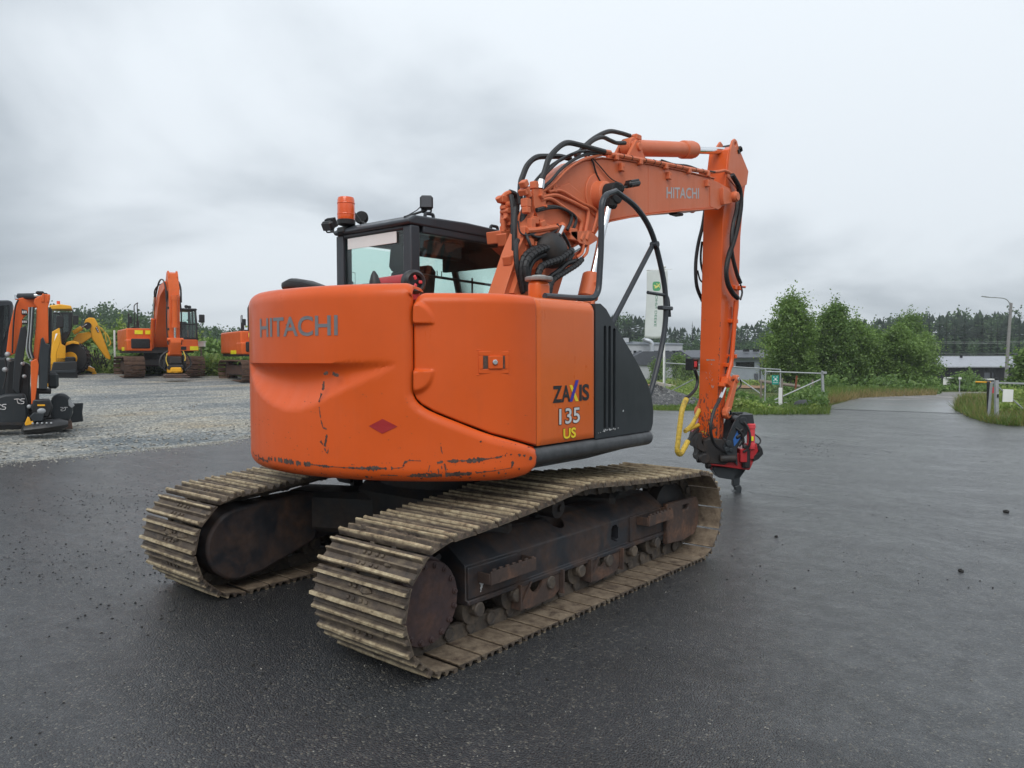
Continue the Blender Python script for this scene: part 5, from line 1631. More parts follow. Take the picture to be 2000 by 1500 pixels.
# ---- slate grey building
f = Facing(1470, 80)
R_ = f.root('office_building', 'slate grey two storey building with dark sloping roof beside the birches', 'building')
mb = MB(); mb.prism(f.poly([(1352, 765), (1352, 699), (1530, 699), (1530, 765)]), 1, 0, 10); obj('wall', mb, M['clad_dark'], R_, fix=True)
x0, z0 = f.p(1348, 698); x1, z1 = f.p(1535, 698); zt = f.p(1470, 683)[1]
mb = MB(); mb.prism([(-.6, z0-.12), (-.6, z0), (5, zt), (10.6, z0), (10.6, z0-.12)], 0, x0, x1); ro = obj('roof', mb, M['roof_dark'], R_, fix=True)
for a in (1443, 1472, 1492):
    mb = MB(); x, z = f.p(a, 686); mb.box((x, 2.6, z+.1), (.55, .5, .28)); obj('roof_vent', mb, M['barn'], ro)
for a, c, y0, y1 in ((1437, 1446, 707, 718), (1446, 1455, 707, 718), (1455, 1464, 707, 718), (1464, 1473, 707, 718), (1490, 1497, 708, 718.5)):
    mb = MB(); mb.prism(f.poly([(a, y1), (a, y0), (c, y0), (c, y1)]), 1, -.06, .1); w = obj('window', mb, M['barn'], R_, fix=True)
    mb = MB(); mb.prism(f.poly([(a+.7, y1-.7), (a+.7, y0+.7), (c-.7, y0+.7), (c-.7, y1-.7)]), 1, -.09, -.05); obj('pane', mb, M['glass_dark'], w, fix=True)
mb = MB(); mb.prism(f.poly([(1473, 745), (1473, 729.5), (1480.5, 729.5), (1480.5, 745)]), 1, -.06, .1); obj('door', mb, M['roof_dark'], R_, fix=True)
mb = MB(); x, z = f.p(1484.5, 702); mb.tube([(x, -.08, z), (x, -.08, z-2.4)], .05, 6); obj('downpipe', mb, M['barn'], R_)
# ---- dark barn
f = Facing(1930, 88)
R_ = f.root('barn', 'long black boarded barn under a grey sheet roof behind the lamp post', 'building')
x0, zb = f.p(1842, 765); x1, _ = f.p(2090, 765); ze = f.p(1842, 716)[1]; zr = f.p(1864, 696)[1]; xr = f.p(1864, 696)[0]
mb = MB(); mb.prism([(x0+.1, zb), (x1, zb), (x1, ze), (x0+.1, ze)], 1, .4, 9); obj('wall', mb, M['barn'], R_, fix=True)
for k in range(34):
    mb = MB(); xx = x0+.25+k*(x1-x0-.4)/34; mb.box((xx, .385, (zb+ze)/2), (.03, .05, ze-zb-.05)); obj('board', mb, M['barn'], R_)
mb = MB(); V = [(x0, 0, ze), (x1+.5, 0, ze), (x1-1, 4.7, zr), (xr, 4.7, zr), (x0, 9.4, ze), (x1+.5, 9.4, ze)]
mb.add(V+[(a, b_, c-.12) for a, b_, c in V], [(0, 1, 2, 3), (3, 2, 5, 4), (0, 3, 4), (1, 5, 2), (6, 9, 8, 7), (9, 10, 11, 8), (6, 7, 1, 0), (10, 4, 5, 11), (0, 4, 10, 6), (1, 7, 11, 5)])
ro = obj('roof', mb, M['roof_grey'], R_, fix=True)
mb = MB(); x, z = f.p(1917, 699); mb.box((x, 4, z+.1), (.22, .22, .5)); obj('flue', mb, M['barn'], ro)
for a, c in ((1905, 1911), (1926, 1937), (1942, 1944)):
    mb = MB(); mb.prism(f.poly([(a, 752), (a, 728), (c, 728), (c, 752)]), 1, .34, .41); obj('door', mb, M['roof_dark'], R_, fix=True)
mb = MB(); mb.prism(f.poly([(1922, 742), (1922, 739.5), (1937, 739.5), (1937, 742)]), 1, -.6, .4); obj('porch_roof', mb, M['white'], R_, fix=True)

# ---- flag on its pole
f = Facing(1297, 39.7)
R_ = f.root('flagpole', 'white flagpole on a concrete pad behind the gravel heap', 'flagpole')
xb, zb = f.p(1297, 757); xt, zt = f.p(1307.2, 524)
xt = 0.0
mb = MB(); mb.tube([(0, 0, height(f.loc[0], f.loc[1])-.1), (0, 0, 3), (0, 0, zt)], [.062, .055, .035], 12); obj('pole', mb, M['white'], R_)
mb = MB(); mb.lathe([(.03, 0), (.05, .03), (.085, .10), (.07, .14), (.0, .16)], (0, 0, zt-.02), (0, 0, 1), 14); obj('finial', mb, M['white'], R_)
zp = height(f.loc[0], f.loc[1])
fp = Facing(1300, 38.6)
pad = obj('concrete_pad', MB().box((0, 0, 0), (1.0, 1.1, .5), roty(.22), .04), M['concrete'], None)
pad.location = (fp.loc[0], fp.loc[1], zp-.02); pad.rotation_euler = (0, 0, fp.rz)
tag(pad, 'tilted pale concrete pad at the foot of the flagpole', 'concrete pad')
BN = f.root('banner', 'white hanging banner with green writing seen from behind, on the flagpole', 'flag')
def flag_pt(px, py, off=0.0):
    x, z = f.p(px, py)
    x -= (py-540)/233*10*f.k*0
    t = (py-527)/133
    xx = x+.04*math.sin(t*5)*.6
    return (xx, -.02+.05*math.sin((px-1263)/40*4.2+t*2)+off-.0, z)
cols, rws = 17, 24
for off, nm_ in ((0, 'cloth'),):
    G = np.zeros((rws, cols, 3))
    for i in range(rws):
        for j in range(cols):
            t = i/(rws-1); u = j/(cols-1)
            G[i, j] = flag_pt(1263+u*40-3*t*(1-u), 527+133*t-1.5*u+(2.5*math.sin(u*PI)*t), 0)
    cl = obj('cloth', MB().grid(G), M['banner'], BN, smooth=60)
    cl.modifiers.new('thickness', 'SOLIDIFY').thickness = .006
mb = MB(); mb.tube([flag_pt(1262, 527.5), flag_pt(1312, 526)], .012, 6); obj('top_rod', mb, M['white'], BN)
mb = MB()
ring = []
for k in range(28):
    w = 2*PI*k/28; c_, s_ = math.cos(w), math.sin(w)
    ring.append(flag_pt(1281.5+7.6*abs(c_)**.55*np.sign(c_), 559+9.2*abs(s_)**.55*np.sign(s_), -.012))
mb.add(ring, [tuple(range(28))]); obj('emblem', mb, M['logo_green'], BN, smooth=0)
mb = MB()
for q in ([(1277, 563), (1279, 560), (1284, 557), (1287, 553), (1288, 555), (1285, 560), (1281, 563)], [(1284, 558), (1286.5, 562), (1288, 562), (1286, 556)], [(1277, 556), (1281, 558), (1283, 561), (1280, 561), (1276, 558)], [(1281, 552), (1284, 555), (1282.5, 556), (1280, 553)]):
    mb.add([flag_pt(a, c, -.018) for a, c in q], [tuple(range(len(q)))])
obj('emblem_figure', mb, M['logo_yellow'], BN, smooth=0)
mb = MB(); letters(mb, 'JOHN DEERE', 0, 0, 65, 6.0, lambda u, v: flag_pt(1285.2-v-u*.02, 573+u, -.012), .0)
obj('lettering', mb, M['letter_green'], BN, smooth=0)

# ---- lamp posts
f = Facing(1965, 54)
R_ = f.root('lamp_post', 'tall grey lamp post with a long curved arm in front of the barn', 'street lamp')
g0 = height(f.loc[0], f.loc[1]); zt = zat(1965, 592, 54)
lean = .28
mb = MB(); mb.tube([(0, 0, g0-.2), (lean*.5, 0, zt*.5), (lean, 0, zt)], [.125, .11, .095], 10); obj('pole', mb, M['pole_grey'], R_)
mb = MB(); a = lambda px, py: (lean+(px-1979)*f.k, 0, zat(px, py, 54))
mb.tube(smooth_path([a(1976, 604), a(1976, 594), a(1972, 587), a(1964, 583), a(1950, 581.5), a(1935, 581)], 5), .035, 8); AR = obj('lamp_arm', mb, M['galv'], R_)
mb = MB(); p_ = a(1928, 579.8); mb.box(p_, (.5, .16, .07), roty(.12), .03); obj('lamp_head', mb, M['galv'], AR)
f = Facing(1826, 112)
R_ = f.root('lamp_post', 'distant grey lamp post standing left of the barn', 'street lamp')
g0 = height(f.loc[0], f.loc[1]); zt = zat(1826, 671, 112)
mb = MB(); mb.tube([(0, 0, g0-.3), (.1, 0, zt)], [.16, .12], 8); obj('pole', mb, M['wood'], R_)
mb = MB(); mb.tube(smooth_path([(.1, 0, zt-.2), (.08, 0, zt+.1), (-.15, 0, zt+.22), (-.35, 0, zt+.2)], 4), .05, 6); obj('lamp_arm', mb, M['galv'], R_)
# ---- power lines across the wood
for k, (y0, y1) in enumerate(((659, 664), (661.5, 667), (683, 687), (686, 690))):
    a_ = pt(1700, y0, 120); b_ = pt(2060, y1, 108)
    P = [a_+(b_-a_)*t+vec(0, 0, -1.0*math.sin(PI*t)*.5) for t in np.linspace(0, 1, 12)]
    o = obj('power_line', MB().tube(P, .014, 4), M['galv'], None)
    tag(o, ['topmost power line strung across the dark spruces', 'second power line, close below the topmost one', 'third power line, just above the barn roof', 'lowest power line, touching the barn roof in view'][k], 'power line', 'power lines over the wood')

# ---- left gate, fence and signs
GD = 23.7
f = Facing(1608, GD)
gz = 0.0
t = f.root('gate_post', 'square galvanised gate post at the grass edge beside the road', 'gate post')
mb = MB(); mb.box((0, 0, .53), (.07, .07, 1.12), roty(-.045), .006); obj('post', mb, M['galv'], t)
mb = MB(); mb.box((.03, -.02, 1.06), (.12, .11, .07), ch=.008); mb.box((-.04, -.02, 1.10), (.05, .06, .05)); obj('latch', mb, M['galv'], t)
f = Facing(1550, GD+.25)
t = f.root('gate', 'open galvanised tube gate with diagonal brace, left of the road', 'gate')
z = lambda px, py: f.p(px, py)
a = [(1495, 725.5), (1604, 729.5)]
mb = MB(); mb.tube([(z(*q)[0], 0, z(*q)[1]) for q in a], .022, 8); obj('top_rail', mb, M['galv'], t)
mb = MB(); mb.tube([(z(1513, 781)[0], 0, z(1513, 781)[1]), (z(1605, 740)[0], 0, z(1605, 740)[1])], .022, 8); obj('brace', mb, M['galv'], t)
mb = MB(); mb.tube([(z(1495, 720)[0], 0, z(1495, 720)[1]), (z(1494, 790)[0], 0, .1)], .022, 8); obj('stile', mb, M['galv'], t)
mb = MB(); mb.tube([(z(1496, 795)[0], 0, .12), (z(1604, 795)[0], 0, .12)], .02, 8); obj('bottom_rail', mb, M['galv'], t)
f2 = Facing(1514, GD+.1)
s = f2.root('assembly_sign', 'small green sign with white symbol hanging on the gate', 'sign')
mb = MB(); mb.prism(f2.poly([(1507.5, 751), (1507.5, 733), (1521, 733), (1521, 751)]), 1, -.012, 0); bd = obj('board', mb, M['teal'], s, bevel=.004, fix=True)
mb = MB()
for q in ([(1510, 735.5), (1513, 735.5), (1511.5, 737), (1511, 739)], [(1518.5, 735.5), (1515.5, 735.5), (1517, 737), (1517.5, 739)], [(1510, 744.5), (1513, 744.5), (1511.5, 743), (1511, 741)], [(1518.5, 744.5), (1515.5, 744.5), (1517, 743), (1517.5, 741)],
          [(1512.5, 742.5), (1512.5, 739), (1513.8, 738), (1514.5, 739.5), (1515.5, 738), (1516.3, 739), (1516.3, 742.5)]):
    mb.add([(x, -.0145, zz_) for x, zz_ in f2.poly(q)], [tuple(range(len(q)))])
mb.add([(x, -.0145, zz_) for x, zz_ in f2.poly([(1509.5, 747), (1519, 747), (1519, 747.7), (1509.5, 747.7)])], [(0, 1, 2, 3)])
obj('symbol', mb, M['white'], bd, smooth=0)
# fence further left
f = Facing(1400, 29)
t = f.root('fence', 'galvanised tube fence frame behind the yellow weeds and the arm', 'fence')
def fz(px, py, dy):
    k = (29+dy)/F_PX
    return ((px-1400)*k, dy, float(pt(px, py, 29+dy)[2]))
for (p0, p1, d0, d1, nm_) in (((1331, 697), (1330.5, 762), 2.5, 2.5, 'post'), ((1495, 722), (1495, 768), -2.0, -2.0, 'post'), ((1331, 709), (1495, 722), 2.5, -2.0, 'top_rail'), ((1428, 729), (1479, 772), 0, -.8, 'brace'), ((1338, 765), (1372, 742), 2.3, 1.4, 'brace')):
    mb = MB(); mb.tube([fz(*p0, d0), fz(*p1, d1)], .024, 8); obj(nm_, mb, M['galv'], t)
mb = MB()   # wire netting, too fine to count at this distance
for k in range(46):
    u = k/45; a_ = vec(*fz(1331, 711, 2.5)); b_ = vec(*fz(1495, 724, -2.0)); p_ = a_+(b_-a_)*u
    for s_ in (-1, 1):
        q = a_+(b_-a_)*max(0, min(1, u+s_*.16)); q = vec(q[0], q[1], -.15)
        mb.tube([p_, q], .0016, 3, cap=False)
obj('netting', mb, M['galv'], t, kind='stuff')
for k, (px, y0, y1, D, m, lab) in enumerate(((1525, 764, 787, 23.0, 'white', 'short pale post with a white cap in the weeds'), (1487, 752, 778, 24.5, 'wood', 'thin weathered stake in the weeds left of the green sign'), (1528, 746, 786, 23.3, 'wood', 'taller weathered stake close to the white capped post'))):
    x, y = at(px, D); o = obj('stake', MB().box((0, 0, (zat(px, y0, D))/2), (.05 if k else .10, .05, zat(px, y0, D)+.2), None, .006), M[m], None); o.location = (x, y, 0); tag(o, lab, 'stake', 'stakes in the weeds')
f = Facing(1555, 27); o = obj('marker_pole', MB().tube([(-.06, 0, -.1), (.03, 0, zat(1555, 734, 27))], .035, 8), M['wood_brown'], None); o.location = f.loc; tag(o, 'leaning red brown pole behind the gate', 'pole')
f = Facing(1588, 30); mb = MB(); mb.prism(f.poly([(1581, 768), (1581, 752.5), (1595.5, 754), (1595, 769)]), 1, -.02, 0)
t = f.root('notice_board', 'small pale grey notice board beyond the gate under the birches', 'sign'); obj('board', mb, M['galv'], t, fix=True); obj('post', MB().box((0, .02, .2), (.06, .05, .9)), M['wood'], t)
f = Facing(1573, 22.6); o = obj('stone', MB().ball((0, 0, .14), .2, 10, 6, (1.7, 1, .8)), M['rubber_grey'], None); o.location = f.loc; tag(o, 'dark stone in the weeds near the gate post', 'stone')
# log barrier behind
f = Facing(1540, 33); o = obj('barrier_log', MB().tube([f.p(1483, 744)[:1]+(0, f.p(1483, 744)[1]), f.p(1562, 755)[:1]+(0, f.p(1562, 755)[1])], .07, 8), M['wood'], None); o.location = f.loc; o.rotation_euler = (0, 0, f.rz); tag(o, 'pale horizontal timber rail behind the gate', 'rail')

# ---- right gate
f = Facing(1948, 18.6)
t = f.root('sliding_gate', 'galvanised sliding gate frame with white panel at the right verge', 'gate')
def gp(px, py, dy=0.0):
    k = (18.6+dy)/F_PX
    return ((px-1948)*k, dy, float(pt(px, py, 18.6+dy)[2]))
for nm_, q0, q1, s_ in (('top_rail', (1937, 747.5), (2060, 751), .035), ('bottom_rail', (1937, 812), (2060, 819), .045), ('stile', (1937.5, 747), (1933, 814), .040), ('brace', (1950, 755), (2000, 798), .022)):
    mb = MB(); a_, b_ = vec(*gp(*q0)), vec(*gp(*q1)); d_ = (b_-a_); L = np.linalg.norm(d_)
    a0, a1, a2 = frame_of(d_); mb.box((a_+b_)/2, (s_*1.2, s_*1.2, L), np.stack([a0, a1, a2], 1), .004); obj(nm_, mb, M['galv'], t)
mb = MB(); mb.prism([(gp(1959, 785)[0], gp(1959, 785)[2]), (gp(1960, 760)[0], gp(1960, 760)[2]), (gp(1980, 761)[0], gp(1980, 761)[2]), (gp(1979, 785)[0], gp(1979, 785)[2])], 1, -.02, -.004); obj('panel', mb, M['white'], t, fix=True)
mb = MB(); mb.prism([(gp(1940, 768)[0], gp(1940, 768)[2]), (gp(1940, 756)[0], gp(1940, 756)[2]), (gp(1946, 756)[0], gp(1946, 756)[2]), (gp(1946, 768)[0], gp(1946, 768)[2])], 1, .03, .036); obj('notice', mb, M['pink_red'], t, fix=True)
f3 = Facing(1948, 18.4)
o = thing('gate_post', 'slim galvanised post with dark cap in front of the sliding gate', 'gate post', f3.loc, f3.rz)
mb = MB(); mb.box((0, 0, .49), (.075, .075, 1.0), roty(-.03), .005); ps = obj('post', mb, M['galv'], o); mb = MB(); mb.box((-.015, 0, 1.02), (.06, .06, .06), ch=.01); mb.box((.0, -.045, .62), (.03, .03, .08)); obj('cap', mb, M['black'], o)
f3 = Facing(1932, 18.9)
o = obj('barrier_post', MB().box((0, 0, .45), (.055, .055, .98), roty(-.02), .005), M['black'], None); o.location = f3.loc; o.rotation_euler = (0, 0, f3.rz); tag(o, 'thin black post left of the sliding gate', 'post')
f3 = Facing(1920, 19.6); o = obj('barrier_bar', MB().tube([(-.18, 0, zat(1906, 746, 19.6)), (.22, 0, zat(1937, 747, 19.6))], .018, 8), M['yellow'], None); o.location = f3.loc; o.rotation_euler = (0, 0, f3.rz); tag(o, 'short orange barrier bar on the black post', 'barrier')
f3 = Facing(1850, 60); t = f3.root('notice_board', 'white notice board beside the road in front of the barn', 'sign')
mb = MB(); mb.prism(f3.poly([(1842, 751.5), (1842, 739), (1858, 739), (1858, 751.5)]), 1, -.03, 0); obj('board', mb, M['white'], t, fix=True)
mb = MB()
for px in (1843, 1857):
    x, zz_ = f3.p(px, 751); mb = MB(); mb.box((x, .03, (zz_+height(*f3.loc[:2]))/2), (.06, .05, zz_-height(*f3.loc[:2])+.2)); obj('post', mb, M['wood'], t)
mb = MB(); mb.prism(f3.poly([(1846, 738.5), (1846, 736.8), (1866, 737), (1866, 739)]), 1, -.2, .2); obj('canopy', mb, M['white'], t, fix=True)
f3 = Facing(1875, 42); t = f3.root('sign_pole', 'thin grey sign pole on the road verge', 'sign pole')
mb = MB(); mb.tube([(0, 0, -.6), (0, 0, zat(1875, 736, 42))], .03, 8); obj('pole', mb, M['galv'], t); mb = MB(); mb.box((0, -.04, zat(1875, 739, 42)), (.16, .02, .10)); obj('plate', mb, M['white'], t)

# ---- left background street furniture
f = Facing(224, 37); o = obj('white_post', MB().tube([(0, 0, height(*f.loc[:2])-.2), (.02, 0, zat(224, 645, 37))], .045, 8), M['white'], None); o.location = f.loc; tag(o, 'white post standing in green weeds beside the yellow digger arm', 'post')
f = Facing(393, 35); t = f.root('electric_box', 'small white electric box on a grey pole in the weeds', 'electric box')
mb = MB(); mb.tube([(0, 0, height(*f.loc[:2])-.2), (0, 0, zat(393, 676, 35))], .04, 8); obj('pole', mb, M['wood'], t)
mb = MB(); mb.prism(f.poly([(388, 677.5), (388, 668), (400, 667), (400, 677)]), 1, -.1, .1); bx_ = obj('box', mb, M['white'], t, bevel=.01, fix=True)
mb = MB(); mb.prism(f.poly([(387, 669), (387, 667.3), (401, 666.3), (401, 668)]), 1, -.12, .12); obj('lid', mb, M['white'], t, fix=True)
# gravel heap right of the machine
f = Facing(1283, 25.5)
mb = MB(); G = np.zeros((26, 40, 3))
for i in range(26):
    for j in range(40):
        r_ = i/25; w = 2*PI*j/39; q = 1.55+.25*math.sin(w*3)+.12*math.sin(w*7+1)
        hh = .60*(1-r_)**1.1*(1+.10*math.sin(w*5+r_*9))+.03*random.random()*(r_ < .98)
        G[i, j] = (q*r_*1.25*math.cos(w), q*r_*math.sin(w), hh-.02)
G[:, 39] = G[:, 0]
b = NT('dark_crushed_stone'); co = b.coord(); c1 = b.voro(co, 20, 'F1', 'Color'); sepc = b.n('ShaderNodeSeparateColor'); b.t.links.new(c1, sepc.inputs[0])
M['heap'] = b.pbr(b.ramp(sepc.outputs[0], (0, (.05, .052, .055)), (.8, (.12, .12, .12)), (1, (.22, .22, .21))), .8, 0, b.bump(b.voro(co, 20), .9, .04), 0, .3)
o = obj('gravel_heap', MB().grid(G), M['heap'], None, kind='stuff', smooth=0); o.location = f.loc; o['label'] = 'dark heap of crushed stone with weeds behind the machine'
# strip of bare sand beyond the fence
sheet('sand_strip', frange(-42, -8, 2), frange(40, 56, 2), M['tan'], .0)

# ------------------------------------------------------------------ vegetation
def leaf_mat(name, lo, mid, hi, rough=.6):
    b = NT(name)
    g = b.n('ShaderNodeNewGeometry')
    colr = b.ramp(g.outputs['Random Per Island'], (0, lo), (.5, mid), (1, hi))
    co = b.coord(); f = b.ramp(b.noise(co, .8, 3, .6), (.35, .78), (.65, 1.2))
    colr = b.mix(1.0, colr, f, 'MULTIPLY')
    d = b.n('ShaderNodeBsdfDiffuse'); b.t.links.new(colr, d.inputs[0])
    t = b.n('ShaderNodeBsdfTranslucent'); b.t.links.new(colr, t.inputs[0])
    gl = b.n('ShaderNodeBsdfGlossy'); gl.inputs['Roughness'].default_value = .45; gl.inputs[0].default_value = (.8, .85, .8, 1)
    m1 = b.n('ShaderNodeMixShader'); m1.inputs[0].default_value = .48
    b.t.links.new(d.outputs[0], m1.inputs[1]); b.t.links.new(t.outputs[0], m1.inputs[2])
    m2 = b.n('ShaderNodeMixShader'); m2.inputs[0].default_value = .035
    b.t.links.new(m1.outputs[0], m2.inputs[1]); b.t.links.new(gl.outputs[0], m2.inputs[2])
    b.t.links.new(m2.outputs[0], b.out.inputs['Surface'])
    return b.m
M['birch_leaf'] = leaf_mat('birch_leaves', (.11, .19, .045), (.17, .275, .065), (.26, .38, .10))
M['bush_leaf'] = leaf_mat('bush_leaves', (.095, .17, .045), (.145, .245, .062), (.23, .34, .09))
M['weed_leaf'] = leaf_mat('weed_leaves', (.15, .235, .05), (.25, .35, .08), (.38, .45, .13))
M['dry_grass'] = leaf_mat('dry_grass', (.16, .15, .05), (.27, .21, .08), (.36, .27, .12))
M['green_grass'] = leaf_mat('green_grass', (.07, .13, .02), (.12, .20, .03), (.22, .26, .06))
M['wood_leaf'] = leaf_mat('far_broadleaf', (.045, .088, .036), (.065, .12, .046), (.095, .155, .058))
M['needle'] = leaf_mat('spruce_needles', (.022, .044, .028), (.033, .058, .035), (.048, .076, .044))
M['flower'] = leaf_mat('pale_flowers', (.45, .40, .35), (.55, .52, .30), (.60, .55, .45))
M['bark'] = plain('birch_bark', (.30, .28, .25), .85, 0, .5, 4)
M['bark_dark'] = plain('dark_bark', (.06, .05, .042), .9, 0, .3, 4)

def quads_mesh(name, V, m):
    """V: (N,4,3) corner array -> mesh of N separate quads."""
    N = len(V); me = bpy.data.meshes.new(name)
    me.vertices.add(N*4); me.vertices.foreach_set('co', np.ascontiguousarray(V, dtype=np.float32).ravel())
    me.loops.add(N*4); me.loops.foreach_set('vertex_index', np.arange(N*4, dtype=np.int32))
    me.polygons.add(N); me.polygons.foreach_set('loop_start', np.arange(0, N*4, 4, dtype=np.int32))
    me.materials.append(m); me.update(); me.validate()
    return me
def leaf_quads(C, size, up=.35, stretch=1.7):
    """Small leaf quads of random attitude around the centres C."""
    N = len(C); size = np.broadcast_to(size, (N,))[:, None]
    a = RNG.normal(size=(N, 3)); a[:, 2] *= .8; a /= np.linalg.norm(a, axis=1)[:, None]
    n = RNG.normal(size=(N, 3)); n[:, 2] += up*3; b_ = np.cross(n, a); b_ /= np.linalg.norm(b_, axis=1)[:, None]+1e-9
    u, v = a*size*stretch/2, b_*size/2
    return np.stack([C-u, C+v*1.0-u*.1, C+u, C-v*1.0-u*.1], 1)
def blade_quads(C, h, w, lean=.35):
    """Upright blades from the ground points C."""
    N = len(C); h = np.broadcast_to(h, (N,))[:, None]; w = np.broadcast_to(w, (N,))[:, None]
    th = RNG.uniform(0, 2*PI, N); side = np.stack([np.cos(th), np.sin(th), np.zeros(N)], 1)*w/2
    d = RNG.normal(size=(N, 3))*lean; d[:, 2] = 1; d /= np.linalg.norm(d, axis=1)[:, None]
    d2 = d.copy(); d2[:, :2] *= 1.6
    return np.stack([C-side, C+side, C+d2*h+side*.15, C+d2*h-side*.15], 1)

def crown_points(h, r, z0, n_clump, n_leaf, prof, spread=.30, cr=.28):
    """Leaf centres grouped in clumps inside a crown envelope; prof(t) is the relative radius at relative height t."""
    out_ = []; cl = []
    for _ in range(n_clump):
        t = RNG.random()**.9; rr = r*prof(t)*(RNG.random()**.45); w = RNG.uniform(0, 2*PI)
        c = np.array([rr*math.cos(w), rr*math.sin(w), z0+(h-z0)*t])
        k = int(n_leaf*RNG.uniform(.5, 1.5))
        p = RNG.normal(size=(k, 3))*np.array([cr, cr, cr*.75])*RNG.uniform(.6, 1.3)
        out_.append(c+p); cl.append(c)
    return np.concatenate(out_), cl
def tree(name, loc, h, r, label, cat, group, leaf='birch_leaf', bark='bark', z0=.35, n_clump=70, n_leaf=110, size=.10, prof=None, trunk_r=.09):
    prof = prof or (lambda t: (math.sin(PI*min(1, t*.80+.12))**.8)*(1-.25*t))
    R_ = thing(name, label, cat, loc, 0, group)
    C, cl = crown_points(h, r, z0, n_clump, n_leaf, prof)
    C[:, 2] = np.maximum(C[:, 2], .05)
    top = RNG.normal(size=(int(n_leaf*2.2), 3))*np.array([.10, .10, .30])*r+np.array([0, 0, h*.96])
    C = np.concatenate([C, top])
    o = bpy.data.objects.new('crown', quads_mesh('crown', leaf_quads(C, RNG.uniform(.6, 1.35, len(C))*size), M[leaf])); COL.objects.link(o); o.parent = R_
    mb = MB(); P = [vec(0, 0, -.3), vec(.05, .02, h*.35), vec(-.04, .05, h*.7), vec(0, 0, h*.98)]
    mb.tube(smooth_path(P, 4), list(np.linspace(trunk_r, .012, 13)), 7)
    for c in cl[::4]:
        zb = max(.2, c[2]-np.hypot(c[0], c[1])*.8); mb.tube([vec(0, 0, zb), (vec(0, 0, zb)+c)/2+vec(0, 0, .08), c], [.025, .015, .006], 4)
    obj('trunk', mb, M[bark], R_)
    return R_
def bush_prof(t):
    return math.sqrt(max(.02, 1-(t*1.02)**2))*(.75+.25*math.sin(t*9))

G_B = 'young birches beyond the gate'
for px, D, ptop, wpx, lab, cl_, nl, lf in (
        (1545, 41, 588, 98, 'tallest young birch, right behind the green sign', 95, 120, 'birch_leaf'),
        (1524, 43, 672, 40, 'low yellowing birch at the left end of the birch row', 45, 110, 'weed_leaf'),
        (1580, 44, 640, 70, 'short birch filling the gap beside the tallest birch', 50, 100, 'bush_leaf'),
        (1630, 42, 602, 80, 'second tallest young birch, behind the gate post', 85, 115, 'bush_leaf'),
        (1672, 43, 634, 84, 'round crowned birch between the second tallest birch and the road', 75, 115, 'birch_leaf'),
        (1712, 45, 655, 60, 'low dark birch in the dip of the birch row', 50, 110, 'bush_leaf'),
        (1757, 43, 648, 92, 'broad bright green bush tree overhanging the road bend', 95, 120, 'birch_leaf'),
        (1778, 52, 622, 72, 'tall birch rising behind the broad bush tree', 75, 110, 'bush_leaf'),
        (1805, 50, 662, 54, 'last birch of the row, nearest the distant lamp post', 50, 100, 'birch_leaf')):
    x, y = at(px, D); g = height(x, y); zt = zat(px, ptop, D); h = zt-g
    tree('birch_tree', (x, y, g), h, wpx*D/F_PX*.55, lab, 'tree', G_B, lf, n_clump=cl_, n_leaf=int(nl*1.7), size=.080)
G_S = 'shrubs along the verge'
for px, D, ptop, wpx, lab, lf in ((1895, 62, 733, 56, 'round green shrub in front of the black barn', 'birch_leaf'), (1868, 60, 742, 30, 'small dark shrub beside the white notice board', 'bush_leaf'),
                                  (2006, 38, 692, 50, 'bright green bush at the picture edge by the lamp post', 'birch_leaf'), (1285, 70, 704, 26, 'small bush left of the flagpole foot', 'birch_leaf'),
                                  (1325, 66, 701, 22, 'dark conical bush right of the flagpole', 'bush_leaf'), (1345, 60, 716, 20, 'low bush close to the arm', 'birch_leaf')):
    x, y = at(px, D); g = height(x, y); h = zat(px, ptop, D)-g
    tree('shrub', (x, y, g), h, wpx*D/F_PX*.55, lab, 'shrub', G_S, lf, 'bark_dark', .1, 34, 80, .11, bush_prof, .05)
# thicket behind the parked machines
G_T = 'bushes in the thicket behind the parked machines'
k = 0
for px, D, ptop, wpx in ((-60, 44, 640, 130), (40, 45, 640, 120), (150, 44, 632, 70), (190, 46, 628, 90), (235, 45, 624, 90), (275, 44, 640, 80), (330, 47, 640, 110), (385, 45, 652, 90), (410, 42, 655, 70), (435, 43, 664, 80), (475, 44, 660, 100), (520, 44, 656, 120), (600, 46, 650, 130)):
    x, y = at(px, D); g = height(x, y); h = zat(px, ptop+24, D)-g
    lab = ['leafy bush at the outer left of the thicket', 'broad bush behind the small digger with two buckets', 'bush behind the yellow digger cab', 'light green bush above the yellow digger arm', 'bush behind the white post', 'bush left of the raised orange boom', 'wide bush behind the orange boom', 'bush between the cab mirror and the electric box', 'bush right behind the electric box', 'bush left of the partly hidden orange digger', 'bush behind the partly hidden orange digger', 'bush hidden by the counterweight edge', 'bush farthest right in the thicket'][k]
    tree('thicket_bush', (x, y, g), h, wpx*D/F_PX*.55, lab, 'bush', G_T, ('weed_leaf', 'weed_leaf', 'birch_leaf')[k % 3], 'bark_dark', .15, 60, 95, .13, bush_prof, .05)
    k += 1

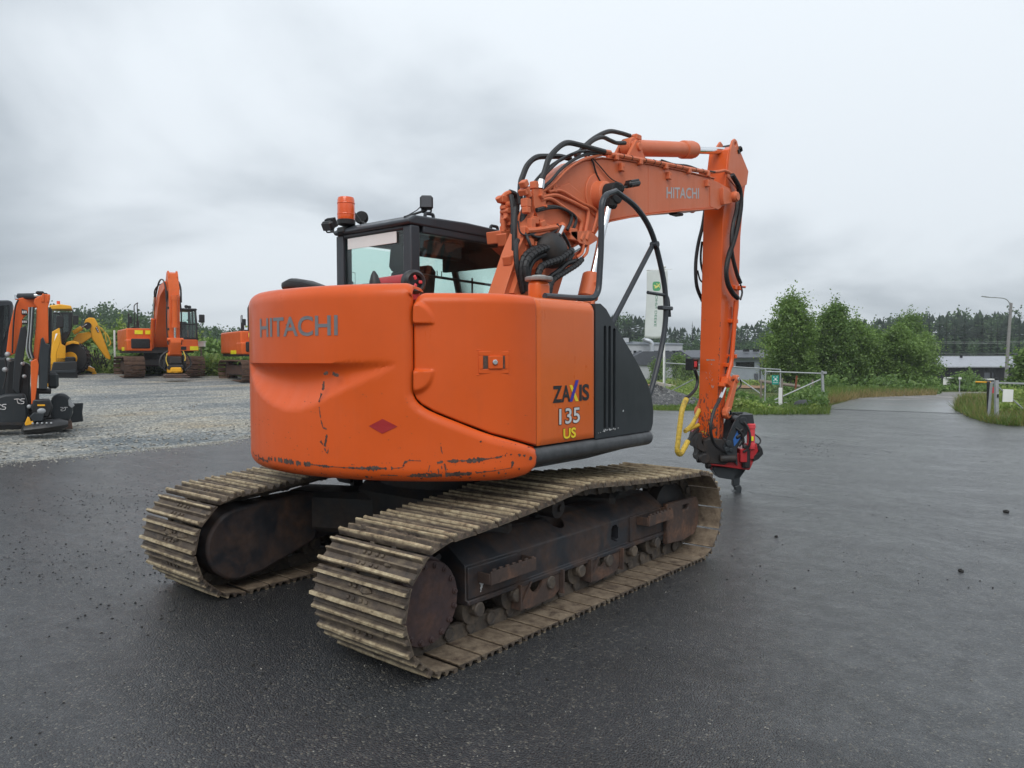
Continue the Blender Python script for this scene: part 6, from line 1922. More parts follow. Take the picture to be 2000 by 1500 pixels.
def spruce_quads(h, r, n_lev=26, n_br=12):
    V = []
    for i in range(n_lev):
        t = (i+RNG.random()*.8)/n_lev
        z = h*(.06+.94*t); rad = r*(1-t)**.85*RNG.uniform(.65, 1.15)+.03*r
        for j in range(n_br):
            w = RNG.uniform(0, 2*PI); rr = rad*RNG.uniform(.6, 1.15); d = np.array([math.cos(w), math.sin(w), 0]); s = np.array([-d[1], d[0], 0])
            b_ = np.array([0, 0, z+.05*h/n_lev]); tip = d*rr+np.array([0, 0, z-rr*.35]); wd = rr*.50
            V.append([b_, d*rr*.55+s*wd+np.array([0, 0, z-rr*.22]), tip, d*rr*.55-s*wd+np.array([0, 0, z-rr*.22])])
    w = .02*r+.04
    V.append([np.array([-w, 0, h*.9]), np.array([w, 0, h*.9]), np.array([0, 0, h*1.04]), np.array([0, 0, h*1.04])])
    return np.array(V)
S_PROTO = [spruce_quads(1.0, RNG.uniform(.13, .19)) for _ in range(7)]
def broad_quads(n=300):
    C, _ = crown_points(1.0, .30, .15, 26, n//26, bush_prof, cr=.075)
    return leaf_quads(C, RNG.uniform(.03, .065, len(C)), stretch=1.3)
B_PROTO = [broad_quads() for _ in range(6)]
def wood(name, label, n, px0, px1, d0, d1, tops, mixf):
    ns, nb = [], []
    for i in range(n):
        px = RNG.uniform(px0, px1); D = RNG.uniform(d0, d1); x, y = at(px, D); g = height(x, y)-.3
        py = np.interp(px, [q[0] for q in tops], [q[1] for q in tops])+RNG.normal()*5+(abs(RNG.normal())*7)
        h = max(4, float(pt(px, py, D)[2])-g)
        broad = RNG.random() < np.interp(px, [px0, px1], mixf)
        P = (B_PROTO if broad else S_PROTO)[int(RNG.integers(6))]
        w = RNG.uniform(0, 2*PI); c_, s_ = math.cos(w), math.sin(w)
        Q = P @ np.array([[c_, s_, 0], [-s_, c_, 0], [0, 0, 1]])
        sc = np.array([h, h, h])*(np.array([.9, .9, 1.02]) if broad else np.array([1.7, 1.7, 1]))
        (nb if broad else ns).append(Q*sc+np.array([x, y, g]))
    for nm_, L, m in ((name, ns, 'needle'), (name, nb, 'wood_leaf')):
        if L:
            o = bpy.data.objects.new('forest', quads_mesh('forest', np.concatenate(L), M[m])); COL.objects.link(o); o['kind'] = 'stuff'; o['label'] = label
wood('forest', 'dark mixed wood behind the thicket on the left', 300, -260, 700, 95, 150, [(-260, 604), (0, 606), (140, 609), (200, 606), (250, 612), (300, 620), (340, 630), (400, 638), (450, 645), (500, 645), (700, 640)], (.8, .55))
wood('forest', 'mixed wood filling in behind the thicket', 150, -260, 700, 88, 110, [(-260, 625), (140, 628), (300, 640), (450, 655), (700, 655)], (.9, .9))
wood('forest', 'paler broadleaf fringe of the wood behind the barn and workshops', 260, 1080, 2250, 122, 148, [(1080, 662), (1300, 668), (1500, 664), (1700, 660), (1850, 668), (2000, 664), (2250, 660)], (.9, .9))
wood('forest', 'dark spruce wood on the horizon to the right', 900, 1080, 2250, 150, 235, [(1080, 622), (1200, 622), (1250, 622), (1300, 640), (1360, 646), (1430, 638), (1500, 640), (1600, 636), (1700, 632), (1745, 624), (1800, 620), (1900, 618), (2000, 620), (2250, 610)], (.12, .12))
wood('forest', 'wood beyond the yard behind the big excavator', 220, 640, 1120, 150, 230, [(640, 628), (1120, 624)], (.4, .2))
# spruces that stand out one by one against the sky
G_P = 'spruces standing out of the far wood'
for px, D, ptop, lab in ((1352, 150, 630, 'lone bushy spruce rising above the wood left of the arm'), (1724, 130, 622, 'pointed spruce above the gap between birches and broad bush tree'), (1814, 118, 611, 'pointed spruce just right of the birch row top'), (1834, 118, 614, 'slim spruce next in line above the barn roof end'),
                         (1848, 120, 613, 'spruce above the left end of the barn'), (1864, 122, 624, 'shorter spruce in the dip above the barn'), (1883, 118, 616, 'wide spruce over the middle of the barn'), (1918, 118, 617, 'dense spruce pair neighbour above the barn flue'),
                         (1935, 120, 626, 'low spruce left of the lamp post'), (1948, 120, 629, 'thin spruce close left of the lamp post'), (1967, 116, 612, 'tallest spruce, directly behind the lamp post'), (1990, 118, 630, 'spruce right of the lamp post'), (1205, 140, 612, 'spruce just over the dark front cover'), (1228, 140, 618, 'spruce in front of the handrail brace')):
    x, y = at(px, D); g = height(x, y)-.3; h = zat(px, ptop, D)-g
    R_ = thing('spruce_tree', lab, 'tree', (x, y, g), 0, G_P)
    Q = spruce_quads(h, h*RNG.uniform(.12, .17), 38, 11)
    o = bpy.data.objects.new('crown', quads_mesh('crown', Q, M['needle'])); COL.objects.link(o); o.parent = R_
    obj('trunk', MB().tube([(0, 0, -.2), (0, 0, h*.9)], [.18, .03], 6), M['bark_dark'], R_)

# weeds and grass
def scatter(n, fn):
    out_ = []
    while len(out_) < n:
        px, D = fn(); x, y = at(px, D); out_.append((x, y, height(x, y)))
    return np.array(out_)
def stuff_quads(name, label, V, m):
    o = bpy.data.objects.new(name, quads_mesh(name, V, M[m])); COL.objects.link(o); o['kind'] = 'stuff'; o['label'] = label
    return o
def weeds(label, n, fn, hmax, m, leaf=.06, per=16):
    P = scatter(n, fn); C = []
    for p in P:
        h = hmax*RNG.uniform(.35, 1.0)*(.6+.4*math.sin(p[0]*1.7+p[1]))
        k = RNG.random((per, 3)); q = RNG.normal(size=(per, 3))*np.array([.12, .12, 0])*max(.4, h); q[:, 2] = k[:, 0]*h
        C.append(p+q)
    C = np.concatenate(C)
    return stuff_quads('weeds', label, leaf_quads(C, RNG.uniform(.6, 1.4, len(C))*leaf, stretch=2.0), m)
U = RNG.uniform
weeds('tall green weeds along the back of the gravel yard', 2600, lambda: (U(-80, 560), 35.5+U(0, 1)**1.5*7), 1.15, 'weed_leaf', .11, 16)
weeds('darker weeds in the back strip of the gravel yard', 1300, lambda: (U(-80, 560), 36+U(0, 7)), 1.5, 'bush_leaf', .12, 16)
weeds('weeds around the flagpole foot and fence', 900, lambda: (U(1296, 1440), U(24.5, 36)), .75, 'weed_leaf', .06, 14)
weeds('leafy weeds under the gate and along the yard edge', 1500, lambda: (lambda p: (p, U(22.2+(1600-p)*.0, 27)))(U(1415, 1612)), .62, 'bush_leaf', .065, 16)
weeds('bright weeds at the yard edge', 1100, lambda: (U(1410, 1600), U(21.6, 24)), .42, 'weed_leaf', .06, 12)
weeds('pale flowers among the weeds', 130, lambda: (U(1420, 1560), U(21.8, 25)), .55, 'flower', .045, 4)
weeds('weeds growing on the stone heap', 160, lambda: (U(1285, 1370), U(23.6, 26)), .30, 'bush_leaf', .05, 12)
weeds('rough weeds behind the right gate', 900, lambda: (U(1950, 2080), U(19.2, 34)), .55, 'weed_leaf', .07, 12)
weeds('scrub in front of the barn', 700, lambda: (U(1830, 2060), U(46, 70)), .32, 'bush_leaf', .14, 12)
weeds('green scrub round the workshops', 700, lambda: (U(1225, 1500), U(56, 74)), .35, 'weed_leaf', .15, 12)
weeds('undergrowth at the foot of the birches', 1700, lambda: (U(1500, 1835), U(36, 50)), 1.0, 'bush_leaf', .10, 16)
def grass(label, n, fn, h, m, w=.012):
    P = scatter(n, fn); return stuff_quads('grass', label, blade_quads(P, RNG.uniform(.4, 1.2, len(P))*h, w), m)
grass('short green grass by the left gate post', 5000, lambda: (U(1418, 1622), U(20.7, 23.6)), .18, 'green_grass', .02)
def rv():
    D = U(17.2, 31); lo = np.interp(D, [17.2, 18, 19.5, 22, 26, 31], [1975, 1930, 1895, 1866, 1872, 1890]); return U(lo, 2080), D
grass('rough grass on the right verge', 15000, rv, .26, 'green_grass', .018)
grass('straw coloured grass on the right verge', 5000, rv, .30, 'dry_grass', .016)
grass('straw coloured grass strip beside the road', 4200, lambda: (lambda p: (p, np.interp(p, [1612, 1700, 1830], [24.5, 29, 34])+U(0, 5)))(U(1612, 1830)), .30, 'dry_grass', .022)
grass('green grass strip beside the road', 9000, lambda: (lambda p: (p, np.interp(p, [1612, 1700, 1830], [26, 31, 36])+U(0, 8)))(U(1612, 1830)), .38, 'green_grass', .022)
grass('grass tufts at the foot of the stone heap', 2500, lambda: (U(1275, 1440), U(22.6, 24.5)), .10, 'green_grass', .02)
# brush pile by the yellow digger
x, y = at(188, 36.0); g = height(x, y)
mb = MB()
for _ in range(46):
    a_ = vec(RNG.normal()*.35, RNG.normal()*.3, RNG.uniform(0, .25)); d_ = vec(RNG.normal()*.35, RNG.normal()*.3, RNG.uniform(.3, 1)); L = RNG.uniform(.4, 1.2)
    mb.tube([a_, a_+d_/np.linalg.norm(d_)*L], RNG.uniform(.012, .03), 4)
o = obj('brush_pile', mb, M['bark_dark'], None, kind='stuff'); o.location = (x, y, g); o['label'] = 'heap of brown roots and brushwood behind the yellow digger'

# ------------------------------------------------------------------ machines parked in the background
SHOE_Y = mesh_of('track_shoe', shoe_mesh(.40, 1.0), M['shoe_yard'], 40)
def yard_excavator(label, px, D, turn, raised):
    x, y = at(px, D)
    R_ = thing('excavator', label, 'excavator', (x, y, height(x, y)), PI-YAW+turn, 'orange excavators parked at the back of the gravel')
    for s in (1, -1):
        place_belt(R_, s, 1.55, .44, (0, .86), 44, SHOE_Y, None, 1.2)
        mb = MB(); mb.box((s*1.2, 0, .45), (.36, 3.0, .42), ch=.05); mb.lathe([(.1, -.12), (.36, -.1), (.36, .1), (.1, .12)], (s*1.2, 1.55, .45), (1, 0, 0), 18); mb.lathe([(.1, -.12), (.36, -.1), (.36, .1), (.1, .12)], (s*1.2, -1.55, .45), (1, 0, 0), 18)
        obj('track_frame', mb, M['rust'], R_)
    mb = MB(); mb.box((0, 0, .62), (2.1, 1.5, .34), ch=.05); mb.cyl((0, 0, .75), (0, 0, 1.08), .6, 24); obj('lower_frame', mb, M['grime'], R_)
    mb = MB(); mb.box((0, -.6, 1.10), (2.6, 3.4, .12)); obj('deck', mb, M['grime'], R_)
    mb = MB(); mb.prism([(1.38, -2.3), (1.38, .95), (.42, .95), (.42, -.2), (-.42, -.2), (-1.38, -.3), (-1.38, -2.2), (-.9, -2.6), (.9, -2.6)], 2, 1.16, 2.10)
    HB = obj('body', mb, M['orange_yard'], R_, bevel=.06, fix=True, seg=3)
    mb = MB(); mb.prism([(1.40, .3), (1.40, 1.15), (.40, 1.15), (.40, .3)], 2, 1.12, 1.62); obj('tool_locker', mb, M['orange_yard'], R_, bevel=.05, fix=True, seg=3)
    mb = MB(); mb.box((.86, 1.17, 1.44), (.74, .08, .42), ch=.05); mb.box((.75, 1.20, 1.42), (.18, .04, .14), ch=.02); mb.box((1.0, 1.20, 1.42), (.10, .04, .10), ch=.02); obj('grille', mb, M['black'], R_)
    for xx, w in ((.98, .32), (.55, .34)):
        mb = MB(); mb.box((xx-.08, .965, 1.93), (w, .02, .17)); obj('reflector', mb, M['hi_yellow'], R_)
    mb = MB(); mb.box((1.0, .96, 1.93), (.2, .02, .15)); obj('reflector', mb, M['pink_red'], R_)
    mb = MB()
    for k in range(7):
        mb.box((1.395, .25-.13*k, 1.22), (.02, .05, .16))
    obj('warning_stripe', mb, M['hi_yellow'], R_, kind='stuff')
    # cab
    cx0, cx1 = -1.40, -.46
    CB = obj('cab', MB().box(((cx0+cx1)/2, .70, 1.40), (cx1-cx0, 1.7, .5), ch=.05), M['orange_yard'], R_)
    mb = MB()
    for xx in (cx0+.05, cx1-.05):
        mb.tube([(xx, 1.50, 1.6), (xx, 1.48, 2.3), (xx, 1.25, 2.90)], .05, 6); mb.tube([(xx, -.10, 1.6), (xx, -.10, 2.9)], .06, 6); mb.tube([(xx, .65, 1.6), (xx, .65, 2.9)], .045, 6)
    mb.box(((cx0+cx1)/2, .6, 2.95), (cx1-cx0+.04, 1.55, .10), ch=.04); mb.box(((cx0+cx1)/2, 1.50, 1.66), (cx1-cx0, .06, .1)); mb.box(((cx0+cx1)/2, 1.47, 2.28), (cx1-cx0, .05, .06))
    obj('cab_frame', mb, M['black'], CB)
    mb = MB(); mb.box(((cx0+cx1)/2, .3, 2.0), (.5, .4, .9), ch=.08); obj('seat', mb, M['black_matt'], CB)
    for a_, b_ in (((cx0+.08, 1.49, 1.72), (cx1-.08, 1.49, 2.26)), ((cx0+.08, 1.40, 2.32), (cx1-.08, 1.40, 2.86)), ((cx0+.02, -.05, 1.7), (cx0+.02, 1.4, 2.88)), ((cx1-.02, -.05, 1.7), (cx1-.02, 1.4, 2.88)), ((cx0+.08, -.09, 1.7), (cx1-.08, -.09, 2.88))):
        pane('window', a_, b_, CB)
    mb = MB(); mb.box((-.93, 1.56, 1.24), (.95, .04, .24)); obj('front_panel', mb, M['orange_yard'], CB, bevel=.01)
    mb = MB(); mb.box((-.75, 1.59, 1.24), (.3, .02, .15), ch=.01); obj('headlamp', mb, M['black'], CB)
    for xx, w in ((-.54, .14), (-1.22, .34)):
        mb = MB(); mb.box((xx, 1.585, 1.24), (w, .02, .17)); obj('reflector', mb, M['hi_yellow'], CB)
    for xx, zz_ in ((-.75, 3.12), (-1.05, 3.10), (-1.18, 3.08)):
        mb = MB(); mb.tube([(xx, .9, 2.98), (xx, .9, zz_-.03)], .02, 5); mb.box((xx, .9, zz_), (.15, .10, .13), ch=.03); obj('work_lamp', mb, M['black'], CB)
    # mirrors and handrails
    mb = MB(); mb.box((-1.62, 1.3, 2.56), (.24, .06, .36), ch=.03); mb.tube([(-1.62, 1.3, 2.4), (-1.42, 1.3, 2.1)], .015, 5); obj('mirror', mb, M['black'], R_)
    mb = MB(); mb.tube(round_path([(1.05, .9, 2.1), (1.05, .9, 3.1), (.9, .9, 3.2), (.85, .3, 3.2), (.85, .3, 2.1)], .12), .022, 6); mb.tube(round_path([(1.3, .9, 2.1), (1.28, .9, 2.75), (1.2, .4, 2.75), (1.2, .4, 2.1)], .1), .018, 6); obj('handrail', mb, M['black'], R_)
    mb = MB(); mb.box((1.22, .92, 2.46), (.16, .05, .28), ch=.03); obj('mirror', mb, M['black'], R_)
    mb = MB(); mb.cyl((.6, -1.6, 2.1), (.6, -1.6, 2.55), .07, 10); obj('exhaust', mb, M['black'], R_)
    mb = MB(); mb.box((1.0, .35, 2.13), (.28, .6, .06), ch=.02); obj('step', mb, M['black'], R_)
    if raised:
        bp_ = [(.35, 1.25), (.75, 1.25), (1.55, 2.35), (2.10, 3.35), (2.75, 4.02), (3.75, 4.30), (3.72, 4.72), (2.55, 4.58), (1.85, 4.05), (1.15, 3.05), (.45, 1.9)]
    else:
        bp_ = [(.35, 1.25), (.75, 1.25), (1.6, 1.55), (2.6, 1.85), (3.6, 1.75), (4.6, 1.2), (4.8, 1.4), (3.7, 2.15), (2.6, 2.3), (1.5, 2.05), (.45, 1.8)]
    mb = MB(); mb.prism(bp_, 0, -.30, .30)
    BM = obj('boom', mb, M['orange_yard'], R_, bevel=.02, fix=True)
    mb = MB(); mb.box((0, .55, 1.35), (.9, .5, .45), ch=.04); obj('boom_foot', mb, M['grime'], R_)
    if not raised:
        mb = MB()
        for k in range(5):
            mb.tube(smooth_path([(-.2+.1*k, .5, 1.9), (-.2+.1*k, .8, 2.7+.06*k), (-.2+.1*k, 1.3, 2.75), (-.2+.1*k, 1.7, 2.1)], 5), .025, 6)
        obj('hose', mb, M['rubber'], BM)
        mb = MB(); mb.prism([(4.5, 1.3), (4.9, 1.45), (5.2, .4), (5.0, .0), (4.6, .02)], 0, -.22, .22); obj('arm', mb, M['orange_yard'], R_, bevel=.02, fix=True)
        return R_
    mb = MB(); mb.prism([(2.60, 4.55), (2.95, 4.78), (3.05, 4.62), (2.75, 4.50)], 0, -.12, .12); mb.box((0, 2.2, 4.36), (.34, .06, .22), rotx(.9), .03); obj('cylinder_bracket', mb, M['orange_yard'], BM, fix=True)
    mb = MB(); mb.box((.12, 2.02, 3.95), (.30, .05, .28), rotx(-.95), .02); obj('sun_plate', mb, M['banner'], BM)
    mb = MB(); mb.cyl((.0, 2.75, 4.68), (.0, 3.75, 4.98), .11, 14); obj('arm_cylinder', mb, M['orange_yard'], BM)
    mb = MB()
    for s in (-1, 1):
        mb.tube(smooth_path([(s*.22, 1.0, 2.7), (s*.33, 1.7, 3.9), (s*.30, 2.5, 4.75), (s*.28, 3.3, 4.85), (s*.28, 4.0, 4.4), (s*.27, 4.15, 3.6)], 5), .035, 6)
        mb.tube(smooth_path([(s*.14, 1.1, 3.0), (s*.37, 1.8, 4.15), (s*.35, 2.3, 4.55), (s*.2, 2.9, 4.7)], 5), .03, 6)
    obj('hose', mb, M['rubber'], BM)
    mb = MB(); mb.box((.36, 1.55, 3.62), (.12, .1, .12), ch=.02); obj('work_lamp', mb, M['black'], BM)
    # lift cylinders
    for s in (-1, 1):
        mb = MB(); mb.cyl((s*.40, .95, 1.25), (s*.40, 1.6, 2.5), .09, 12); LC = obj('lift_cylinder', mb, M['orange_yard'], R_)
        mb = MB(); mb.cyl((s*.40, 1.58, 2.46), (s*.40, 2.05, 3.4), .05, 10); obj('cylinder_rod', mb, M['chrome'], LC)
    am = [(3.55, 4.35), (3.50, 4.75), (3.75, 5.20), (4.0, 5.10), (4.28, 4.2), (4.22, 2.6), (4.05, 1.02), (3.82, .98), (3.72, 2.5)]
    mb = MB(); mb.prism(am, 0, -.20, .20)
    AR = obj('arm', mb, M['orange_yard'], R_, bevel=.02, fix=True)
    mb = MB()
    for s in (-1, 1):
        mb.prism([(3.62, 4.9), (3.85, 5.26), (3.98, 5.22), (4.10, 4.9)], 0, s*.16-.03, s*.16+.03)
    obj('arm_ear', mb, M['orange_yard'], AR, bevel=.01, fix=True)
    mb = MB(); mb.cyl((0, 4.36, 3.75), (0, 4.30, 2.30), .105, 14); mb.cyl((0, 4.35, 3.7), (0, 4.35, 3.95), .13, 14); mb.cyl((0, 4.31, 2.45), (0, 4.30, 2.28), .13, 14); BC_ = obj('bucket_cylinder', mb, M['orange_yard'], AR)
    mb = MB(); mb.cyl((0, 4.30, 2.3), (0, 4.27, 1.72), .055, 12); obj('cylinder_rod', mb, M['chrome'], BC_)
    mb = MB(); mb.prism([(4.12, 1.72), (4.38, 1.75), (4.42, 1.5), (4.20, .95), (4.0, .9), (4.05, 1.3)], 0, -.20, .20); mb.cyl((-.30, 4.28, 1.66), (.30, 4.28, 1.66), .09, 12); mb.cyl((-.26, 4.05, .98), (.26, 4.05, .98), .10, 12); obj('bucket_link', mb, M['orange_yard'], AR, bevel=.02, fix=True)
    mb = MB()
    for s in (-1, 1):
        mb.tube(smooth_path([(s*.2, 4.0, 4.2), (s*.27, 4.1, 3.2), (s*.27, 4.05, 2.2), (s*.25, 4.15, 1.4)], 4), .03, 6)
        mb.box((s*.22, 4.16, 3.3), (.08, .1, .12), ch=.01); mb.box((s*.22, 4.12, 2.2), (.08, .1, .12), ch=.01)
    obj('arm_hose', mb, M['rubber'], AR)
    TR_ = obj('tiltrotator', MB().box((0, 4.05, .72), (.50, .40, .34), ch=.05).mat(0).box((0, 4.05, .45), (.62, .5, .2), ch=.05), M['grime'], R_)
    mb = MB(); mb.cyl((0, 4.05, .22), (0, 4.05, .42), .30, 18, .02); mb.box((0, 4.3, .34), (.42, .12, .2), ch=.04); obj('rotator', mb, M['yellow'], TR_)
    mb = MB(); mb.box((0, 4.1, .12), (.84, .6, .12), ch=.04); mb.box((-.05, 4.1, .05), (.9, .75, .06), ch=.02); obj('quick_hitch', mb, M['rust'], TR_)
    for s in (-1, 1):
        mb = MB(); mb.cyl((s*.38, 4.05, .4), (s*.33, 4.05, .95), .07, 10); mb.tube(smooth_path([(s*.25, 4.1, 1.1), (s*.5, 4.15, .9), (s*.58, 4.2, .55), (s*.35, 4.25, .3)], 5), .035, 6)
        obj('tilt_cylinder', mb, M['black'], TR_)
    mb = MB(); mb.tube(smooth_path([(.3, 4.2, 1.0), (.36, 4.3, .75), (.3, 4.35, .5)], 4), .022, 5); mb.tube(smooth_path([(-.3, 4.2, 1.1), (-.36, 4.3, .85), (-.33, 4.35, .7)], 4), .022, 5); obj('yellow_sleeve', mb, M['yellow_hose'], TR_)
    for o in BM, AR, *BM.children, *AR.children, *[q for q in R_.children if q.name.startswith('arm_cylinder')]:
        for v in o.data.vertices:
            if v.co.z > 1.2:
                v.co.z = 1.2+(v.co.z-1.2)*.775
    for q in BC_.children:
        for v in q.data.vertices:
            v.co.z = 1.2+(v.co.z-1.2)*.775
    return R_
yard_excavator('orange excavator with raised boom facing the viewer at the back of the gravel', 309, 34.5, .58, True)
yard_excavator('partly hidden orange excavator just left of the big counterweight', 522, 33.5, .60, False)

# ---- yellow backhoe loader
f = Facing(150, 33.5, True)
Y_ = thing('backhoe_loader', 'yellow backhoe loader with black front bucket and bent digging arm', 'backhoe loader', f.loc, f.rz)
def yp(name, pts, y0, y1, m, parent=None, bevel=.02):
    return obj(name, MB().prism(f.poly(pts, min(y0, y1)), 1, y0, y1), M[m], parent or Y_, bevel=bevel, fix=True)
def Q(px, py, y=0.0):
    x, z = f.p(px, py, y); return (x, y, z)
yp('chassis', [(98, 725), (98, 650), (116, 640), (120, 672), (128, 676), (128, 725)], -.6, .9, 'yellow')
cb = yp('cab', [(100, 675), (103, 610), (141, 610), (141, 640), (135, 655), (120, 677)], .1, 1.4, 'black')
yp('cab_roof', [(95, 604), (97, 596), (118, 594), (139, 597), (141, 604)], .0, 1.5, 'yellow', cb, .04)
yp('window', [(104, 672), (105, 612), (120, 612), (121, 660), (112, 676)], .04, .09, 'glass', cb, 0)
yp('window', [(123, 650), (123, 614), (133, 614), (134, 648)], .04, .09, 'glass', cb, 0)
yp('mirror', [(109.5, 639), (110, 616), (124, 617), (123, 640)], -.5, -.42, 'black', Y_, .02)
yp('mirror', [(142, 634), (142, 616), (154, 616), (153, 634)], .0, .08, 'black', Y_, .02)
mb = MB(); mb.tube(round_path([Q(104, 611, -.4), Q(117, 611, -.45), Q(121, 622, -.45)], .1), .025, 6); obj('mirror_arm', mb, M['black'], Y_)
obj('mirror_arm', MB().tube([Q(141, 606, .1), Q(143, 618, .05)], .02, 5), M['black'], Y_)
mb = MB(); mb.cyl(Q(114, 594, .5), Q(114, 588, .5), .07, 10); obj('beacon', mb, M['amber'], Y_)
mb = MB(); mb.lathe([(.3, -.22), (.66, -.22), (.70, -.15), (.70, .15), (.66, .22), (.3, .22)], Q(141, 700, .35), (.35, 1, 0), 30); wh = obj('wheel', mb, M['rubber'], Y_)
mb = MB()
c0 = np.array(Q(141, 700, .35)); ax_ = np.array([.35, 1, 0]); ax_ /= np.linalg.norm(ax_); u1, u2, _ = frame_of(ax_)
for k in range(22):
    for s in (-1, 1):
        w = 2*PI*(k+.25*s)/22; d_ = u1*math.cos(w)+u2*math.sin(w); t_ = np.cross(ax_, d_)
        mb.box(c0+d_*.70+ax_*s*.10, (.06, .22, .06), np.stack([d_, (ax_*s+t_*.8)/np.linalg.norm(ax_*s+t_*.8), np.cross(d_, (ax_*s+t_*.8)/np.linalg.norm(ax_*s+t_*.8))], 1))
obj('tread', mb, M['rubber'], wh, kind='stuff')
mb = MB(); mb.lathe([(.05, -.25), (.28, -.24), (.3, -.2)], Q(141, 700, .35), (.35, 1, 0), 20); obj('rim', mb, M['yellow'], wh)
yp('mudguard', [(127, 676), (130, 668), (142, 665), (153, 668), (156, 673), (142, 671), (132, 674)], -.1, .8, 'yellow')
yp('loader_arm', [(99, 712), (103, 672), (112, 652), (118, 650), (118, 668), (110, 690), (110, 712)], -1.5, -1.2, 'yellow')
mb = MB(); mb.cyl(Q(108, 668, -1.35), Q(111, 653, -1.0), .05, 10); obj('cylinder_rod', mb, M['chrome'], Y_)
bk = yp('front_bucket', [(96, 745), (99, 726), (104, 707), (150, 706), (152, 742), (149, 745)], -1.9, -1.1, 'black', Y_, .03)
yp('bucket_lip', [(96, 728), (98, 724), (150, 722), (146, 728)], -2.05, -1.85, 'grey_paint', bk, .01)
mb = MB(); mb.prism([(x, z) for x, z in f.poly([(142, 665), (140, 672), (158, 672), (182, 656), (176, 646), (152, 650), (143, 660)])], 1, 1.3, 1.75); BMa = obj('digger_boom', mb, M['yellow'], Y_, bevel=.03, fix=True)
yp('digger_arm', [(164, 633), (167, 624), (174, 620), (184, 621), (190, 630), (216, 697), (216, 703), (207, 700), (180, 662), (176, 640), (170, 640)], 1.25, 1.75, 'yellow', Y_, .03)
mb = MB(); mb.cyl(Q(143, 650, 1.2), Q(160, 640, 1.2), .10, 12); dc = obj('digger_cylinder', mb, M['yellow'], Y_); mb = MB(); mb.cyl(Q(159, 640.5, 1.2), Q(170, 633, 1.2), .055, 10); obj('cylinder_rod', mb, M['chrome'], dc)
mb = MB(); mb.cyl(Q(171, 636, 1.15), Q(171, 636, 1.85), .16, 12); obj('pivot', mb, M['grime'], Y_)
mb = MB(); mb.tube(smooth_path([Q(197, 640, 1.2), Q(210, 655, 1.2), Q(216, 670, 1.2), Q(212, 676, 1.2)], 5), .03, 6); mb.tube(smooth_path([Q(190, 634, 1.2), Q(204, 650, 1.2), Q(208, 668, 1.2)], 5), .025, 6); obj('hose', mb, M['yellow_hose'], Y_)
bd = yp('name_plate', [(186, 641), (189, 637), (194, 648), (191, 650)], 1.22, 1.26, 'black', Y_, 0)
mb = MB()
for t in (0, 1, 2):
    x, z = f.p(188.6+t*1.6, 640.2+t*3.4, 1.2); mb.box((x, 1.215, z), (.06, .008, .035), roty(1.1))
obj('lettering', mb, M['letter_white'], bd)
yp('stabiliser', [(158, 716), (158, 710), (184, 720), (190, 732), (192, 734), (178, 734), (181, 727), (160, 721)], .9, 1.2, 'yellow', Y_, .02)
mb = MB(); mb.cyl(Q(158, 706, 1.0), Q(184, 721, 1.0), .035, 8); obj('stabiliser_rod', mb, M['chrome'], Y_)
mb = MB(); mb.lathe([(.2, -.16), (.45, -.16), (.48, -.1), (.48, .1), (.45, .16), (.2, .16)], Q(152, 705, 1.5), (.25, 1, 0), 24); obj('wheel', mb, M['rubber'], Y_)
obj('under_body', MB().box(Q(112, 715, .3), (1.4, 1.8, .8), None, .05), M['black'], Y_)

# ---- small digger at the left edge
f = Facing(60, 15.4, True)
S_ = thing('small_excavator', 'small dark grey and orange excavator with folded arm at the left picture edge', 'excavator', f.loc, f.rz)
def sp_(name, pts, y0, y1, m, parent=None, bevel=.012):
    return obj(name, MB().prism(f.poly(pts, min(y0, y1)), 1, y0, y1), M[m], parent or S_, bevel=bevel, fix=True)
for y0 in (.2, 1.7):
    sp_('track', [(-70, 842), (-76, 825), (-60, 810), (128, 812), (141, 826), (136, 841), (120, 843)], y0, y0+.4, 'rubber', S_, .04)
sp_('undercarriage', [(-30, 830), (-30, 800), (100, 800), (100, 830)], .4, 1.9, 'grime')
sp_('upper_body', [(-110, 800), (-110, 690), (30, 700), (60, 760), (70, 800)], .2, 1.9, 'grey_paint', S_, .06)
cb = sp_('cab', [(-70, 740), (-64, 592), (-50, 587), (18, 586), (25, 590), (20, 640), (8, 712), (2, 745)], .5, 1.6, 'cab_grey', S_, .05)
sp_('window', [(-20, 700), (-14, 600), (0, 597), (17, 596), (14, 640), (6, 672), (2, 700)], .46, .52, 'glass_dark', cb, 0)
sp_('window_light', [(6, 664), (8, 598), (17, 596), (15, 640)], .44, .47, 'glass', cb, 0)
bm_ = sp_('boom', [(12, 690), (18, 640), (28, 600), (36, 583), (70, 575), (84, 582), (80, 596), (60, 604), (46, 620), (38, 660), (30, 690), (18, 696)], -.5, -.2, 'orange_yard')
sp_('boom_cover', [(24, 760), (28, 700), (40, 640), (50, 636), (54, 650), (40, 740), (38, 772)], -.62, -.44, 'grey_paint', bm_)
sp_('name_plate', [(42, 614), (42, 603), (53, 606), (53, 616)], -.535, -.51, 'black', bm_, .004)
sp_('name_plate', [(43, 632), (43, 623), (54, 625), (54, 633)], -.535, -.51, 'black', bm_, .004)
mb = MB()
for k in range(6):
    x, z = f.p(43.5+(k % 3)*3.2, 609.5 if k < 3 else 628.3, -.54); mb.box((x+.008, -.54, z), (.02, .006, .05 if k < 3 else .04))
obj('lettering', mb, M['letter_white'], bm_, kind='stuff')
ar_ = sp_('arm', [(66, 592), (68, 583), (78, 578), (88, 574), (98, 575), (98, 584), (94, 600), (95, 670), (88, 672), (84, 664), (80, 664), (76, 696), (72, 760), (64, 760), (64, 700), (70, 640), (72, 600)], -1.0, -.70, 'orange_yard')
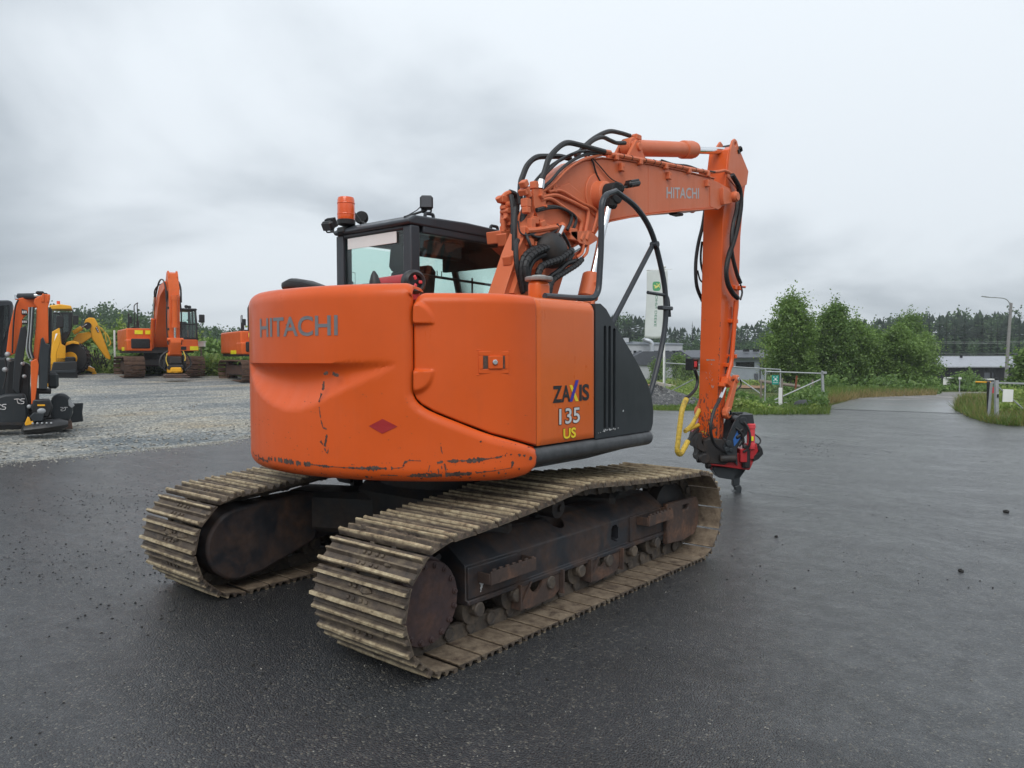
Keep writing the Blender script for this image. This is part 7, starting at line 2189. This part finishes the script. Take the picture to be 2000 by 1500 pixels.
for pts in ([(80, 590), (82, 574), (86, 573), (87, 590)], [(91, 590), (92, 575), (98, 577), (97, 590)]):
    sp_('arm_ear', pts, -1.02, -.66, 'orange_yard', ar_)
mb = MB(); mb.cyl(Q(36, 579, -.35), Q(90, 578, -.8), .06, 14); obj('arm_cylinder', mb, M['grey_paint'], S_)
mb = MB(); mb.box(Q(34, 580, -.35), (.10, .1, .12), ch=.02); mb.cyl(Q(68, 577, -.72), Q(88, 577, -.8), .035, 12); obj('cylinder_rod', mb, M['chrome'], S_)
mb = MB(); mb.box(Q(78, 572, -.8), (.14, .14, .06), ch=.02); obj('hose_guard', mb, M['black'], S_)
sp_('arm_shield', [(80, 662), (84, 658), (90, 672), (97, 672), (96, 690), (92, 760), (76, 760), (76, 700)], -1.12, -.92, 'grey_paint', ar_)
sp_('arm_rear', [(94, 668), (96, 600), (102, 604), (101, 670), (96, 720), (92, 700)], -.75, -.5, 'grey_paint', ar_)
for k, off in enumerate((0, 3, 6, 9)):
    P = [f.p(57+off, 600, -1), f.p(56+off*.8, 640, -1), f.p(52+off, 680, -1), f.p(57+off, 700, -1)]
    o = obj('hose', MB().tube(smooth_path([(x, -1.0-.02*k, z) for x, z in P], 6), .016, 6), M['rubber' if k % 2 else 'galv'], ar_)
for P in ([(24, 690), (26, 640), (30, 600), (36, 585)], [(98, 600), (100, 650), (97, 700), (95, 740)], [(44, 700), (46, 730), (40, 760), (48, 780)], [(10, 700), (12, 730), (6, 760)]):
    obj('hose', MB().tube(smooth_path([Q(*q, -.56) for q in P], 6), .016, 6), M['rubber'], S_)
sp_('link', [(61, 790), (60, 706), (72, 700), (76, 712), (72, 756), (68, 790)], -1.14, -.98, 'orange_yard', ar_)
sp_('hydraulic_block', [(10, 770), (14, 705), (30, 700), (60, 712), (58, 790), (20, 800)], -.5, .2, 'black', S_, .04)
for q, r_ in (((15, 692), .05), ((17, 702), .04), ((10, 722), .05), ((43, 710), .05), ((47, 735), .04), ((60, 705), .03)):
    x, z = f.p(*q, -.58); obj('fitting', MB().ball((x, -.58, z), r_, 10, 6), M['galv'], S_)
mb = MB(); x, z = f.p(103, 743, -.55); mb.box((x, -.55, z), (.20, .22, .32), ch=.05); obj('fuel_can', mb, M['grey_paint'], S_)
mb = MB(); x, z = f.p(91, 752, -.95); mb.box((x, -.95, z), (.055, .05, .07), ch=.01); obj('yellow_cap', mb, M['yellow'], S_)
mb = MB(); a_, b_ = f.p(62, 763, -.95), f.p(100, 764, -.95); mb.cyl((a_[0], -.95, a_[1]), (b_[0], -.95, b_[1]), .055, 12, .01); mb.cyl(Q(70, 763, -.95), Q(72, 800, -.95), .05, 12); obj('link_pin', mb, M['grime'], ar_)
tr_ = sp_('tiltrotator', [(66, 815), (60, 795), (64, 780), (98, 780), (104, 795), (96, 815)], -1.15, -.75, 'black', S_, .03)
sp_('yellow_bar', [(73, 793), (73, 790), (88, 790), (88, 793)], -1.18, -1.14, 'yellow', tr_, 0)
mb = MB(); x, z = f.p(81, 803, -1.16); mb.ball((x, -1.16, z), .06, 12, 7, (1.2, .5, 1)); mb.ball(Q(57, 794, -1.1), .04, 10, 6); obj('fitting', mb, M['galv'], tr_)
sp_('yellow_claw', [(50, 832), (48, 828), (54, 814), (58, 816), (60, 824), (66, 820), (64, 828), (54, 834)], -1.3, -1.2, 'yellow', tr_, .01)
secs = [(-.34, .02, .05), (-.30, .10, .14), (0, .13, .20), (.28, .12, .17), (.42, .06, .10)]
mb = MB(); x0, z0 = f.p(83, 833, -1.3)
G = np.zeros((len(secs), 15, 3))
for i, (dx, hz_, ry) in enumerate(secs):
    for k in range(15):
        w = 2*PI*k/14; G[i, k] = (x0+dx, -1.15+ry*math.cos(w)*1.6, max(height(*f.loc[:2])+.0, z0-.02+dx*.10+hz_*math.sin(w)))
mb.grid(G); obj('grading_beam', mb, M['black'], tr_, fix=True)
mb = MB(); mb.prism(f.poly([(58, 814), (66, 806), (86, 808), (84, 822), (64, 824)], -1.3), 1, -1.3, -1.0); obj('beam_plate', mb, M['grey_paint'], tr_, bevel=.01, fix=True)
for k in range(5):
    x, z = f.p(64+k*9, 827-.2*k, -1.42); obj('bolt_head', MB().ball((x, -1.42, z), .02, 8, 5), M['galv'], tr_)
bl_ = sp_('dozer_blade', [(128, 830), (136, 822), (143, 806), (142, 788), (163, 787), (161, 806), (163, 823), (140, 826)], .3, .42, 'grey_paint', S_, .02)
# the two loose buckets
g_ = height(*f.loc[:2])
def swirl(mb, cx, cy, s, y, flip=1):
    for pts in ([(-1, .5), (-.2, .55), (.1, .3)], [(-.45, .5), (-.3, -.3), (.1, -.5)], [(1, .55), (.35, .5), (.3, .1), (.8, -.05), (.75, -.5), (.2, -.55)]):
        P = smooth_path([vec(f.p(cx, cy, y)[0]+a*s*flip, y, f.p(cx, cy, y)[1]+c*s) for a, c in pts], 4); mb.tube(P, s*.10, 5)
b1 = thing('digging_bucket', 'wide dark bucket with white curled marks at the left picture edge', 'bucket', f.loc, f.rz)
obj('shell', MB().prism(f.poly([(-40, 830), (-46, 800), (-30, 782), (10, 770), (48, 768), (54, 786), (56, 812), (50, 829)], -.75), 1, -.75, -.35), M['grey_paint'], b1, bevel=.05, fix=True, seg=3)
mb = MB(); swirl(mb, 38, 784, .085, -.765); obj('mark', mb, M['letter_white'], b1)
mb = MB(); swirl(mb, 2, 795, .085, -.765); obj('mark', mb, M['letter_white'], b1)
obj('cutting_edge', MB().prism(f.poly([(-44, 832), (-44, 826), (52, 825), (52, 831)], -.8), 1, -.8, -.3), M['grime'], b1, bevel=.01, fix=True)
b2 = thing('digging_bucket', 'smaller dark bucket with one white curled mark beside the dozer blade', 'bucket', f.loc, f.rz)
obj('shell', MB().prism(f.poly([(100, 818), (98, 790), (104, 774), (116, 768), (130, 770), (138, 778), (144, 792), (142, 808), (136, 822), (110, 822)], -.6), 1, -.6, -.15), M['grey_paint'], b2, bevel=.05, fix=True, seg=3)
mb = MB(); swirl(mb, 125, 799, .062, -.615, -1); obj('mark', mb, M['letter_white'], b2)
obj('side_plate', MB().prism(f.poly([(133, 782), (136, 778), (146, 792), (140, 797), (134, 792)], -.64), 1, -.64, -.60), M['galv'], b2, bevel=.005, fix=True)
obj('cutting_edge', MB().prism(f.poly([(106, 838), (104, 826), (140, 822), (142, 838)], -.55), 1, -.55, .0), M['rust'], b2, bevel=.01, fix=True)

# ------------------------------------------------------------------ small things on the ground
M['seam'] = plain('dark_seam', (.012, .013, .015), .6, 0, .3, 5)
def seam(pts, w):
    P = smooth_path([vec(x, y, 0) for x, y in pts], 14); V = []; F = []
    for i, p in enumerate(P):
        t = P[min(i+1, len(P)-1)]-P[max(i-1, 0)]; n_ = vec(-t[1], t[0], 0)/np.linalg.norm(t)
        ww = .55*w*RNG.uniform(.05, 1.0); j = RNG.normal()*w*.8
        for s in (-1, 1):
            q = p+n_*(j+s*ww/2); V.append((q[0], q[1], .008))
    for i in range(len(P)-1):
        if RNG.random() < .66:
            F.append((2*i, 2*i+2, 2*i+3, 2*i+1))
    return obj('asphalt_seam', MB().add(V, F), M['seam'], None, kind='structure', fix=True)
def g0(px, py):
    d = _fw+_R*(px-1000)/F_PX-_U*(py-750)/F_PX
    q = CAM+d*(-CAM[2]/d[2]); return float(q[0]), float(q[1])
for pts, w in (([(1480, 852), (1560, 862), (1680, 874), (1790, 892), (1990, 905)], .05), ([(1440, 957), (1520, 970), (1600, 980)], .035), ([(20, 1010), (90, 992), (170, 985)], .03), ([(1450, 822), (1600, 828), (1800, 838)], .05), ([(0, 1090), (150, 1100), (280, 1072)], .02),
               ([(1700, 845), (1850, 852), (1999, 862)], .04)):
    seam([g0(*p) for p in pts], w)
def pebbles(label, n, fn, size, m, name='pebbles'):
    mb = MB(); base = np.array([(1, 0, 0), (-.5, .85, 0), (-.5, -.85, 0), (0.1, 0, 1.1), (.5, .7, .45), (.4, -.7, .5), (-.8, .1, .5)])
    F = [(0, 4, 5), (4, 3, 5), (4, 1, 6, 3), (5, 3, 6, 2), (0, 5, 2), (0, 1, 4), (1, 2, 6)]
    for _ in range(n):
        x, y = fn(); s = size*RNG.uniform(.35, 1.0)**1.5
        w = RNG.uniform(0, 2*PI); c_, s_ = math.cos(w), math.sin(w)
        V = base*s*np.array([1, RNG.uniform(.5, 1), RNG.uniform(.4, .9)]); V = V @ np.array([[c_, s_, 0], [-s_, c_, 0], [0, 0, 1]])
        mb.add(V+vec(x, y, .004+max(0, height(x, y))), F)
    o = obj(name, mb, M[m], None, kind='stuff', smooth=0); o['label'] = label
    return o
M['clod'] = plain('dark_clods', (.016, .015, .014), .8, 0, .4, 30)
M['grit'] = plain('pale_grit', (.26, .25, .22), .8, 0, .4, 30)
def area(x0, x1, y0, y1):
    return lambda: g0(U(x0, x1), y0+(y1-y0)*U(0, 1))
def near(cx, cy, sx, sy):
    return lambda: g0(cx+RNG.normal()*sx, cy+RNG.normal()*sy)
pebbles('dark crumbs of soil scattered over the left asphalt', 700, area(0, 420, 885, 1150), .012, 'clod')
pebbles('dark crumbs along the track marks on the left asphalt', 260, near(250, 975, 130, 18), .013, 'clod')
pebbles('few dark crumbs on the near asphalt', 90, area(0, 600, 1150, 1480), .009, 'clod')
pebbles('dark crumbs on the right asphalt', 160, area(1420, 1990, 830, 1160), .010, 'clod')
pebbles('small cluster of dark crumbs on the right asphalt', 90, near(1600, 875, 45, 9), .014, 'clod')
pebbles('pale grit on the near asphalt', 500, area(0, 2000, 950, 1490), .007, 'grit')
pebbles('gravel spilled from the apron onto the asphalt edge', 900, lambda: (-9.45+abs(RNG.normal())*.35+edge_wob(0), U(-6, 9)), .03, 'grit')
pebbles('loose stones on the gravel apron', 2600, lambda: (-9.5-abs(RNG.normal())*5, U(-8, 11)), .05, 'grit')
for k, (px, py, s, lab) in enumerate(((1965, 1002, .024, 'largest dark clod on the right asphalt, near the picture edge'), (1877, 1118, .018, 'dark clod on the lower right asphalt'), (1516, 1050, .015, 'dark clod on the asphalt right of the track end'))):
    x, y = g0(px, py); o = obj('clod', MB().ball((0, 0, s*.4), s, 9, 6, (1.2, .9, .7)), M['clod'], None, smooth=0)
    for v in o.data.vertices:
        v.co *= RNG.uniform(.8, 1.2)
    o.location = (x, y, .004); tag(o, lab, 'clod', 'clods of soil on the asphalt')
# mud shed below the tracks
pebbles('mud crumbs shed around the right track', 420, lambda: (1.0+RNG.normal()*.35, U(-2.2, 1.7)), .014, 'clod')
pebbles('mud crumbs shed around the left track', 260, lambda: (-.9+RNG.normal()*.35, U(-2.3, 1.7)), .014, 'clod')
M['mud'] = dirty('packed_mud', (.05, .038, .028), (.13, .10, .07), 14, .4, .6, (.9, .95), bump=.6, bscale=60)
for s in (1, -1):
    mb = MB()
    for k in range(60):
        y, z, w = random.choice([q for q in belt_path(TA, TR, (-.18, .78)) if q[0] < .4 and (q[1] > .1)])
        n_ = (-math.sin(w), math.cos(w)); x = s*TG+random.gauss(0, .12); r_ = random.uniform(.010, .030)
        mb.ball((x, y+n_[0]*.012+random.uniform(-.02, .02)*math.cos(w), z+n_[1]*.012+random.uniform(-.02, .02)*math.sin(w)), r_, 7, 4, (1.6, .9, .9))
    obj('caked_mud', mb, M['mud'], EX, kind='stuff')
# slack hoses hanging round the boom foot
for pts, r, m in (([(.27, .50, 2.10), (.27, .43, 2.3), (.24, .45, 2.45), (.2, .52, 2.52)], .020, 'rubber'), ([(.30, .56, 2.10), (.31, .52, 2.25), (.30, .60, 2.36), (.30, .75, 2.42), (.30, .9, 2.44)], .020, 'rubber'),
                  ([(.32, .70, 2.08), (.33, .74, 2.22), (.32, .88, 2.30), (.31, 1.02, 2.38), (.30, 1.12, 2.46)], .018, 'rubber'), ([(.2, .60, 2.60), (.26, .58, 2.52), (.27, .62, 2.44), (.25, .72, 2.40)], .012, 'rubber'),
                  ([(.10, .62, 2.80), (.12, .58, 2.65), (.14, .55, 2.45), (.13, .52, 2.2)], .022, 'rubber'), ([(.0, .68, 2.92), (.04, .66, 2.78), (.05, .64, 2.6), (.06, .60, 2.35), (.07, .57, 2.12)], .020, 'rubber'),
                  ([(-.08, .74, 2.74), (-.02, .72, 2.66), (.0, .68, 2.5), (.02, .62, 2.25)], .016, 'rubber'), ([(.22, .80, 2.96), (.24, .90, 3.04), (.23, 1.05, 3.16), (.22, 1.25, 3.28), (.2, 1.5, 3.38), (.2, 1.8, 3.44)], .014, 'rubber'),
                  ([(.21, .78, 2.92), (.23, .94, 3.02), (.225, 1.15, 3.18), (.21, 1.4, 3.31), (.2, 1.7, 3.41)], .013, 'orange_boom'), ([(.16, .78, 3.0), (.16, .92, 3.1), (.16, 1.15, 3.27), (.15, 1.45, 3.40), (.14, 1.8, 3.46)], .012, 'rubber'),
                  ([(.1, .80, 2.98), (.1, .98, 3.14), (.1, 1.2, 3.28), (.1, 1.5, 3.42)], .016, 'rubber'), ([(.23, .62, 2.58), (.25, .72, 2.56), (.25, .86, 2.6), (.25, 1.0, 2.66)], .012, 'rubber'),
                  ([(.24, .98, 2.70), (.26, 1.05, 2.62), (.27, 1.12, 2.52), (.27, 1.10, 2.42)], .010, 'rubber')):
    o = obj('hose' if m == 'rubber' else 'pipe', MB().tube(smooth_path([vec(*p) for p in pts], 6), r, 8), M[m], BOOM)
# pale line of fines where apron and asphalt meet
pebbles('pale line of fines where the apron meets the asphalt', 1500, lambda: (lambda y: (-9.62+edge_wob(y)+RNG.normal()*.06, y))(U(-7, 9)), .028, 'grit')

# ------------------------------------------------------------------ rain-damp air
b = NT('damp_air')
_v = b.n('ShaderNodeVolumePrincipled'); _v.inputs['Density'].default_value = HAZE; _v.inputs['Color'].default_value = (.90, .95, 1.0, 1); _v.inputs['Anisotropy'].default_value = .2
b.t.links.new(_v.outputs[0], b.out.inputs['Volume'])
hz_ = obj('haze', MB().box((-100, 500, 10), (2200, 2200, 28)), b.m, None, kind='stuff', smooth=0, fix=True); hz_['label'] = 'thin rain-damp air over the yard'
